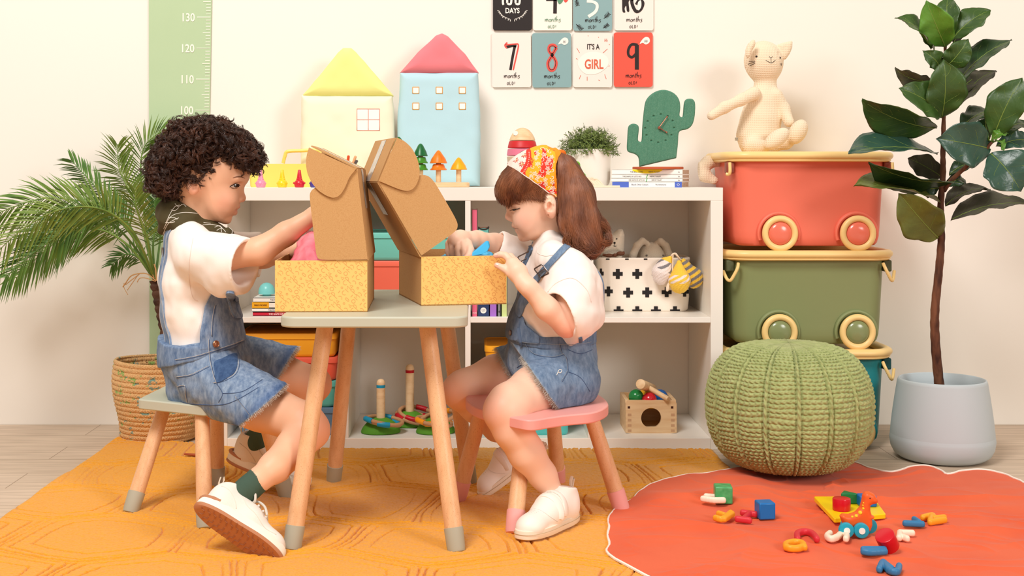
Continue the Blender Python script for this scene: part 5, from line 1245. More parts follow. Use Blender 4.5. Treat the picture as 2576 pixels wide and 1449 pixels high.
    for _ in range(900):
        x, y = 1328+rgb_.rand()*68, 370+rgb_.rand()*125
        if math.hypot(x-1268, y-392) < 76 or x > 1392 or not inside(x, y, 5) or any(math.hypot(x-a, y-b) < 9.5 for a, b in cen_): continue
        cen_.append((x, y)); a0 = rgb_.rand()*6.28
        if rgb_.rand() < .5:
            pts = [(x+(1+5.4*t)*math.cos(a0+t*5.2), y+(1+5.4*t)*math.sin(a0+t*5.2)) for t in np.linspace(0,1,7)]; pts = [p for p in pts if inside(*p, 1.5)]
            if len(pts) > 2: pr.tube(drape_line(BDB, pts, .0003, 3), .0007, 4)
        else:
            for k in range(5):
                a = a0+k*1.257; pts = [(x+1.2*math.cos(a), y+1.2*math.sin(a)), (x+4*math.cos(a+.35), y+4*math.sin(a+.35)), (x+6*math.cos(a), y+6*math.sin(a)), (x+4*math.cos(a-.35), y+4*math.sin(a-.35)), (x+1.2*math.cos(a), y+1.2*math.sin(a))]
                if all(inside(*p, 1.2) for p in pts): pr.tube(drape_line(BDB, pts, .0003, 3), .00055, 4)
    obj('white_floral_print', pr, WPR, bd, sharp=0, kind='stuff'); obj('red_motifs', pr2, sp_red, bd, sharp=0, kind='stuff'); obj('gold_motifs', pr3, sp_gold, bd, sharp=0, kind='stuff')
    md = mirrored(bd, yH, girl); md.name = 'bandana_far_side'
    ed = MB(); ed.tube(np.concatenate([drape_line(HB2, poly[:1]+poly[-1:10:-1], .0055, 5)]), .0013, 6); obj('bandana_hem', ed, mk('pale_hem', (250,226,214), .8), bd)
    tm = MB(); tm.tube(spline([P(1400,392,3.06),P(1410,386,3.06),P(1420,396,3.07),P(1436,412,3.08)], 6), np.concatenate([np.linspace(.006,.011,9),np.linspace(.011,.002,10)]), 8, flat=.35, up=(0,1,0)); obj('knot_end', tm, mk('orange_cloth', (240,120,34), .85), bd)
    # T-shirt
    t_ = SDF((P(1240,0,3.15)[0], 2.83+CAM_Y, .36), (P(1540,0,3.1)[0], 3.34+CAM_Y, .68), .0028)
    t_.chain([P(1392,645,3.09), P(1400,715,3.09), P(1400,790,3.09), P(1394,850,3.09)], [.055,.079,.085,.088], .02, sy=1.28)
    t_.cap(P(1392,650,3.0), P(1392,650,3.18), .043, .043, .03); t_.cap(P(1385,602,3.085), P(1390,625,3.085), .036, .043, .015)
    t_.cap(P(1434,690,2.98), P(1428,790,2.94), .058, .068, .025); t_.cap(P(1352,662,3.19), P(1262,624,3.165), .044, .043, .022)
    t_.cap(P(1350,770,3.02), P(1415,812,2.97), .040, .046, .03); t_.cap(P(1465,720,3.0), P(1470,790,2.98), .048, .046, .03)
    t_.warp(.0048, (22,26,16), 26); t_.warp(.0018, (60,60,45), 28)
    no = P(1405,800,2.9); nn = np.array([-.66,-.34,-.62]); nn /= np.linalg.norm(nn)
    sl = lambda x, y, z: np.maximum(-((x-no[0])*nn[0]+(y-no[1])*nn[1]+(z-no[2])*nn[2]), (y-(2.975+CAM_Y))+0*x)
    t_.op(sl, t_.lo, t_.lo+t_.n*t_.h, k=.007, mode='s', pad=0)
    t_.cap(P(1432,745,2.95), P(1392,812,2.90), .036, .050, .009, 's'); 
    t_.plane(P(1253,610,3.16), P(1262,614,3.165)-P(1352,650,3.19), .001)
    t_.cap(P(1300,638,3.175), P(1248,618,3.16), .028, .034, .002, 's'); t_.cap(P(1380,580,3.085), P(1386,612,3.085), .030, .037, .003, 's')
    shirt = t_.obj('t_shirt', COTTON, girl, smooth=8, label='loose white cotton t-shirt'); TS = bvh(shirt)
    sm = MB(); sm.tube(drape_line(TS, [(1378,735),(1400,712),(1440,700),(1475,728),(1487,760)], .0002), .0008, 5); sm.tube(drape_line(TS, [(1350,622),(1352,636),(1372,644),(1400,640)], .0002), .0007, 4); obj('sleeve_seam', sm, mk('shirt_seam2', (234,218,208), .9), shirt, sharp=0)
    # overalls
    DN = denim('blue_denim', (88,112,142), (136,158,184), 70)
    d_ = SDF((P(1235,0,3.2)[0], 2.82+CAM_Y, .24), (P(1520,0,3.1)[0], 3.32+CAM_Y, .46), .0028)
    d_.chain([P(1388,838,3.09), P(1390,900,3.09), P(1400,950,3.08)], [.103,.104,.090], .02, sy=1.12)
    d_.cap(P(1430,958,3.02), P(1350,985,2.955), .074, .070, .025); d_.cap(P(1370,925,3.15), P(1255,935,3.16), .066, .060, .025); d_.cap(P(1440,990,3.06), P(1440,990,3.12), .045, .045, .02)
    d_.warp(.0035, (26,26,20), 35); d_.warp(.0016, (70,60,55), 36)
    d_.plane(P(1390,836,3.1), (0,0,1), .001)
    n1 = np.array([-.80,-.05,-.56]); n1 /= np.linalg.norm(n1); o1 = P(1366,975,2.93); n2 = np.array([-.85,0,-.5]); o2 = P(1274,920,3.16)
    def cl(o, n, side): return lambda x, y, z: np.maximum(-((x-o[0])*n[0]+(y-o[1])*n[1]+(z-o[2])*n[2]), side*(y-(3.07+CAM_Y))+0*x)
    d_.op(cl(o1, n1, 1), d_.lo, d_.lo+d_.n*d_.h, k=.001, mode='s', pad=0)
    d_.op(cl(o2, n2, -1), d_.lo, d_.lo+d_.n*d_.h, k=.001, mode='s', pad=0)
    d_.plane((0,0,ZP+.001), (0,0,-1), .002)
    d_.cap(P(1420,960,3.0), P(1352,983,2.957), .050, .0665, .002, 's'); d_.cap(P(1330,928,3.15), P(1266,934,3.16), .045, .0565, .002, 's')
    def dcol(V):
        near = V[:,1] < 3.07+CAM_Y; dist = np.where(near, -((V-o1)@n1), -((V-o2)@n2)); w1 = np.clip(1-dist/.005, 0, 1)[:,None]
        c = np.ones((len(V),3)); up = np.clip((V[:,2]-.36)/.06, 0, 1)[:,None]*.0; return np.clip(c*(1-w1)+w1*np.array([1.8,1.65,1.45]), 0, 2)
    ov = d_.obj('overalls', DN, girl, dcol, smooth=1, label='blue denim overall shorts with frayed hems')
    def piece(name, poly, grow, y0, y1, tint):
        g = SDF((P(1235,0,3.1)[0], 2.8+CAM_Y, .36), (P(1540,0,3.0)[0], 3.34+CAM_Y, .60), .0026)
        g.chain([P(1392,645,3.09), P(1400,715,3.09), P(1396,790,3.09)], [.055+grow,.079+grow,.088+grow], .02, sy=1.28)
        g.chain([P(1388,838,3.09), P(1390,900,3.09)], [.103+grow,.104+grow], .02, sy=1.12); g.warp(.0018, (26,26,20), 35)
        g.clip(poly, 3.09, y0, y1, .003); return g.obj(name, DN, ov, lambda V: np.tile(np.array(tint), (len(V),1)), smooth=1)
    bib = piece('bib', [(1230,705),(1322,705),(1326,740),(1310,775),(1318,806),(1352,832),(1352,850),(1230,850)], .008, yH-.125, yH+.125, (.86,.88,.92))
    wb = piece('waistband', [(1230,822),(1300,827),(1360,833),(1430,832),(1540,818),(1540,858),(1440,864),(1360,863),(1300,857),(1230,850)], .004, -9, 9, (.86,.87,.90))
    fold = MB(); fold.tube(spline([P(1296,760,2.985),P(1292,790,2.975),P(1306,816,2.965),P(1334,828,2.96),P(1358,826,2.965)], 6), .0035, 8); 
    both = bvh(shirt, ov, bib, wb)
    for dd, pp in ((-.078, [(1494,835),(1506,770),(1502,700),(1480,650)]), (.062, [(1494,835),(1506,770),(1495,690),(1450,632),(1380,612),(1345,618),(1330,640),(1318,670),(1308,710)])):
        band_on('strap', both, [P(x, y, 3.09+dd) for x, y in pp], .029, .0035, DN, ov, (1.02,1.02,1.02))
    drape('strap', both, [(1452,604),(1440,598),(1420,612),(1398,634),(1376,658),(1354,684),(1336,708),(1330,724),(1346,728),(1354,714),(1366,700),(1388,674),(1408,652),(1430,630),(1450,618)], DN, ov, t=.0035, off=.0012, step=4, n=3, col=lambda x, y: (1.02,1.02,1.02), relax=4)
    drape('bib_corner', both, [(1318,712),(1352,716),(1346,740),(1326,770),(1312,800),(1298,790),(1300,745)], DN, ov, t=.003, off=.0008, step=4, n=3, col=lambda x, y: (.95,.96,.98), relax=3)
    drape('strap', both, [(1334,618),(1344,624),(1336,644),(1326,668),(1316,694),(1306,690),(1316,660),(1325,638)], DN, ov, t=.003, off=.0008, step=4, n=3, col=lambda x, y: (.8,.82,.86), relax=2)  # far strap: darker tint puts its shade into the denim colour
    FS = bvh(shirt, ov, bib, wb, *[c for c in ov.children if c.name.startswith('strap')])
    for x, y, ang in ((1364,680,-52),(1325,650,-62)):
        h, n = hit(FS, x, y); n = n if x > 1340 else np.array([-.3,-.95,.1]); a = math.radians(ang); A_, _ = frame((math.cos(a),0,math.sin(a)), n, (0,0,0))
        m = MB(); lp = np.array([(p[0], p[1], .003) for p in rrect(.026,.036,.004,3)]); m.tube(lp@A_.T+h, .0017, 6, closed=True); m.tube(np.array([(0,-.017,.003),(0,.017,.003)])@A_.T+h, .0013, 6); obj('buckle', m, GUN, ov, label='dark metal buckle')
    h, n = hit(FS, 1285, 837); A_, _ = frame(np.cross(n, (0,0,1)), n, h); b_ = MB().lathe([(.0065,0),(.0065,.002),(.005,.0035),(0,.004)], (0,0,0), 24); mbt(b_, (A_, h)); obj('button', b_, GUN, ov, label='metal button')
    for pts in ([(1306,826),(1309,845),(1313,872)], [(1459,848),(1461,862),(1462,880)]):
        q = drape_line(FS, pts, .002); m = MB(); m.tube(q, .0045, 8, flat=.4, up=(0,-1,0)); obj('belt_loop', m, mk('loop_denim', (92,112,140), .9), ov)
    sm = MB(); dk = MB()
    for pts in ([(1275,855),(1330,862),(1390,866),(1450,866),(1488,860)], [(1322,864),(1330,878),(1350,892),(1390,897),(1418,890)], [(1407,864),(1412,885),(1424,900),(1427,930)], [(1427,932),(1412,958)]):
        sm.tube(drape_line(FS, pts, .0006), .0006, 4); dk.tube(drape_line(FS, [(x+2.4, y+2.4) for x, y in pts], .0003), .0007, 4)  # second tube, navy and offset, is painted seam shade
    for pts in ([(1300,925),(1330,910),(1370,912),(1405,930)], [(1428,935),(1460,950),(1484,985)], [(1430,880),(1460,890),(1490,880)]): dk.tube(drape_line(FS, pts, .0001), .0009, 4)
    obj('topstitching', sm, mk('grey_thread', (150,160,172), .8), ov, sharp=0, kind='stuff'); obj('navy_seam_shade', dk, NAVY_SHADE, ov, sharp=0, kind='stuff')
    st_ = MB()
    for pts in ([(1400,944),(1404,934)], [(1403,937),(1407,930),(1413,932),(1410,938),(1404,937)]): st_.tube(drape_line(FS, pts, .0006), .0008, 4)
    obj('stitched_emblem', st_, INK['w'], ov, sharp=0)
    fm_ = mk('frayed_grey', (204,196,184), .9); V = np.array([v.co[:] for v in ov.data.vertices]); rgf = np.random.RandomState(8)
    for o_, n_, dd in ((o1, n1, 1), (o2, n2, -1)):
        m_ = (np.abs((V-o_)@n_) < .0025) & (((V-o_)**2).sum(1) < .0125) & (dd*(V[:,1]-(3.07+CAM_Y)) < 0); R = V[m_]; R = R[rgf.permutation(len(R))[:1100]]; fr_ = MB()
        for p in R:
            d = n_*.9+rgf.randn(3)*.28; l = .004+.006*rgf.rand(); fr_.tube([p-n_*.001, p+d*l*.5, p+d*l+rgf.randn(3)*.0014], .00026, 3, cap=False)
        if len(R): obj('frayed_hem', fr_, fm_, ov, sharp=0, kind='stuff')
    # sneakers
    f1 = P(1312,1352,2.76)-P(1446,1298,2.93); f1[2] = 0
    shoe('velcro', frame(f1, (0,0,1), P(1432,1290,2.925)*np.array([1,1,0])+np.array([0,0,.0165])), girl, .195, 1)
    shoe('velcro', frame((-.80,-.05,-.60), (-.55,-.12,.82), P(1360,1140,3.215)), girl, .185, 1)
    return girl
build_girl()
# ------------------------------------------------ small props
SP = {}
def sp(name, rgb, rough=.45, **k):
    key = (name, rgb)
    if key not in SP: SP[key] = mk(name, rgb, rough, **k)
    return SP[key]
def at(px, D, z): p = P(px, 0, D); p[2] = z; return p
def rbox(mb, c, sz, r=.004, z0=None):
    """upright box with rounded vertical corners"""
    x, y, z = c; return mb.prism([(x+p[0], y+p[1]) for p in rrect(sz[0], sz[1], r)], (0,0,z), (1,0,0), (0,1,0), sz[2])
def ZAT(py, D): return CAM_H-(py-CY)/F*D
# house cushions leaning on the wall
def house(label, body, roof, bc_, rc, wins, wc, D=4.03, dots=False):
    root = thing('house_cushion', label, 'cushion', P((body[0][0]+body[2][0])/2, 470, D), 'house shaped cushions')
    y0 = D+CAM_Y; poly = [tuple(P(a, b, D)[[0,2]]) for a, b in body]; s = SDF((min(p[0] for p in poly)-.02, y0-.06, .75), (max(p[0] for p in poly)+.02, y0+.06, max(p[1] for p in poly)+.03), .003)
    s.pillow(poly, y0, .035, .030, k=0, p=2.4); s.warp(.0016, 26, 3); b = s.obj('cushion_body', mk('cloth', bc_, .9, (500,.15,.001), sheen=.1), root, smooth=1)
    rp = [tuple(P(a, q, D)[[0,2]]) for a, q in roof]; s = SDF((min(p[0] for p in rp)-.02, y0-.06, min(p[1] for p in rp)-.02), (max(p[0] for p in rp)+.02, y0+.06, max(p[1] for p in rp)+.03), .003)
    s.pillow(rp, y0, .035, .031, k=0, p=2.4); s.warp(.0014, 30, 4); rf = s.obj('cushion_roof', mk('roof_cloth', rc, .9, (500,.15,.001), sheen=.1), root, smooth=1); B = bvh(b, rf)
    wm = mk('window_print', wc, .8); inn = mk('window_white', (254,250,244), .9)
    for (x0, q0, x1, q1, cross) in wins:
        drape('window_fill', B, [(x0,q0),(x1,q0),(x1,q1),(x0,q1)], inn, b, t=.0004, step=6, n=1)
        m = MB(); r = .0011
        m.tube(drape_line(B, [(x0,q0),(x1,q0),(x1,q1),(x0,q1),(x0,q0)], .0010, 1) if False else np.concatenate([drape_line(B, [a, c_], .0012, 5) for a, c_ in (((x0,q0),(x1,q0)),((x1,q0),(x1,q1)),((x1,q1),(x0,q1)),((x0,q1),(x0,q0)))]), r, 4)
        if cross:
            for a, c_ in ((((x0+x1)/2,q0),((x0+x1)/2,q1)),((x0,(q0+q1)/2),(x1,(q0+q1)/2))): m.tube(drape_line(B, [a, c_], .0012, 8), r, 4)
        obj('window_outline', m, wm, b, sharp=0)
    mm = MB(); a, c_ = roof[-1], roof[0]
    mm.tube(drape_line(B, [(body[0][0]+3, body[0][1]), (body[1][0]-3, body[1][1])], .001, 20), .0012, 5); obj('seam', mm, mk('seam_cloth', tuple(int(v*.93) for v in rc), .9), b, sharp=0)
house('cream house shaped cushion with pale yellow roof, left of the blue one', [(760,240),(989,240),(992,330),(993,470),(756,470),(757,330)], [(758,243),(790,208),(850,133),(864,122),(884,122),(896,132),(960,205),(992,243)], (252,244,216), (244,242,150), [(898,274,955,328,True)], (246,176,160))
house('light blue house shaped cushion with pink roof and six windows', [(1006,182),(1203,182),(1208,300),(1208,469),(1001,469),(1001,300)], [(1005,185),(1050,133),(1096,90),(1112,84),(1128,92),(1170,135),(1205,185)], (190,226,236), (238,132,140),
   [(x-8,y-8,x+8,y+8,False) for y in (227,267) for x in (1046,1105,1163)], (244,176,92), D=4.04)
# caddy, pink box, cup with pens, finger crayons
cd_ = thing('caddy', 'yellow plastic caddy with handle behind the finger crayons', 'caddy', at(730,3.93,TOPZ))
x0, x1 = P(622,0,3.9)[0], P(862,0,3.9)[0]; yc_ = 3.97+CAM_Y; YM = mk('yellow_plastic', (250,222,110), .4)
obj('tray', loft([np.array([((x0+x1)/2+p[0], yc_+p[1], TOPZ+z) for p in rrect((x1-x0)*k, .12*k, .012)]) for z, k in ((0,.95),(.004,.965),(.071,1.0))]+[np.array([((x0+x1)/2+p[0], yc_+p[1], TOPZ+z) for p in rrect((x1-x0)*k, .12*k, .012)]) for z, k in ((.071,.96),(.02,.94))]), YM, cd_)
obj('handle', MB().tube(spline([P(712,411,3.97),P(717,392,3.97),P(724,381,3.97),P(760,379,3.97),P(800,379,3.97),P(806,392,3.97),P(812,411,3.97)], 5), .0055, 8), YM, cd_)
tag(obj('storage_box', rbox(MB(), (P(871,0,4.07)[0], 4.085+CAM_Y-.01, TOPZ), (.285,.028,.088), .006), mk('rose_plastic', (246,184,190), .5), bevel=.002), 'low pink box behind the mailer lids on the shelf top', 'box')
cup = thing('pen_cup', 'small yellow cup holding pens behind the mailer lids', 'cup', at(878,3.88,TOPZ)); obj('cup', MB().lathe([(.014,0),(.017,.05),(.0155,.05),(.013,.004),(0,.004)], at(878,3.88,TOPZ), 24), YM, cup)
for (a, b, c_, lb) in (((872,410),(869,388),(226,84,40),'orange'),((880,412),(893,389),(238,180,130),'peach'),((878,414),(897,400),(92,84,84),'dark grey')):
    tag(obj('pen', MB().cyl(P(a[0],a[1]+22,3.88), P(b[0]+(2 if lb[0] != 'o' else 8), b[1]+3, 3.86), .0045, .0042, 12, bev=.003), sp('pen_'+lb[:2], c_, .3)), lb+' rounded pen sticking up above the mailer lid', 'pen', 'pens behind the boxes')
def crayon(px, rgb, lb, ears=False):
    c = at(px, 3.80, TOPZ); r = .0150
    root = thing('finger_crayon', lb, 'crayon', c, 'finger crayons on the shelf top'); m = sp('wax', rgb, .3, spec=.6)
    b = MB().lathe([(.011,0),(.0135,.002),(.0150,.008),(.0152,.013),(.0125,.019),(.0092,.022),(.0088,.026),(.0074,.0275),(.0072,.030),(.0042,.051),(.0030,.0525),(0,.053)], c, 28)
    for sg in (-1, 1): b.ball(c+np.array([sg*.0150,-.002,.013]), .0036 if ears else .0022, 10)
    obj('wax_body', b, m, root); f = MB()
    for sg in (-1, 1): f.ball(c+np.array([sg*.005,-.0142,.012]), .0012, 8)
    f.ball(c+np.array([0,-.0152,.009]), .0018, 8); obj('moulded_face', f, m, root, sharp=0)
crayon(656, (240,150,180), 'pink finger crayon, leftmost of the row on the shelf top'); crayon(710, (246,214,20), 'yellow finger crayon between pink and red ones'); crayon(753, (214,26,48), 'red finger crayon with round ears beside the mailer lid', True); crayon(792, (70,60,150), 'blue violet finger crayon half hidden by the mailer lid')
# wooden tree toy
tt = thing('tree_toy', 'wooden toy base with green, orange and yellow cone trees', 'wooden toy', at(1090,3.86,TOPZ)); WD2 = BEECH_X; cx_ = at(1090,3.86,TOPZ)
obj('base', MB().prism([(p[0]+cx_[0], p[1]+cx_[1]) for p in rrect(.218, .05, .022)], (0,0,TOPZ), (1,0,0), (0,1,0), .015), WD2, tt, bevel=.003)
DG, OG, YG = mk('tree_green', (34,112,58), .3, (200,.1,.001), ((22,92,48),90,.4,.7), stretch=(1,1,.1)), mk('tree_orange', (244,134,36), .3, (200,.1,.001), ((236,112,24),90,.4,.7), stretch=(1,1,.1)), mk('tree_yellow', (246,180,30), .3, (200,.1,.001), ((232,160,20),90,.4,.7), stretch=(1,1,.1))
DG2 = mk('tree_leaf_green', (66,140,36), .3)
for px, apex, tiers, stem in ((1003,344,((376,23),(400,26),(424,26)),455),(1058,361,((393,18.5),(411,19),(428,19)),458),(1103,378,((411,22.5),(428,21.5)),458),(1154,396,((427,21.5),),458)):
    st0 = at(px,3.86,0); obj('trunk', MB().cyl((st0[0],st0[1],ZAT(stem,3.86)), (st0[0],st0[1],ZAT(apex+14,3.86)), .0078, n=20), WD2, tt)
    prev = apex
    for i, (yb, hw) in enumerate(tiers):
        zb, r = ZAT(yb,3.86), hw*3.86/F; zt = ZAT(prev if i == 0 else prev+1,3.86); rt = .0045 if i == 0 else r*.55
        m = DG if px < 1050 else [DG, DG2, DG2][i] if px < 1080 else OG if px < 1120 else YG
        obj('cone_tier', MB().lathe([(r*.25,0),(r*.94,0),(r,.0015),(r*.93,.004),(r*.80,(zt-zb)*.35),(rt+.003,(zt-zb)*.86),(rt,(zt-zb)*.95),(rt*.5,zt-zb-.0005),(0,zt-zb)], (st0[0],st0[1],zb), 32), m, tt); prev = yb
# rocket stacker
rk = thing('stacking_rocket', 'stacking rocket of red, pink and beige rings under a wooden dome', 'stacking toy', at(1314,3.88,TOPZ)); c = at(1314,3.88,0)
for (ya, yb, ra, rb, rgb) in ((355,373,33.5,37,(206,36,40)),(374.5,392,37,39,(228,124,150)),(393.5,411,39,37,(214,190,162)),(412.5,430,37,35,(150,176,178)),(431.5,449,35,33,(206,180,90)),(450.5,470.5,33,34,(226,180,130))):
    zt, zb = ZAT(ya,3.88), ZAT(yb,3.88); k = 3.88/F; zb = max(zb, TOPZ)
    obj('ring', MB().lathe([(rb*k*.6,0),(rb*k-.002,0),(rb*k,.002),(ra*k,zt-zb-.002),(ra*k-.002,zt-zb),(ra*k*.6,zt-zb)], (c[0],c[1],zb), 40), sp('ring_paint', rgb, .45), rk)
zb = ZAT(354,3.88); k = 3.88/F; obj('dome', MB().lathe([(.02,0),(32*k,.0),(32.5*k,.002),(30*k,9*k),(25*k,18*k),(18*k,26*k),(10*k,31*k),(4*k,32.5*k),(0,32.7*k)], (c[0],c[1],zb), 40), WD2, rk)
obj('window_dot', MB().cyl(P(1298,335.5,3.857), P(1297,335,3.852), .0073, .0073, 20), INK['w'], rk)
# grass pot
gp = thing('potted_grass', 'small bushy artificial grass in a white pot on the shelf top', 'potted plant', at(1482,3.92,TOPZ)); c = at(1482,3.92,TOPZ)
obj('pot', MB().lathe([(.045,0),(.055,.003),(.0615,.012),(.0640,.025),(.0655,.113),(.0655,.1155),(.0625,.1155),(.061,.09),(0,.085)], c, 56), mk('white_ceramic', (248,242,232), .35), gp)
gm = MB(); rg = np.random.RandomState(9); c2 = c+np.array([0,0,.108])
for _ in range(620):
    th = rg.rand()*2*PI; ph = math.acos(1-rg.rand()*1.12); r = (.055+.030*rg.rand()) if rg.rand() > .3 else .03+.03*rg.rand()
    d = np.array([math.sin(ph)*math.cos(th)*1.02, math.sin(ph)*math.sin(th)*.95, math.cos(ph)*.90]); p = c2+d*r; p[2] = max(p[2], c[2]+.098)
    ax = d+rg.randn(3)*.45+np.array([0,0,.25]); ax /= np.linalg.norm(ax); a = p-ax*.010; gm.tube([a, a+ax*.02], .0006, 3, cap=False)
    for q in range(9):
        s0 = a+ax*(.003+.0022*q); v = rg.randn(3); v -= ax*v.dot(ax)*.6; v /= np.linalg.norm(v); l = .008+.007*rg.rand(); sd = np.cross(v, ax)*.0011; e = s0+v*l*.8+ax*l*.35
        gm.add([s0-sd*.6, s0+sd*.6, s0+(v*.5+ax*.12)*l+sd, s0+(v*.5+ax*.12)*l-sd, e], [(0,1,2,3),(3,2,4)])
obj('foliage', gm, mk('sprig_green', (96,118,56), .6, None, ((128,146,74),160,.35,.65)), gp, sharp=0, kind='stuff')
gm = MB().ball(c2+np.array([0,0,.0]), (.058,.058,.05), 20); obj('inner_core', gm, mk('core_dark', (50,66,30), .9), gp)  # dark green ball filling the middle of the foliage
# frog skipping rope
fr = thing('skipping_rope', 'skipping rope with green frog handle and beige cord beside the white pot', 'skipping rope', at(1460,3.83,TOPZ)); FG = mk('frog_green', (112,196,40), .35); D_ = 3.82
s = SDF(P(1420,475,D_)-np.array([0,.035,0]), P(1485,398,D_)+np.array([0,.035,0]), .0015)
s.chain([P(1441,462,D_),P(1443,440,D_),P(1448,424,D_),P(1451,414,D_)], [.014,.015,.013,.010], .008); s.cap(P(1453,432,D_), P(1468,441,D_), .009, .0065, .008); s.ell(P(1441,412,D_-.004), .0058, k=.002); s.ell(P(1449,413,D_-.010), .0062, k=.002)
fo = s.obj('frog_handle', FG, fr); em = MB(); em.ball(P(1450.5,413.5,D_-.0150), .0030, 10); em.ball(P(1440.5,412.5,D_-.0092), .0026, 10); obj('eyes', em, DARK, fo, sharp=0)
rg = np.random.RandomState(3); cm = MB(); CORD = mk('cord_beige', (244,222,196), .85, (900,.3,.001))
for k in range(7):
    a0 = 1462+k*3.4; cm.tube(spline([at(a0,3.84+.004*k,TOPZ+.003),P(a0+8,452-k%3*2,3.83),P(a0+22,453+k%2*2,3.83),at(a0+36,3.82,TOPZ+.004)], 6), .0032, 6)
cm.tube(spline([at(1470,3.81,TOPZ+.003),at(1500,3.80,TOPZ+.003),at(1530,3.80,TOPZ+.003),at(1559,3.805,TOPZ+.003)], 5), .0032, 6); cm.ball(at(1466,3.83,TOPZ+.014), (.010,.009,.014), 14); obj('cord', cm, CORD, fr)
# books
def book(label, o, U, V, w_, d_, h_, rgb, title=None, tc=(60,60,60), grp='books', tilt=0, fl=0):
    """lying book: o near-left bottom, spine faces -V"""
    root = thing('book', label, 'book', o, grp); o = np.array(o, float); Z = np.array([0,0,1.]); cv = sp('cover', rgb, .4)
    m = MB(); t = .0016
    for z in (0, h_-t): m.add([o+Z*z, o+U*w_+Z*z, o+U*w_+V*d_+Z*z, o+V*d_+Z*z, o+Z*(z+t), o+U*w_+Z*(z+t), o+U*w_+V*d_+Z*(z+t), o+V*d_+Z*(z+t)], [(0,3,2,1),(4,5,6,7),(0,1,5,4),(1,2,6,5),(2,3,7,6),(3,0,4,7)])
    m.add([o, o+U*w_, o+U*w_+V*t, o+V*t, o+Z*h_, o+U*w_+Z*h_, o+U*w_+V*t+Z*h_, o+V*t+Z*h_], [(0,3,2,1),(4,5,6,7),(0,1,5,4),(1,2,6,5),(2,3,7,6),(3,0,4,7)])
    obj('cover', m, cv, root, sharp=20); p0 = o+U*.002+V*t+Z*t; w2, d2, h2 = w_-.004, d_-t-.003, h_-2*t
    obj('pages', MB().add([p0, p0+U*w2, p0+U*w2+V*d2, p0+V*d2, p0+Z*h2, p0+U*w2+Z*h2, p0+U*w2+V*d2+Z*h2, p0+V*d2+Z*h2], [(0,3,2,1),(4,5,6,7),(0,1,5,4),(1,2,6,5),(2,3,7,6),(3,0,4,7)]), PAGES, root, sharp=20)
    if title:
        for s_, fr_, size in title: text('title', s_, sp('title_ink', tc, .6), o+U*w_*fr_+Z*(h_*.5-size*.33)-V*.0004, size, root, U=U, W=Z, sx=.9)
    return root
PAGES = mk('page_edges', (222,196,172), .9, (900,.5,.002), ((196,168,144),600,.4,.6), stretch=(.05,.05,3))
th = math.radians(17); U_ = np.array([math.cos(th), -math.sin(th), 0]); V_ = np.array([math.sin(th), math.cos(th), 0]); o0 = at(1717,3.80,TOPZ)
def spn(px_l, px_r): return o0-U_*((P(px_r,0,3.8)[0]-P(px_l,0,3.8)[0])/math.cos(th)*1.0)
oB = o0-U_*.213
bk = book('white book with blue spine ends, lowest of the stack under the cactus clock', oB+U_*.003, U_, V_, .208, .165, .0165, (250,246,240), [('Blue & Other Colours', .40, .0062),('The Adventures', .70, .0055)], (120,120,140), 'books under the cactus clock')
for a, b in ((0,.24),(.90,1.0)): q = oB+U_*(.003+.208*a)-V_*.0006; obj('spine_panel', MB().add([q, q+U_*.208*(b-a), q+U_*.208*(b-a)+np.array([0,0,.0165]), q+np.array([0,0,.0165])], [(0,1,2,3)]), sp('spine_blue', (84,110,200), .35), bk, sharp=0)
q = oB+U_*(.003+.208*.95)-V_*.0009+np.array([0,0,.0083]); m = MB(); m.ribbon([q+U_*a+np.array([0,0,b]) for a, b in ((-.004,0),(0,.004),(.004,0),(0,-.004),(-.004,0))], .001, -V_, 0); obj('spine_mark', m, INK['w'], bk, sharp=0)
z = .0168
for i, (h_, t_s, lb) in enumerate(((.0102, [("HER GAME OF LET'S GO", .36, .0050),('HERVE TULLET', .64, .0052),('to', .95, .006)], 'thin white book, second from the bottom under the cactus clock'), (.0110, [("THE GAME OF LET'S GO!", .29, .0058),('HERVE TULLET', .62, .0056),('to', .95, .006)], 'thin white book, second from the top under the cactus clock'), (.0150, [('THE BALL GAME', .35, .0058),('HERVE TULLET', .60, .0056),('to', .95, .006)], 'white book with a yellow spot, topmost under the cactus clock'))):
    o_ = oB+np.array([0,0,z])+U_*.001*i; bk = book(lb, o_, U_, V_, .213-.001*i, .160, h_, (252,248,242), t_s, (96,96,96), 'books under the cactus clock')
    if i == 2:
        pts = [(math.cos(a)*.046, -abs(math.sin(a))*.012) for a in np.linspace(0, PI, 16)]; q = o_+U_*.1065-V_*.0003+np.array([0,0,h_]); obj('yellow_spot', MB().add([q+U_*a+np.array([0,0,b]) for a, b in pts], [tuple(range(16))]), sp('spot_yellow', (248,226,30), .5), bk, sharp=0)
    else:
        m = MB(); q = o_+U_*.1065-V_*.0006; m.ribbon([q+U_*.002+np.array([0,0,h_]), q+np.array([0,0,h_*.5]), q-U_*.001], .0022, -V_, 0); obj('green_stem', m, sp('stem_green', (80,170,90), .5), bk, sharp=0)
    z += h_+.0003
BTOP = TOPZ+z
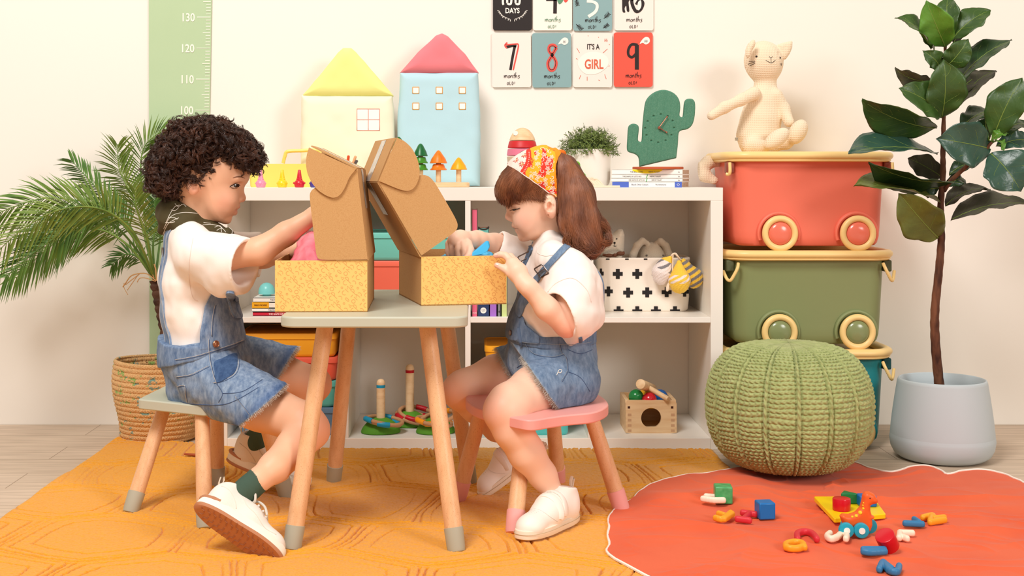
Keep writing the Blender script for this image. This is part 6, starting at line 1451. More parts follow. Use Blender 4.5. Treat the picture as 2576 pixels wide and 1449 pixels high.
# cactus clock
ck = thing('cactus_clock', 'green cactus shaped clock on a terracotta base on the books', 'clock', at(1655,3.86,BTOP)); Dk = 3.86
cpx = [(1608,418),(1607,400),(1602,391),(1592,386),(1582,383),(1577,375),(1578,349),(1580,321),(1586,313),(1594,311),(1603,314),(1607,323),(1604.5,351),(1609,356),(1614,353),(1616,316),(1621,268),(1627,249),(1641,235),(1659,227),(1678,227),(1697,236),(1708,251),(1711,270),(1709,290),(1713,294),(1717.5,292),(1720,263),(1724.5,251),(1735,248),(1744,251),(1748.5,263),(1747,293),(1741,314),(1729,325),(1715,328),(1707,335),(1705,363),(1701,398),(1700,420),(1608,420)]
s = SDF(P(1570,425,Dk)-np.array([0,.02,0]), P(1756,220,Dk)+np.array([0,.02,0]), .0016)
s.pillow([tuple(P(a,b,Dk)[[0,2]]) for a, b in list(spline(cpx[:-2], 3))+cpx[-1:]], Dk+CAM_Y, .006, .009, k=0, p=3)
for (a, b, a2, b2) in ((1641,238,1628,420),(1657,229,1644,420),(1675,229,1662,420),(1692,236,1678,420),(1706,262,1692,420),(1594,315,1589,382),(1604,365,1602,388),(1731,252,1726,322),(1741,255,1736,312),(1716,300,1712,325)):
    s.cap(P(a,b,Dk-.0092), P(a2,b2,Dk-.0092), .0013, .0013, .001, 's')
hr = [(1815,377),(1890,397),(1942,447),(1957,522),(1928,602),(1866,660),(1786,682),(1711,662),(1660,603),(1645,527),(1673,452),(1737,395)]
for a, b in hr: s.ell(P(1240+a/4.293, 200+b/4.293, Dk-.010), (.0032,.006,.0032), k=.001, mode='s')
cl = s.obj('dial', mk('cactus_green', (76,132,106), .75, (500,.3,.001), ((96,146,120),400,.45,.7)), ck, smooth=1)
CU = mk('copper_hand', (176,112,90), .35); set_metal(CU); hm = MB()
m = MB().cyl(P(1658,321,Dk-.016), P(1678,294,Dk-.016), .0017, .0012, 8); m.ball(P(1678,294,Dk-.016), .0028, 10); obj('clock_hand', m, CU, cl)
m = MB().cyl(P(1658,321,Dk-.015), P(1677,333,Dk-.015), .0017, .0012, 8); m.ball(P(1677,333,Dk-.015), .0030, 10); obj('clock_hand', m, CU, cl); obj('pivot', MB().cyl(P(1658,321,Dk-.019), P(1658,321,Dk-.009), .0042, n=6), CU, cl)
obj('base', MB().lathe([(.060,0),(.0755,.0005),(.0765,.004),(.0755,.0075),(0,.0078)], at(1655,3.87,BTOP), 48), mk('terracotta', (196,96,58), .8, (200,.1,.001)), ck)
# middle shelf, first cube: lying books and mint egg cup
z = MIDZ; X0 = 634
for (h_, rgb, ts, tc, lb, dx) in ((.0118,(206,32,58),[('THE GAME OF SHADOWS', .52, .0075)],(250,240,230),'red book, lowest of the pile beside the boy on the middle shelf',2),(.0112,(250,246,238),[('THE FINGER CIRCUS', .45, .0065)],(110,110,110),'white book just above the red one on the middle shelf',0),
     (.0172,(250,240,224),[('Birds', .55, .0065)],(236,180,120),'book with yellow and white spine on the middle shelf',0),(.0135,(252,248,240),[('THE GAME OF FINGERS', .48, .0062)],(110,110,110),'white book under the mint cup, topmost of the pile',3)):
    o_ = at(X0+dx, 3.80, z); b_ = book(lb, o_, np.array([1,0,0.]), np.array([0,1.,0]), .165, .14, h_, rgb, ts, tc, 'books on the middle shelf')
    if h_ > .015:
        obj('spine_panel', MB().add([o_+np.array(v) for v in ((0,-.0003,0),(.050,-.0003,0),(.050,-.0003,h_),(0,-.0003,h_))], [(0,1,2,3)]), sp('spine_yellow', (246,176,30), .5), b_, sharp=0)
        text('title', 'PABLO PICASSO', sp('title_brown', (110,60,20), .6), o_+np.array([.0255,-.0007,h_*.38]), .0058, b_, sx=.9, bold=.0001)
    z += h_+.0002
c = at(671, 3.86, z); tag(obj('cup', MB().lathe([(.0125,0),(.0125,.004),(.0245,.0055),(.0250,.010),(.0235,.021),(.0185,.031),(.011,.037),(.004,.0392),(0,.0395)], c, 36), mk('mint_plastic', (128,214,212), .3)), 'mint blue dome shaped cup on the pile of books', 'cup')
# lidded boxes
def tub(label, px0, px1, z0, z1, rgb, D0=3.80, dp=.26, lidh=.017, grp='lidded plastic boxes'):
    xa, xb = P(px0,0,D0)[0], P(px1,0,D0)[0]; xc = (xa+xb)/2; w_ = xb-xa; yc = D0+CAM_Y+dp/2; root = thing('lidded_box', label, 'box', (xc, yc, z0), grp); m = sp('tub', rgb, .42)
    R = lambda k, z: np.array([(xc+p[0], yc+p[1], z) for p in rrect(w_*k, dp*k, .02)])
    obj('box_body', loft([R(.93,z0), R(.955,z0+.004), R(.965,z0+.01), R(.98,z1-lidh-.001)]), m, root, sharp=40)
    obj('box_lid', loft([R(1.0,z1-lidh), R(1.0,z1-.004), R(.992,z1-.001), R(.975,z1), R(.95,z1), R(.94,z1-.003)]), m, root, sharp=40); return root
tub('mint lidded box on top of the coral one behind the mailers', 893, 1152, .552, .634, (118,206,192))
tub('coral lidded box under the mint one on the middle shelf', 886, 1158, MIDZ, .551, (246,116,92))
tub('orange yellow lidded box, topmost of the stack behind the boy', 596, 846, .266, .336, (250,176,44)); tub('coral lidded box under the orange one behind the boy', 600, 848, .196, .2655, (236,100,76))
tub('teal lidded box behind the knee of the boy, second from the bottom', 600, 846, .118, .1955, (96,190,180)); tub('dusty blue lidded box, bottom of the stack behind the boy', 600, 848, LOWZ, .1175, (100,132,160))
tub('turquoise lidded box behind the pink stool', 1224, 1434, LOWZ, .2535, (84,190,186), dp=.24); tub('amber lidded box on the turquoise one behind the girl', 1219, 1400, .254, .2985, (248,172,36), dp=.22)
# standing books, third cube
def upright(label, px0, px1, z1, rgb, D0=3.79, dp=.17):
    xa, xb = P(px0,0,D0)[0], P(px1,0,D0)[0]; y0 = D0+CAM_Y; root = thing('book', label, 'book', ((xa+xb)/2, y0+dp/2, MIDZ), 'books standing in the third cube'); m = sp('cover2', rgb, .45); t = .0014
    b = MB().box((xa,y0,MIDZ), (xb,y0+t,z1)).box((xa,y0,MIDZ), (xa+t,y0+dp,z1)).box((xb-t,y0,MIDZ), (xb,y0+dp,z1)); obj('cover', b, m, root, sharp=20); obj('pages', MB().box((xa+t,y0+t,MIDZ+.002), (xb-t,y0+dp-.002,z1-.003)), PAGES, root, sharp=20); return root
b1 = upright('tall pink book against the divider in the third cube', 1187, 1201, .702, (232,108,138)); text('title', 'mini', INK['w'], P(1194,789,3.789), .0075, b1)
b2 = upright('book with teal top and navy foot beside the pink one', 1203, 1230, .648, (110,190,180), dp=.16); xa, xb = P(1203,0,3.79)[0], P(1230,0,3.79)[0]
obj('navy_panel', MB().box((xa,3.7893+CAM_Y-.0002,MIDZ+.0005), (xb,3.7898+CAM_Y,.46)), sp('navy', (44,62,104), .45), b2); q = P(1216,781,3.7885); obj('round_badge', MB().cyl(q, q+np.array([0,.0005,0]), .0088, n=24), INK['w'], b2)
m = MB(); m.ribbon([q+np.array([a,-.0003,b]) for a, b in ((-.004,.004),(-.004,-.002),(.001,-.002),(.001,.004),(.005,.003),(.004,-.003))], .001, (0,-1,0), 0); obj('badge_mark', m, sp('navy', (44,62,104), .45), b2, sharp=0)
obj('binder_clip', MB().tube(spline([P(1204,571,3.79),P(1207,575,3.79),P(1217,577,3.79),P(1226,575,3.79),P(1230,570,3.79)], 4), .0022, 6), mk('clip_black', (50,44,42), .4), b2)
upright('purple book in the row standing in the third cube', 1231.5, 1250, .62, (168,112,206), dp=.16); b3 = upright('narrow grey book marked 4 in the third cube', 1251, 1260, .60, (128,130,132), dp=.15); text('title', '4', INK['k'], P(1255.5,787,3.789), .010, b3); upright('pale green book at the right end of the row', 1261, 1276, .60, (206,222,150), dp=.15)
# fabric basket with crosses
fb = thing('fabric_basket', 'white fabric basket with black crosses on the middle shelf', 'basket', at(1620,4.0,MIDZ)); D0 = 3.915; xa, xb = P(1508,0,D0)[0], P(1738,0,D0)[0]; xc, yc, w_, dp = (xa+xb)/2, D0+CAM_Y+.085, xb-xa, .17
def br(k, z, wob=0, inset=0): return np.array([(xc+p[0]*k+.0025*wob*math.sin(9*p[0]/w_*6), yc+p[1]*k+.0022*wob*math.sin(11*p[0]/w_*5), z) for p in rrect(w_-inset, dp-inset, .035, 8)])
FW = mk('canvas_white', (246,234,220), .95, (500,.2,.001)); rr = [br(.93,MIDZ), br(.965,MIDZ+.006,.5), br(.985,MIDZ+.045,1), br(.97,MIDZ+.085,1), br(.995,MIDZ+.12,.6), br(1.0,MIDZ+.155,.4), br(1.012,MIDZ+.158,.4), br(1.012,MIDZ+.163,.4), br(1.0,MIDZ+.165,.4), br(.985,MIDZ+.163,.4), br(.95,MIDZ+.10), br(.9,MIDZ+.02)]
bb_ = obj('basket_body', loft(rr), FW, fb, sharp=0); BB = bvh(bb_); BKC = mk('cross_black', (34,30,30), .85)
def cross(cx, cy, s=12.4, arm=4.8, sk=1.0, clipy=9999, topy=-1):
    pts = [(-arm,-s),(arm,-s),(arm,-arm),(s,-arm),(s,arm),(arm,arm),(arm,s),(-arm,s),(-arm,arm),(-s,arm),(-s,-arm),(-arm,-arm)]
    pts = [(cx+a*sk, max(topy, min(cy+b, clipy))) for a, b in pts]; out = []
    for p in pts:
        if not out or np.hypot(p[0]-out[-1][0], p[1]-out[-1][1]) > .3: out.append(p)
    try: drape('printed_cross', BB, out, BKC, bb_, t=.0010, step=3.3, n=1)
    except Exception: pass
for x, y, k in ((1512,688,.55),(1554,689,1),(1603,689,1),(1652,689,1),(1700,689,1),(1531,733,.85),(1580,736,1),(1628,735.5,1),(1677,735,1),(1722,734,.8)): cross(x, y, sk=k)
for x in (1556,1603,1650,1698): cross(x, 783, clipy=782)
for x in (1529,1577,1624,1668,1718): drape('rim_mark', BB, [(x-4.5,647),(x+4.5,647),(x+4.5,653.5),(x-4.5,653.5)], BKC, bb_, t=.0010, step=3, n=1)
def waffle(name, rgb, sc_=190, st_=.6):
    m = mk(name, rgb, .95, None, sheen=.2, spec=.1); N, L = nodes(m); tc = N.new('ShaderNodeTexCoord'); r = []
    for ax in ('X','Z'):
        w_ = N.new('ShaderNodeTexWave'); w_.bands_direction = ax; w_.inputs['Scale'].default_value = sc_/3.2; w_.inputs['Distortion'].default_value = .6; L.new(tc.outputs['Object'], w_.inputs[0]); r.append(w_)
    mx = N.new('ShaderNodeMath'); mx.operation = 'MAXIMUM'; L.new(r[0].outputs['Fac'], mx.inputs[0]); L.new(r[1].outputs['Fac'], mx.inputs[1])
    bp = N.new('ShaderNodeBump'); bp.inputs['Strength'].default_value = st_; bp.inputs['Distance'].default_value = .002; L.new(mx.outputs[0], bp.inputs['Height']); L.new(bp.outputs[0], N['Principled BSDF'].inputs['Normal']); return m
# plush toys in the basket
PLB = mk('plush_cream', (240,228,208), .95, (300,.5,.003), sheen=.4); D_ = 4.0
br_ = thing('plush_bear', 'cream plush bear with brown bow sitting in the cross patterned basket', 'soft toy', P(1542,660,D_)); s = SDF(P(1500,745,D_)-np.array([0,.05,0]), P(1590,560,D_)+np.array([0,.05,0]), .0025)
s.pillow([tuple(P(a,b,D_)[[0,2]]) for a, b in [(1517,588),(1526,584),(1540,589),(1554,577),(1566,576),(1571,590),(1569,640),(1512,640),(1511,600)]], D_+CAM_Y, .03, .036, k=.006); s.cap(P(1541,655,D_), P(1541,725,D_), .032, .036, .015); bo = s.obj('plush_body', PLB, br_, smooth=1); BB2 = bvh(bo)
m = MB()
for x, y, r in ((1534,603,.0022),(1551.5,601,.0022),(1546,611,.0034)): h, n = hit(BB2, x, y); m.ball(h, r, 10)
m.tube(drape_line(BB2, [(1546,613),(1547,619)], .0008, 4), .0007, 4); m.tube(drape_line(BB2, [(1543,618),(1547,620),(1551,618.5)], .0008, 4), .0007, 4); obj('stitched_face', m, BKC, bo, sharp=0)
bw = mk('brown_ribbon', (120,74,50), .6); m = MB().tube(spline([P(1516,641,3.955),P(1530,643,3.95),P(1546,642,3.945),P(1560,638,3.95),P(1571,635,3.955)], 4), .004, 8, flat=.4, up=(0,-1,0)); m.ball(P(1547,642,3.942), (.006,.004,.006), 10); m.ball(P(1561,638,3.946), (.013,.004,.007), 12); m.ball(P(1532,643,3.946), (.013,.004,.006), 12); obj('bow', m, bw, br_)
bn = thing('plush_bunny', 'grey beige plush bunny with drooping ears in the cross patterned basket', 'soft toy', P(1640,660,D_)); s = SDF(P(1575,745,D_)-np.array([0,.055,0]), P(1700,590,D_)+np.array([0,.055,0]), .0025); D_ = 3.99
s.ell(P(1641,648,D_), (.046,.042,.048), k=.01); s.cap(P(1641,690,D_), P(1641,725,D_), .034, .04, .02); s.chain([P(1628,612,D_-.015),P(1616,606,D_-.022),P(1603,618,D_-.028),P(1593,640,D_-.03),P(1589,665,D_-.028)], [.008,.010,.0115,.0115,.009], .004); s.chain([P(1652,612,D_-.015),P(1662,607,D_-.022),P(1675,618,D_-.028),P(1683,640,D_-.03),P(1686,660,D_-.028)], [.008,.010,.011,.011,.009], .004)
bo = s.obj('plush_body', mk('plush_oat', (206,190,168), .95, (300,.5,.003), sheen=.4), bn, smooth=1); BB3 = bvh(bo); m = MB()
for x in (1627,1668): h, n = hit(BB3, x, 642.5); m.ball(h, .0032, 10)
obj('button_eyes', m, mk('eye_grey', (120,108,98), .4), bo, sharp=0)
# crochet ornaments hanging over the rim
def crochet(label, pts, rs, colf, D_, vox=.0011):
    lo = np.min([P(x, y, D_) for x, y in pts], 0)-max(rs)-.006; hi = np.max([P(x, y, D_) for x, y in pts], 0)+max(rs)+.006; s = SDF(lo, hi, .0016); s.chain([P(x, y, D_) for x, y in pts], rs, .012)
    V0 = s.lo+np.argwhere(np.abs(s.g) < .008)*s.h; idx = np.argwhere(np.abs(s.g) < .008); a = P(*pts[0], D_); ax = P(*pts[-1], D_)-a; ax /= np.linalg.norm(ax); t = (V0-a)@ax; e1 = np.cross(ax, [0,1.,0]); ang = np.arctan2((V0-a)@np.array([0,1.,0]), (V0-a)@e1)
    row = np.floor(t/.0042); s.g[idx[:,0], idx[:,1], idx[:,2]] -= (.0017*np.abs(np.sin(t/.0042*PI))*(.6+.4*np.sin(ang*16+row*1.7))).astype(np.float32)
    o = s.obj('crochet_ornament', vcol_mat('yarn', .95, (900,.4,.001), sheen=.2), None, lambda V: np.array([srgb(colf((v-a)@ax, math.atan2((v-a)[1], (v-a)@e1))) for v in V])); tag(o, label, 'crochet toy', 'crochet ornaments on the basket'); return o
Wc, Gc, Yc = (240,226,220), (128,124,126), (246,202,70)
crochet('white crochet ball with grey marks hanging on the basket rim', [(1686,650),(1674,664),(1665,686),(1662,700)], [.007,.018,.028,.0195], lambda t, a: Yc if t < .012 else (Gc if (t < .042 and math.sin(a*5+t*160) > .45) else Wc), 3.885)
crochet('yellow and white crochet pear hanging in front on the basket', [(1708,660),(1708,678),(1709,704),(1709,716)], [.006,.013,.0305,.026], lambda t, a: (Wc if .036 < t < .062 and math.sin(t*1500/4+a*6) > .1 else Yc), 3.868)
crochet('yellow and grey striped crochet pear, rightmost on the basket', [(1714,652),(1724,668),(1742,696),(1746,704)], [.006,.013,.027,.025], lambda t, a: Gc if (math.floor(t/.0088) % 2) else Yc, 3.90)
tag(obj('cord_loop', MB().tube(spline([P(1686,650,3.885),P(1692,640,3.88),P(1699,638,3.88),P(1704,644,3.88),P(1712,654,3.89)], 5), .0032, 6).tube(spline([P(1693,642,3.875),P(1692,670,3.87),P(1690,700,3.868),P(1682,716,3.866),P(1678,733,3.868)], 5), [.002]*14+[.0035,.0045,.005,.0055,.005,.004,.002], 6), CORD), 'white yarn cord tying the crochet ornaments to the basket', 'cord')
# ring toss
def toss(label, px, D_, top, rgb, rings_, post=True):
    c = at(px, D_, LOWZ); root = thing('ring_toss_post', label, 'ring toss toy', c, 'ring toss posts on the lower shelf'); k = D_/F
    s = SDF(c-np.array([.075,.06,.002]), c+np.array([.075,.06,.06]), .0022); s.ell(c+np.array([0,0,.004]), (.052,.046,.042), k=.01); s.ell(c+np.array([-.022,-.006,.0]), (.036,.036,.022), k=.015); s.ell(c+np.array([.02,.004,0]), (.038,.036,.024), k=.015); s.plane(c+np.array([0,0,.0008]), (0,0,-1), .001)
    s.obj('green_mound', mk('mound_green', (88,150,38), .75, (400,.3,.002)), root)
    zt = ZAT(top, D_) if post else .16; r = .0130
    pb = obj('post', MB().lathe([(r,0),(r,zt-LOWZ-.05),(r,zt-LOWZ-.014),(r*.92,zt-LOWZ-.008),(r*.7,zt-LOWZ-.003),(r*.35,zt-LOWZ-.0005),(0,zt-LOWZ)], c+np.array([0,0,.03])*0+np.array([0,0,0]), 28), WD2, root)
    obj('painted_band', MB().lathe([(r+.0003,0),(r+.0003,.0085)], c+np.array([0,0,zt-LOWZ-.026]), 28), sp('band', rgb, .4), pb)
    for (x, y, dz, tilt, yaw) in rings_:
        rc = P(x, y, D_-.01); R = rot('Y', tilt)@rot('X', yaw); a = np.arange(56)*2*PI/56; q = (np.stack([.053*np.cos(a), .047*np.sin(a), 0*a], 1))@R.T+rc; q[:,2] = np.maximum(q[:,2], LOWZ+.0065)
        rr_ = thing('toss_ring', [('front' if (x,y,dz,tilt,yaw) == rings_[0] else 'back')+' braided ring with '+lbc+' sleeves on its green mound' for lbc in ({(24,150,190):'blue',(190,20,34):'red',(246,156,24):'orange'}[rgb],)][0], 'ring', rc, 'rope rings on the ring toss posts')
        obj('rope', MB().tube(q, .0058, 10, closed=True), mk('rope_tan', (196,146,104), .8, (900,.4,.002)), rr_)
        for f in (34+dz, 6+dz): m = MB().tube(q[[(f*1+i) % 56 for i in range(-3,4)]], .0082, 12); obj('sleeve', m, sp('sleeve', rgb, .4), rr_)
toss('ring toss post with red band on green mound at the back', 1031, 3.955, 916, (190,20,34), ((1040,1050,0,14,8),(1048,1040,6,10,14)))
toss('ring toss post with blue band on green mound, nearest the left divider', 958, 3.85, 953, (24,150,190), ((962,1060,0,12,-4),(968,1058,8,7,4)))
toss('ring toss mound with orange sleeved rings behind the table leg', 1096, 3.85, 960, (246,156,24), ((1092,1060,0,10,2),(1102,1050,4,-12,10)))
# ball box
c0 = at(1574, 3.836, LOWZ); w_, dp, h_ = .152, .15, .098; bxx = thing('ball_box', 'wooden pounding box with round hole holding coloured balls', 'wooden toy', c0); t = .011
x0, y0, z0 = c0; hx, hz, hr_ = x0+w_/2, z0+.0455, .030
out = [(x0,z0),(x0+w_,z0),(x0+w_,z0+h_),(x0,z0+h_)]; hole = [(hx+hr_*math.cos(a), max(hz+hr_*math.sin(a), z0+.0185)) for a in np.linspace(0, 2*PI, 49)[:-1]]
m = MB(); N_h = 48; outer_ = []
for a in np.linspace(0, 2*PI, 49)[:-1]:
    dx, dz = math.cos(a), math.sin(a); kx = (x0+w_-hx)/dx if dx > 1e-9 else ((x0-hx)/dx if dx < -1e-9 else 9); kz = (z0+h_-hz)/dz if dz > 1e-9 else ((z0-hz)/dz if dz < -1e-9 else 9); k = min(kx, kz); outer_.append((hx+dx*k, hz+dz*k))
V = [(p[0], y0, p[1]) for p in outer_]+[(p[0], y0, p[1]) for p in hole]+[(p[0], y0+t, p[1]) for p in hole]+[(p[0], y0+t, p[1]) for p in outer_]; Fc = []
for i in range(48):
    j = (i+1) % 48; Fc += [(i, j, 48+j, 48+i), (48+i, 48+j, 96+j, 96+i), (96+i, 96+j, 144+j, 144+i), (144+i, 144+j, j, i)]
m.add(V, Fc); fpan = obj('front_panel', m, BEECH_X, bxx, sharp=30)
obj('side_panel', MB().box((x0,y0+t,z0), (x0+t,y0+dp,z0+h_)), BEECH_X, bxx, bevel=.001); obj('side_panel', MB().box((x0+w_-t,y0+t,z0), (x0+w_,y0+dp,z0+h_)), BEECH_X, bxx, bevel=.001); obj('back_panel', MB().box((x0+t,y0+dp-t,z0), (x0+w_-t,y0+dp,z0+h_)), BEECH_X, bxx, bevel=.001)
obj('floor_panel', MB().box((x0+t,y0+t,z0), (x0+w_-t,y0+dp-t,z0+.012)), BEECH_X, bxx); obj('yellow_plate', MB().box((x0+t,y0+t,z0+.072), (x0+w_-t,y0+dp-t,z0+.080)), sp('plate_yellow', (246,196,30), .4), bxx)
m = MB(); m2 = MB()
for sx_ in (0, 1):
    for k in range(5):
        xx = x0+.006 if sx_ == 0 else x0+w_-.017; zz = z0+.004+k*.0157
        (m2 if k == 4 else m).box((xx,y0-.0004,zz+(.007 if k == 4 else 0)), (xx+(.007 if k == 4 else .011),y0+.0005,zz+.0075+(.006 if k == 4 else 0)))
obj('finger_joints', m, mk('end_grain', (206,164,126), .6), fpan, sharp=20, kind='stuff'); obj('square_slots', m2, mk('slot_dark', (70,30,16), .8), fpan, sharp=20, kind='stuff')
for px, py, D_, rgb, lb in ((1600,993,3.875,(16,134,66),'green'),(1633.5,1001,3.862,(212,24,44),'red'),(1661,993,3.925,(20,100,180),'blue'),(1628,985,3.93,(240,180,30),'yellow')):
    tag(obj('ball', MB().ball(P(px, py+5, D_), .0225, 32), sp('ball_paint', rgb, .2, spec=.7)), lb+' wooden ball in the pounding box', 'ball', 'balls in the pounding box')
hm = thing('toy_hammer', 'small wooden hammer resting on the balls of the pounding box', 'toy hammer', P(1640,985,3.85)); obj('hammer_head', MB().cyl(P(1611,966,3.835), P(1640,978,3.93), .0148, n=28, bev=.0015), BEECH_X, hm); obj('hammer_handle', MB().cyl(P(1630,974,3.875), P(1681,1004,3.825), .0078, n=20, bev=.0015), BEECH_X, hm)

# ------------------------------------------------ cat plush on the coral bin
WF = waffle('waffle_cream', (250,228,198)); D_ = 3.95; cat = thing('plush_cat', 'large cream waffle knit plush cat sitting on the coral bin', 'soft toy', P(1920,380,3.9))
s = SDF((P(1752,0,4.0)[0], 3.76+CAM_Y, P(0,474,3.95)[2]), (P(2050,0,3.8)[0], 4.13+CAM_Y, P(0,92,3.95)[2]), .003); c = lambda x, y, D=D_: P(1740+x/3.6225, 80+y/3.6225, D)
s.ell(c(652,255), (.0585,.055,.058), rot('Y', 8), k=.01); s.ell(c(668,330), (.044,.044,.050), k=.03)
s.cap(c(680,430), c(672,520), .024, .030, .012); s.chain([c(672,510),c(655,640),c(630,800),c(600,950),c(600,1010)], [.030,.049,.058,.060,.050], .02, sy=.95)
s.chain([c(570,560,3.90),c(450,620,3.88),c(300,690,3.86),c(180,765,3.85)], [.020,.0165,.0160,.0135], .012); s.chain([c(770,580,3.92),c(840,700,3.92),c(885,820,3.90)], [.020,.0165,.016], .012)
s.chain([c(560,1040,3.90),c(640,1050,3.87),c(700,1030,3.84)], [.030,.0185,.016], .015); s.ell(c(775,975,3.82), (.044,.026,.024), rot('Y', -38), k=.008)
s.chain([c(700,1040,3.93),c(860,1010,3.90),c(930,960,3.88)], [.024,.018,.016], .015); s.ell(c(968,912,3.87), (.040,.026,.026), rot('Y', -62), k=.008)
s.plane((0,0,.8745), (0,0,-1), .004) if False else None
s.chain([c(400,1130,4.02),c(280,1175,3.99),c(150,1190,3.97),c(95,1250,3.96),c(120,1310,3.95),c(205,1355,3.94)], [.014,.0165,.019,.0205,.019,.0125], .01)
s.pillow([tuple(c(a,b)[[0,2]]) for a, b in [(470,262),(450,240),(446,185),(470,130),(505,98),(530,88),(538,120),(534,150),(510,190),(492,240)]], 3.885+CAM_Y, .014, .012, k=.006); s.pillow([tuple(c(a,b)[[0,2]]) for a, b in [(765,122),(820,104),(905,86),(902,150),(880,205),(840,262),(800,230)]], 3.93+CAM_Y, .014, .010, k=.006)
s.cap(c(860,135,3.915), c(815,190,3.905), .006, .010, .003, 's')
cb = s.obj('plush_body', WF, cat, smooth=1); CBV = bvh(cb); m = MB()
def cl_(pts): return [(1740+a/3.6225, 80+b/3.6225) for a, b in pts]
for x, y, r in ((591,225,.0032),(806,237,.0028)): h, n = hit(CBV, *cl_([(x,y)])[0]); m.ball(h, r, 10)
for pts in ([(706,224),(722,240),(736,224)],[(722,240),(724,283)],[(675,259),(700,274),(724,284),(745,274),(762,258)],[(522,270),(550,270),(576,265)],[(513,296),(545,284),(578,274)],[(529,311),(555,298),(578,286)],[(812,285),(822,287)],[(809,292),(822,298)],[(810,300),(818,308)]): m.tube(drape_line(CBV, cl_(pts), .0005, 4), .0007, 4)
obj('stitched_face', m, BKC, cb, sharp=0); obj('side_tag', MB().box(tuple(P(1849,354,3.9)), tuple(P(1857,346,3.9)+np.array([0,.001,0]))), mk('tag_print', (200,186,160), .8, None, ((90,80,70),900,.45,.55)), cat)

# ------------------------------------------------ toys on the play mat
def ml(px, py): q = FL(px, py, .018); return q
def letter(label, rgb, strokes, r=.0062, grp='chunky toy letters on the play mat'):
    P3 = [[ml(*p) for p in st] for st in strokes]; allp = np.concatenate([np.array(a) for a in P3]); zm = max(mat_height(p[0], p[1]) for p in allp[::1]); s = SDF(allp.min(0)*np.array([1,1,0])-.02+np.array([0,0,zm]), allp.max(0)*np.array([1,1,0])+.02+np.array([0,0,zm+.01]), .0016)
    for st in P3:
        q = spline(np.array(st), 4) if len(st) > 2 else np.array(st); q[:,2] = zm+r*.9
        for i in range(len(q)-1): s.cap(q[i], q[i+1], r, r, .001); s.cap(q[i]+np.array([0,0,.003]), q[i+1]+np.array([0,0,.003]), r, r, .001)
    s.plane((0,0,zm+.0005), (0,0,-1), .001); return tag(s.obj('toy_letter', sp('letter', rgb, .45, bump=(500,.15,.0006)), smooth=1), label, 'toy letter', grp)
BL, RE, OR_, WH = (52,122,170), (214,48,60), (244,164,36), (248,228,204)
letter('white chunky toy letter leaning by the green cube', WH, [[(1768,1272),(1795,1276),(1820,1276)],[(1776,1266),(1800,1268)]])
letter('orange chunky toy letter F left of the red H', OR_, [[(1800,1318),(1818,1321),(1838,1305)],[(1808,1307),(1822,1312)],[(1822,1321),(1842,1308)]]); letter('red chunky toy letter H beside the orange F', RE, [[(1855,1318),(1885,1322)],[(1868,1302),(1900,1306)],[(1870,1319),(1886,1305)]])
letter('red chunky toy letter C, open side towards us', RE, [[(2007,1366),(2006,1352),(2022,1347),(2040,1350),(2050,1358),(2055,1366)]]); letter('white chunky toy letter S below the dinosaur car', WH, [[(2088,1341),(2081,1348),(2090,1355),(2106,1350),(2118,1341),(2130,1346),(2128,1355)]])
letter('orange chunky toy number nine in the foreground', OR_, [[(1978,1388),(1978,1380),(1996,1375),(2015,1377),(2022,1384),(2010,1390),(1990,1391),(1978,1388)],[(2018,1380),(2024,1388)]]); letter('blue chunky toy letter lying below the red cylinder', BL, [[(2172,1388),(2190,1390),(2226,1388)],[(2172,1383),(2224,1383)]])
letter('blue chunky toy letter Z, nearest the bottom edge', BL, [[(2212,1430),(2222,1413),(2236,1432),(2256,1436),(2262,1422)],[(2222,1413),(2242,1428)]]); letter('blue chunky toy letter beside the orange W at the right', BL, [[(2277,1320),(2320,1322)],[(2300,1310),(2312,1318)]])
letter('orange chunky toy letter W at the right edge of the toys', OR_, [[(2322,1306),(2345,1301),(2352,1308),(2375,1306)],[(2340,1318),(2376,1312)],[(2345,1301),(2340,1314)]]); letter('white chunky toy letter behind the tipped red cylinder', WH, [[(2264,1337),(2295,1338)],[(2266,1346),(2282,1352)],[(2264,1337),(2262,1350)]])
def block(label, name, M, o, rgb, cat='toy block', bev=.003, var=None): return tag(obj(name, M, mk('block_paint', rgb, .35, (300,.08,.001), var), bevel=bev), label, cat, 'wooden toy blocks on the play mat')
def cube(px, py, sz, yaw, H=None):
    q = ml(px, py); z = mat_height(q[0], q[1]); R = rot('Z', yaw); U, V = R@np.array([sz,0,0]), R@np.array([0,sz,0]); a = np.array([q[0],q[1]+sz/2,z])-U/2-V/2; h = np.array([0,0,H or sz]); return MB().hexa([a, a+U, a+U+V, a+V, a+h, a+U+h, a+U+V+h, a+V+h])
block('green wooden cube at the left back of the play mat', 'toy_cube', cube(1823,1274,.041,-4), None, (64,156,92), var=((96,180,116),60,.4,.7)); block('blue wooden cube on the play mat', 'toy_cube', cube(1929,1311,.038,6), None, (20,110,182))
yb = [ml(*p) for p in ((2047,1258),(2196,1258),(2229,1303),(2099,1314))]; zb = max(mat_height(p[0], p[1]) for p in yb)
sb = thing('shape_board', 'flat yellow shape sorting board on the play mat', 'toy board', np.mean(yb, 0)); obj('board', MB().prism(poly_round([p*np.array([1,1,0]) for p in yb], .006), (0,0,zb), (1,0,0), (0,1,0), .011), sp('board_yellow', (250,212,16), .35), sb, bevel=.0015)
def onb(px, py, z=None): z = zb+.011 if z is None else z; q = FL(px, py, z); return q
q = onb(2117,1283); tag(obj('toy_cylinder', MB().cyl(q, q+np.array([0,0,.028]), .0205, n=36, bev=.002), sp('blk_red', (206,18,36), .25)), 'red wooden cylinder standing on the yellow board', 'toy block', 'wooden toy blocks on the play mat')
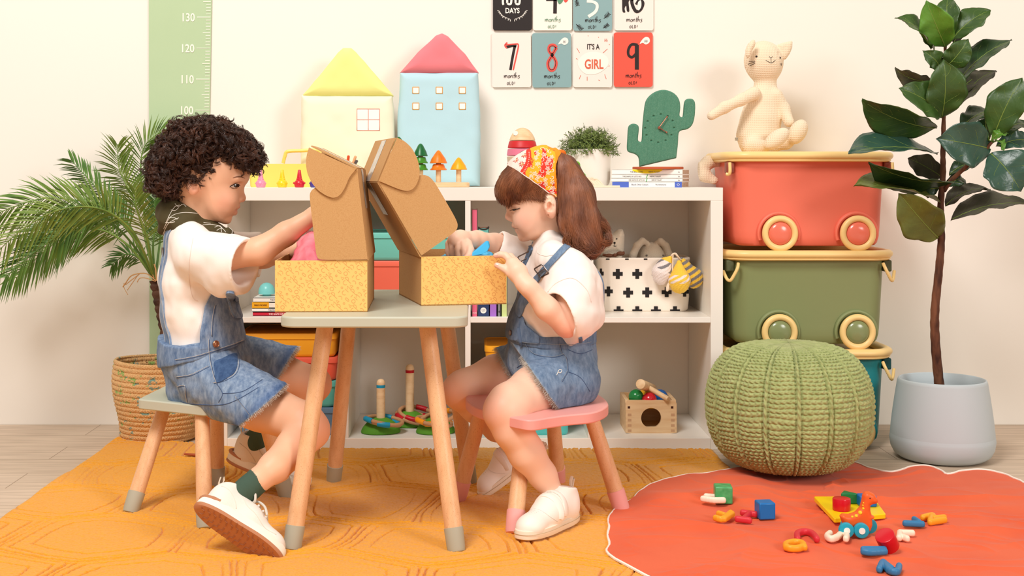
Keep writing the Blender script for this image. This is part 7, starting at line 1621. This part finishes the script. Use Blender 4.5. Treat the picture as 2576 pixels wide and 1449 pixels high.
q = onb(2136,1266); block('green wooden triangle block at the back of the yellow board', 'toy_prism', MB().prism([(-.022,-.008),(.020,-.012),(-.006,.022)], q, (1,0,0), (0,1,0), .026), None, (14,116,62)); q = onb(2180,1272); block('blue square wooden block on the yellow board behind the dinosaur', 'toy_block', MB().prism([(-.020,-.016),(.020,-.016),(.020,.016),(-.020,.016)], q, (1,0,0), (0,1,0), .026), None, (16,104,180))
q = ml(2236,1380); q[2] = mat_height(q[0], q[1])+.0235; ax = np.array([-.45,-.4,.80]); ax /= np.linalg.norm(ax); q = q+np.array([0,.01,.001]); tag(obj('toy_cylinder', MB().cyl(q-ax*.018, q+ax*.019, .0205, n=36, bev=.002), sp('blk_red', (206,18,36), .25)), 'red wooden cylinder tipped over among the letters', 'toy block', 'wooden toy blocks on the play mat')
# dinosaur car
dn = thing('dinosaur_car', 'orange toy dinosaur on four turquoise wheels', 'toy car', ml(2155,1338)); Dd = float(ml(2150,1340)[1]-CAM_Y)+.012; dz = mat_height(*ml(2150,1338)[:2]); g = lambda x, y, o=0: P(1540+x/2.4865, 1180+y/2.4865, Dd+o)
s = SDF(g(1395,410)-np.array([0,.035,0]), g(1680,120)+np.array([0,.035,0]), .0016)
s.pillow([tuple(g(a,b)[[0,2]]) for a, b in [(1422,292),(1440,278),(1480,282),(1520,268),(1550,235),(1562,190),(1566,160),(1580,142),(1605,138),(1635,152),(1655,180),(1660,200),(1650,214),(1625,218),(1612,225),(1612,255),(1620,285),(1636,292),(1638,305),(1622,312),(1625,345),(1612,385),(1560,392),(1500,372),(1440,340)]], Dd+CAM_Y, .012, .0135, k=0, p=2.3)
db = s.obj('dinosaur_body', mk('dino_orange', (236,98,36), .4, (500,.1,.0006)), dn, smooth=1); DB = bvh(db); m = MB()
for x, y, r in ((1551,272,12),(1570,247,8),(1568,228,6),(1527,292,10),(1502,298,7),(1572,212,5)):
    h, n = hit(DB, 1540+x/2.4865, 1180+y/2.4865); A_, _ = frame(np.cross(n, (0,0,1)), n, h); mm = MB().lathe([(r*.00037,0),(r*.00036,.0005),(0,.0006)], (0,0,0), 16); mbt(mm, (A_, h)); m.add(np.concatenate(mm.v), mm.f)
obj('yellow_spots', m, sp('spot_yel', (248,200,30), .4), db, sharp=0); obj('eye', MB().ball(hit(DB, 1540+1613/2.4865, 1180+183/2.4865)[0], .0014, 8), BKC, db)
TQ = sp('wheel_turquoise', (28,164,190), .35)
for x, y, o in ((1448,343,-.019),(1540,370,-.021),(1622,362,.016),(1490,335,.018)):
    c_ = g(x, y, 0); c_[1] = Dd+CAM_Y+o; c_[2] = dz+.0165; wh = obj('wheel', MB().cyl(c_+np.array([0,-.006,0]), c_+np.array([0,.006,0]), .0165, n=36, bev=.002), TQ, dn)
    if o < 0: obj('hubcap', MB().cyl(c_+np.array([0,-.0072,0]), c_+np.array([0,-.005,0]), .0070, n=24), INK['w'], wh)
# little stick on the rug behind the stool leg
tag(obj('wooden_stick', MB().cyl(FL(464,1144,.016)+np.array([0,0,.002]), FL(500,1147,.016)+np.array([0,0,.002]), .0028, .0045, 8), mk('stick_brown', (176,84,44), .7)), 'small reddish brown stick on the rug behind the sage stool', 'stick')
# ------------------------------------------------ fiddle leaf fig
fg = thing('fiddle_leaf_fig', 'tall fiddle leaf fig with large dark leaves standing in the grey blue pot', 'plant', P(2362,1150,3.6)); FD = 3.60
pt = thing('plant_pot', 'grey blue ribbed plastic pot holding the fiddle leaf fig', 'pot', np.array([P(2370,0,3.62)[0], 3.62+CAM_Y, 0]))
pc = np.array([P(2370,0,3.655)[0], 3.655+CAM_Y, 0]); prof = [(.095,0),(.116,.004),(.131,.015),(.140,.033),(.1435,.055),(.1425,.062),(.1418,.066)]
for i in range(48): z = .068+i*.152/48; k = i/48; prof.append((.1415-.020*k**1.25+.0, z)); prof.append((.1411-.020*k**1.25, z+.0016))
prof += [(.1205,.222),(.119,.2255),(.116,.2265),(.113,.224),(.110,.20),(.105,.12)]
nn_ = 160; mb_ = MB().lathe(prof, pc, nn_); obj('pot_body', mb_, mk('blue_grey_plastic', (188,198,202), .55, (300,.05,.001)), pt, sharp=50); obj('soil', MB().lathe([(0,.125),(.107,.125),(.107,.122)], pc, 40), mk('soil', (60,44,34), .95), pt)
BARK = mk('fig_bark', (120,76,52), .9, (90,.8,.004), ((64,36,26),40,.4,.65), stretch=(1,1,.25))
tr_ = [P(2369,1010,3.64),P(2362,960,3.635),P(2353,860,3.61),P(2352,780,3.6),P(2362,680,3.6),P(2368,600,3.6),P(2366,520,3.6),P(2372,440,3.6),P(2372,380,3.6),P(2374,300,3.6),P(2376,180,3.61),P(2378,110,3.61)]
obj('trunk', MB().tube(spline(tr_, 8), np.interp(np.arange(89), [0,40,60,70,88], [.0145,.0100,.0075,.006,.004])+.0006*np.sin(np.arange(89)*1.9), 14), BARK, fg); obj('branch', MB().tube(spline([P(2374,480,3.6),P(2392,455,3.58),P(2430,420,3.56),P(2470,385,3.54),P(2495,358,3.52)], 6), np.linspace(.007,.004,25), 10), BARK, fg)
LV = {}
for k, (c1, c2, ro) in {'d': ((34,62,32),(48,78,36),.38), 'g': ((62,92,34),(48,78,30),.4), 'b': ((92,142,42),(74,124,34),.42), 'o': ((104,110,44),(88,98,38),.45), 't': ((44,76,62),(58,90,74),.3), 'u': ((70,70,54),(84,82,62),.6)}.items(): LV[k] = mk('leaf_'+k, c1, ro, (70,.25,.004), (c2,14,.35,.7), spec=.5)
VEIN = mk('leaf_vein', (128,150,66), .5)
def leaf(base, tip, hw, col, D0=0, D1=-.03, rollsign=1, fold=.25, droop=.02, rl=None):
    a, b = P(*base, FD+D0), P(*tip, FD+D1); ax = b-a; L = np.linalg.norm(ax); ax /= L; vw = np.array([0,1.,0]); pl = np.cross(ax, vw); pl /= np.linalg.norm(pl); dp = np.cross(pl, ax)
    hw *= 1.2; wr = max(L*.36, hw*FD/F) if rl is None else rl; cs = min(1, hw*FD/F/wr); sn = math.sqrt(max(0,1-cs*cs))*rollsign; wd = pl*cs+dp*sn; nr = np.cross(wd, ax); nr *= -1 if nr[1] > 0 else 1
    nu, nv = 26, 14; G = np.zeros((nu+1, nv+1, 3)); rg = np.random.RandomState(int(base[0]*7+tip[1]) % 9999); ph = rg.rand(4)*6.28
    for i in range(nu+1):
        t = i/nu; wv = (math.sin(PI*min(1,t*1.02)**.86)**.72)*(.62+.42*t)*(1+.06*math.sin(t*17+ph[0])) if 0 < t < 1 else .02
        wv = max(wv, .02)
        for j in range(nv+1):
            s_ = (j/nv*2-1); off = nr*(-droop*(2*t-1)**2+droop+fold*wr*abs(s_)**1.3*wv+.0035*math.sin(t*16+ph[1]+s_*2)*abs(s_)+.002*math.sin(t*26+ph[2])*abs(s_)**2)
            ridge = -.0012*(math.cos((t*9+abs(s_)*-2.2)*PI*1.0)**2)
            G[i,j] = a+ax*L*t+wd*wr*wv*s_+off+nr*ridge
    ids = np.arange((nu+1)*(nv+1)).reshape(nu+1, nv+1); q = np.stack([ids[:-1,:-1], ids[:-1,1:], ids[1:,1:], ids[1:,:-1]], -1).reshape(-1,4)
    o = obj('leaf', raw_mesh('leaf', G.reshape(-1,3), q, True), LV[col], fg, sharp=0); m = o.modifiers.new('t', 'SOLIDIFY'); m.thickness = .0009
    vm = MB(); vm.tube(G[:-2, nv//2]+nr*.0010, np.linspace(.0015,.0005,nu-1), 5)
    for i in range(3, nu-4, 4):
        for sd in (-1, 1):
            pts = [G[min(i+int(k*1.2), nu), nv//2+sd*k]+nr*.0006 for k in range(0, nv//2-1)]; vm.tube(pts, .0005, 3, cap=False)
    obj('veins', vm, VEIN, o, sharp=0, kind='stuff'); return o
for ar in [((2378,118),(2330,2),38,'b',0,-.06),((2390,95),(2384,-6),27,'g',.0,.03),((2395,100),(2492,26),27,'g',0,-.02),((2398,110),(2470,60),14,'u',.02,.05),((2350,128),(2253,45),25,'g',0,-.03,-1),((2342,124),(2320,60),24,'g',.01,.05),
   ((2375,172),(2436,98),33,'g',0,-.04),((2360,168),(2322,128),24,'g',0,-.03),((2408,212),(2546,101),20,'d',0,-.02),((2352,202),(2251,172),18,'u',.02,.04),((2368,296),(2374,150),52,'g',-.02,-.08),((2366,292),(2262,222),42,'g',-.02,-.09,-1),
   ((2356,322),(2168,252),34,'g',-.01,-.05),((2408,270),(2506,178),20,'u',.02,.05),((2405,240),(2480,190),24,'u',.03,.08),((2490,374),(2356,348),56,'t',-.06,-.12),((2358,388),(2134,386),26,'t',-.01,-.08,-1),((2400,456),(2185,408),20,'d',-.03,-.08),
   ((2366,510),(2148,468),22,'o',.0,-.05,-1),((2360,598),(2262,486),50,'o',-.01,-.09),((2378,518),(2492,478),12,'u',0,.03),((2392,554),(2592,513),18,'u',0,-.02),((2492,386),(2568,482),62,'t',-.09,-.13),((2500,345),(2572,196),38,'g',-.05,-.09),
   ((2418,322),(2518,283),14,'d',0,.05),((2505,350),(2592,312),18,'d',-.03,.0),((2506,368),(2596,356),24,'t',-.04,-.03),((2370,446),(2284,398),30,'u',.03,.06),((2364,472),(2316,476),22,'d',.02,.05),((2376,470),(2424,452),18,'d',.02,.05),((2388,440),(2450,420),15,'d',.01,.03),
   ((2495,358),(2474,316),8,'b',-.05,-.07),((2495,358),(2536,336),9,'b',-.05,-.07),((2497,360),(2524,382),9,'b',-.05,-.08),((2490,350),(2480,290),16,'d',.02,.05)]:
    leaf(*ar)
# ------------------------------------------------ palm in a jute basket
JC = P(398,0,3.925)[0]; JY = 3.925+CAM_Y
def jute():
    nu, nv = 900, 300; u = np.arange(nu)/nu*2*PI; v = np.linspace(0, 1, nv); U, Vv = np.meshgrid(u, v); rows = 17
    R = .112+.016*np.sin(np.clip(Vv*1.15,0,1)*PI*.55)+.006*np.sin(Vv*PI*2+U); fr = (Vv*rows) % 1; row = np.floor(Vv*rows); ph = U*42+row*1.9+.4*vnoise(U*9, Vv*20, 0, 3)
    ch = np.where(fr < .5, np.sin(ph+fr*PI*1.2), np.sin(ph+PI*.5+(1-fr)*PI*1.2)); R = R+.0042*np.sin(fr*PI)**.7*(.72+.28*np.abs(ch))+.0012*vnoise(U*80, Vv*90, 0, 6)
    base = np.clip(Vv/.04, 0, 1)**.5; R = R*(.86+.14*base); Z = Vv*.245+.003*np.sin(U*2+1)*Vv; X = JC+R*np.cos(U); Y = JY+R*np.sin(U)*.98
    V = np.stack([X, Y, Z], -1).reshape(-1,3); n = .9*vnoise(U.ravel()*5.0, Vv.ravel()*17, 0, 21)+.75*vnoise(U.ravel()*22, Vv.ravel()*60, 2, 22); n2 = vnoise(U.ravel()*6, Vv.ravel()*7, 5, 23); n3 = vnoise(U.ravel()*90, Vv.ravel()*120, 5, 24)
    c = np.tile(srgb((222,176,120)), (len(V),1))*(1+.16*n3)[:,None]; g = np.clip((n-.55)*3, 0, 1)[:,None]*.75; gc = np.where(n2[:,None] > .1, srgb((60,150,150)), srgb((110,172,84))); c = c*(1-g)+gc*g; crease = (.72+.28*np.clip(np.sin(fr.ravel()*PI)*2.2,0,1))[:,None]; return V, np.clip(c,0,1), nu, nv
V_, c_, nu, nv = jute(); ids = np.arange(nu*nv).reshape(nv, nu); nx = np.roll(ids, -1, 1); q_ = np.stack([ids[:-1], nx[:-1], nx[1:], ids[1:]], -1).reshape(-1,4)
me = raw_mesh('jute', V_, q_, True); at_ = me.color_attributes.new('Col', 'FLOAT_COLOR', 'POINT'); at_.data.foreach_set('color', np.concatenate([c_, np.ones((len(c_),1))], 1).astype(np.float32).ravel())
jb = thing('jute_basket', 'braided jute basket with green and blue flecks holding the palm', 'basket', (JC, JY, 0)); jo = obj('woven_wall', me, vcol_mat('jute', .95, (1200,.5,.002), sheen=.1), jb, sharp=0)
m_ = jo.modifiers.new('t', 'SOLIDIFY'); m_.thickness = .006; m_.offset = -1; obj('basket_floor', MB().lathe([(0,.004),(.105,.004),(.105,.008),(0,.008)], (JC, JY, 0), 40), mk('jute_base', (200,156,104), .95), jb)
pl = thing('palm', 'artificial palm with arching feathery fronds standing in the jute basket', 'plant', P(420,900,3.92)); PB = mk('palm_bark', (92,62,46), .95, (60,.9,.006), ((54,34,26),30,.4,.65))
tp = spline([P(428,1080,3.92),P(424,940,3.92),P(420,860,3.92),P(408,800,3.92),P(398,750,3.92),P(391,705,3.92)], 8); rt = .0155+.0022*np.sin(np.arange(len(tp))*2.1); rt[-5:] += .002; obj('trunk', MB().tube(tp, rt, 14), PB, pl)
HK = mk('dry_husk', (206,158,104), .9, (150,.4,.002)); m = MB()
for pts, w_ in (([(392,706),(372,690),(352,688),(330,694),(316,712),(309,722)], .004),([(392,708),(368,700),(352,700),(345,710)], .003),([(350,690),(330,705),(316,716)], .003),([(312,712),(312,724),(322,742)], .002),([(388,700),(376,672),(366,662)], .003),([(394,706),(392,680),(388,664)], .005),([(352,688),(345,695),(330,716),(320,730)], .0025)): m.tube(spline([P(a,b,3.9) for a, b in pts], 5), w_, 6, flat=.45)
obj('dry_husks', m, HK, pl, kind='stuff')
FM = [mk('frond_a', (118,146,58), .5, None, ((84,120,46),20,.4,.65)), mk('frond_b', (80,118,54), .5, None, ((100,138,60),20,.4,.65)), mk('frond_c', (132,152,66), .5, None, ((104,134,54),20,.4,.65))]
def frond(pts, Ds, mi, n=34, l0=.12, fw=.42, seed=0, start=.3, side=(1,1)):
    rg = np.random.RandomState(seed); ctrl = [P(x, y, d) for (x, y), d in zip(pts, Ds)]; c = spline(np.array(ctrl), 14); T = np.gradient(c, axis=0); T /= np.linalg.norm(T, axis=1)[:,None]; m = MB(); m.tube(c, np.linspace(.0042,.0009,len(c)), 6)
    for i in range(n):
        t = start+(1-start)*(i+rg.rand()*.3)/n; k = min(int(t*(len(c)-1)), len(c)-2); p = c[k]; tg = T[k]; env = math.sin(PI*min(1,.12+.86*(t-start)/(1-start)))**.5; l = l0*(.55+.45*env)*(.9+.2*rg.rand())*(1.0 if t < .93 else .8)
        for sd in (-1, 1):
            if not side[0 if sd < 0 else 1]: continue
            lat = np.cross(tg, [0,1.,0]); lat /= np.linalg.norm(lat)+1e-9; dpv = np.cross(lat, tg)*(.35*rg.randn()*.6+.30*sd*0+.12); d = lat*sd*(1-fw*.5-.25*(t-start))+tg*(fw+.55*(t-start)/(1-start)*1.1)+dpv; d /= np.linalg.norm(d); wv = .0031*(.8+.4*rg.rand()); sdv = np.cross(d, [0,1.,0]); sdv /= np.linalg.norm(sdv)+1e-9; sdv = sdv*.75+np.array([0,1.,0])*.66*sd
            sag = np.array([0,0,-1.])*l*(.12+.14*rg.rand()); q = [p, p+d*l*.3+sag*.05, p+d*l*.65+sag*.35, p+d*l+sag*1.0]; ws = [.35,1,.8,.03]; mid = np.cross(sdv, d)*.0009
            q = [np.array([v[0], min(v[1], -.012), v[2]]) for v in q]
            V = [];
            for a, b in zip(q, ws): V += [a-sdv*wv*b, a+mid*b, a+sdv*wv*b]
            m.add(V, [(3*k2+e, 3*k2+e+1, 3*k2+e+4, 3*k2+e+3) for k2 in range(3) for e in (0, 1)])
    obj('frond', m, FM[mi], pl, sharp=0)
b0 = (390,706)
frond([b0,(330,590),(255,520),(182,503),(106,500),(20,526),(-50,560)], [3.92,3.88,3.85,3.83,3.81,3.80,3.80], 0, 46, .125, .55, 1, .28)
frond([b0,(338,620),(270,555),(205,558),(150,590),(80,640),(10,700)], [3.92,3.84,3.76,3.72,3.70,3.68,3.66], 1, 44, .115, .5, 2, .3)
frond([b0,(355,560),(325,480),(300,425),(296,362)], [3.92,3.96,3.99,4.0,4.0], 2, 30, .105, .45, 3, .36)
frond([b0,(366,560),(354,440),(364,368),(412,326)], [3.92,3.98,4.02,4.03,4.03], 0, 34, .105, .5, 4, .36)
frond([b0,(340,590),(290,530),(240,470),(178,402)], [3.92,3.90,3.90,3.92,3.94], 1, 34, .095, .6, 5, .36)
frond([b0,(330,625),(260,580),(190,585),(120,625),(40,700)], [3.92,3.90,3.9,3.9,3.9,3.9], 0, 42, .11, .5, 6, .3)
frond([b0,(352,652),(318,640),(280,668)], [3.92,3.96,3.98,4.0], 1, 20, .07, .5, 7, .3)
frond([b0,(402,610),(410,540),(420,490)], [3.92,3.98,4.02,4.04], 1, 26, .09, .5, 8, .35)
frond([b0,(350,610),(300,560),(230,545),(150,560),(60,600)], [3.92,3.98,4.02,4.05,4.06,4.06], 1, 40, .12, .55, 9, .3)
frond([b0,(370,600),(345,530),(340,480)], [3.92,3.85,3.8,3.78], 2, 24, .09, .5, 10, .35)
frond([b0,(385,620),(392,560),(388,505)], [3.92,3.9,3.9,3.9], 1, 24, .085, .5, 11, .35)
frond([b0,(345,600),(285,540),(215,520),(130,535),(40,590),(-30,660)], [3.92,3.80,3.74,3.7,3.68,3.66,3.66], 2, 44, .12, .5, 12, .3)
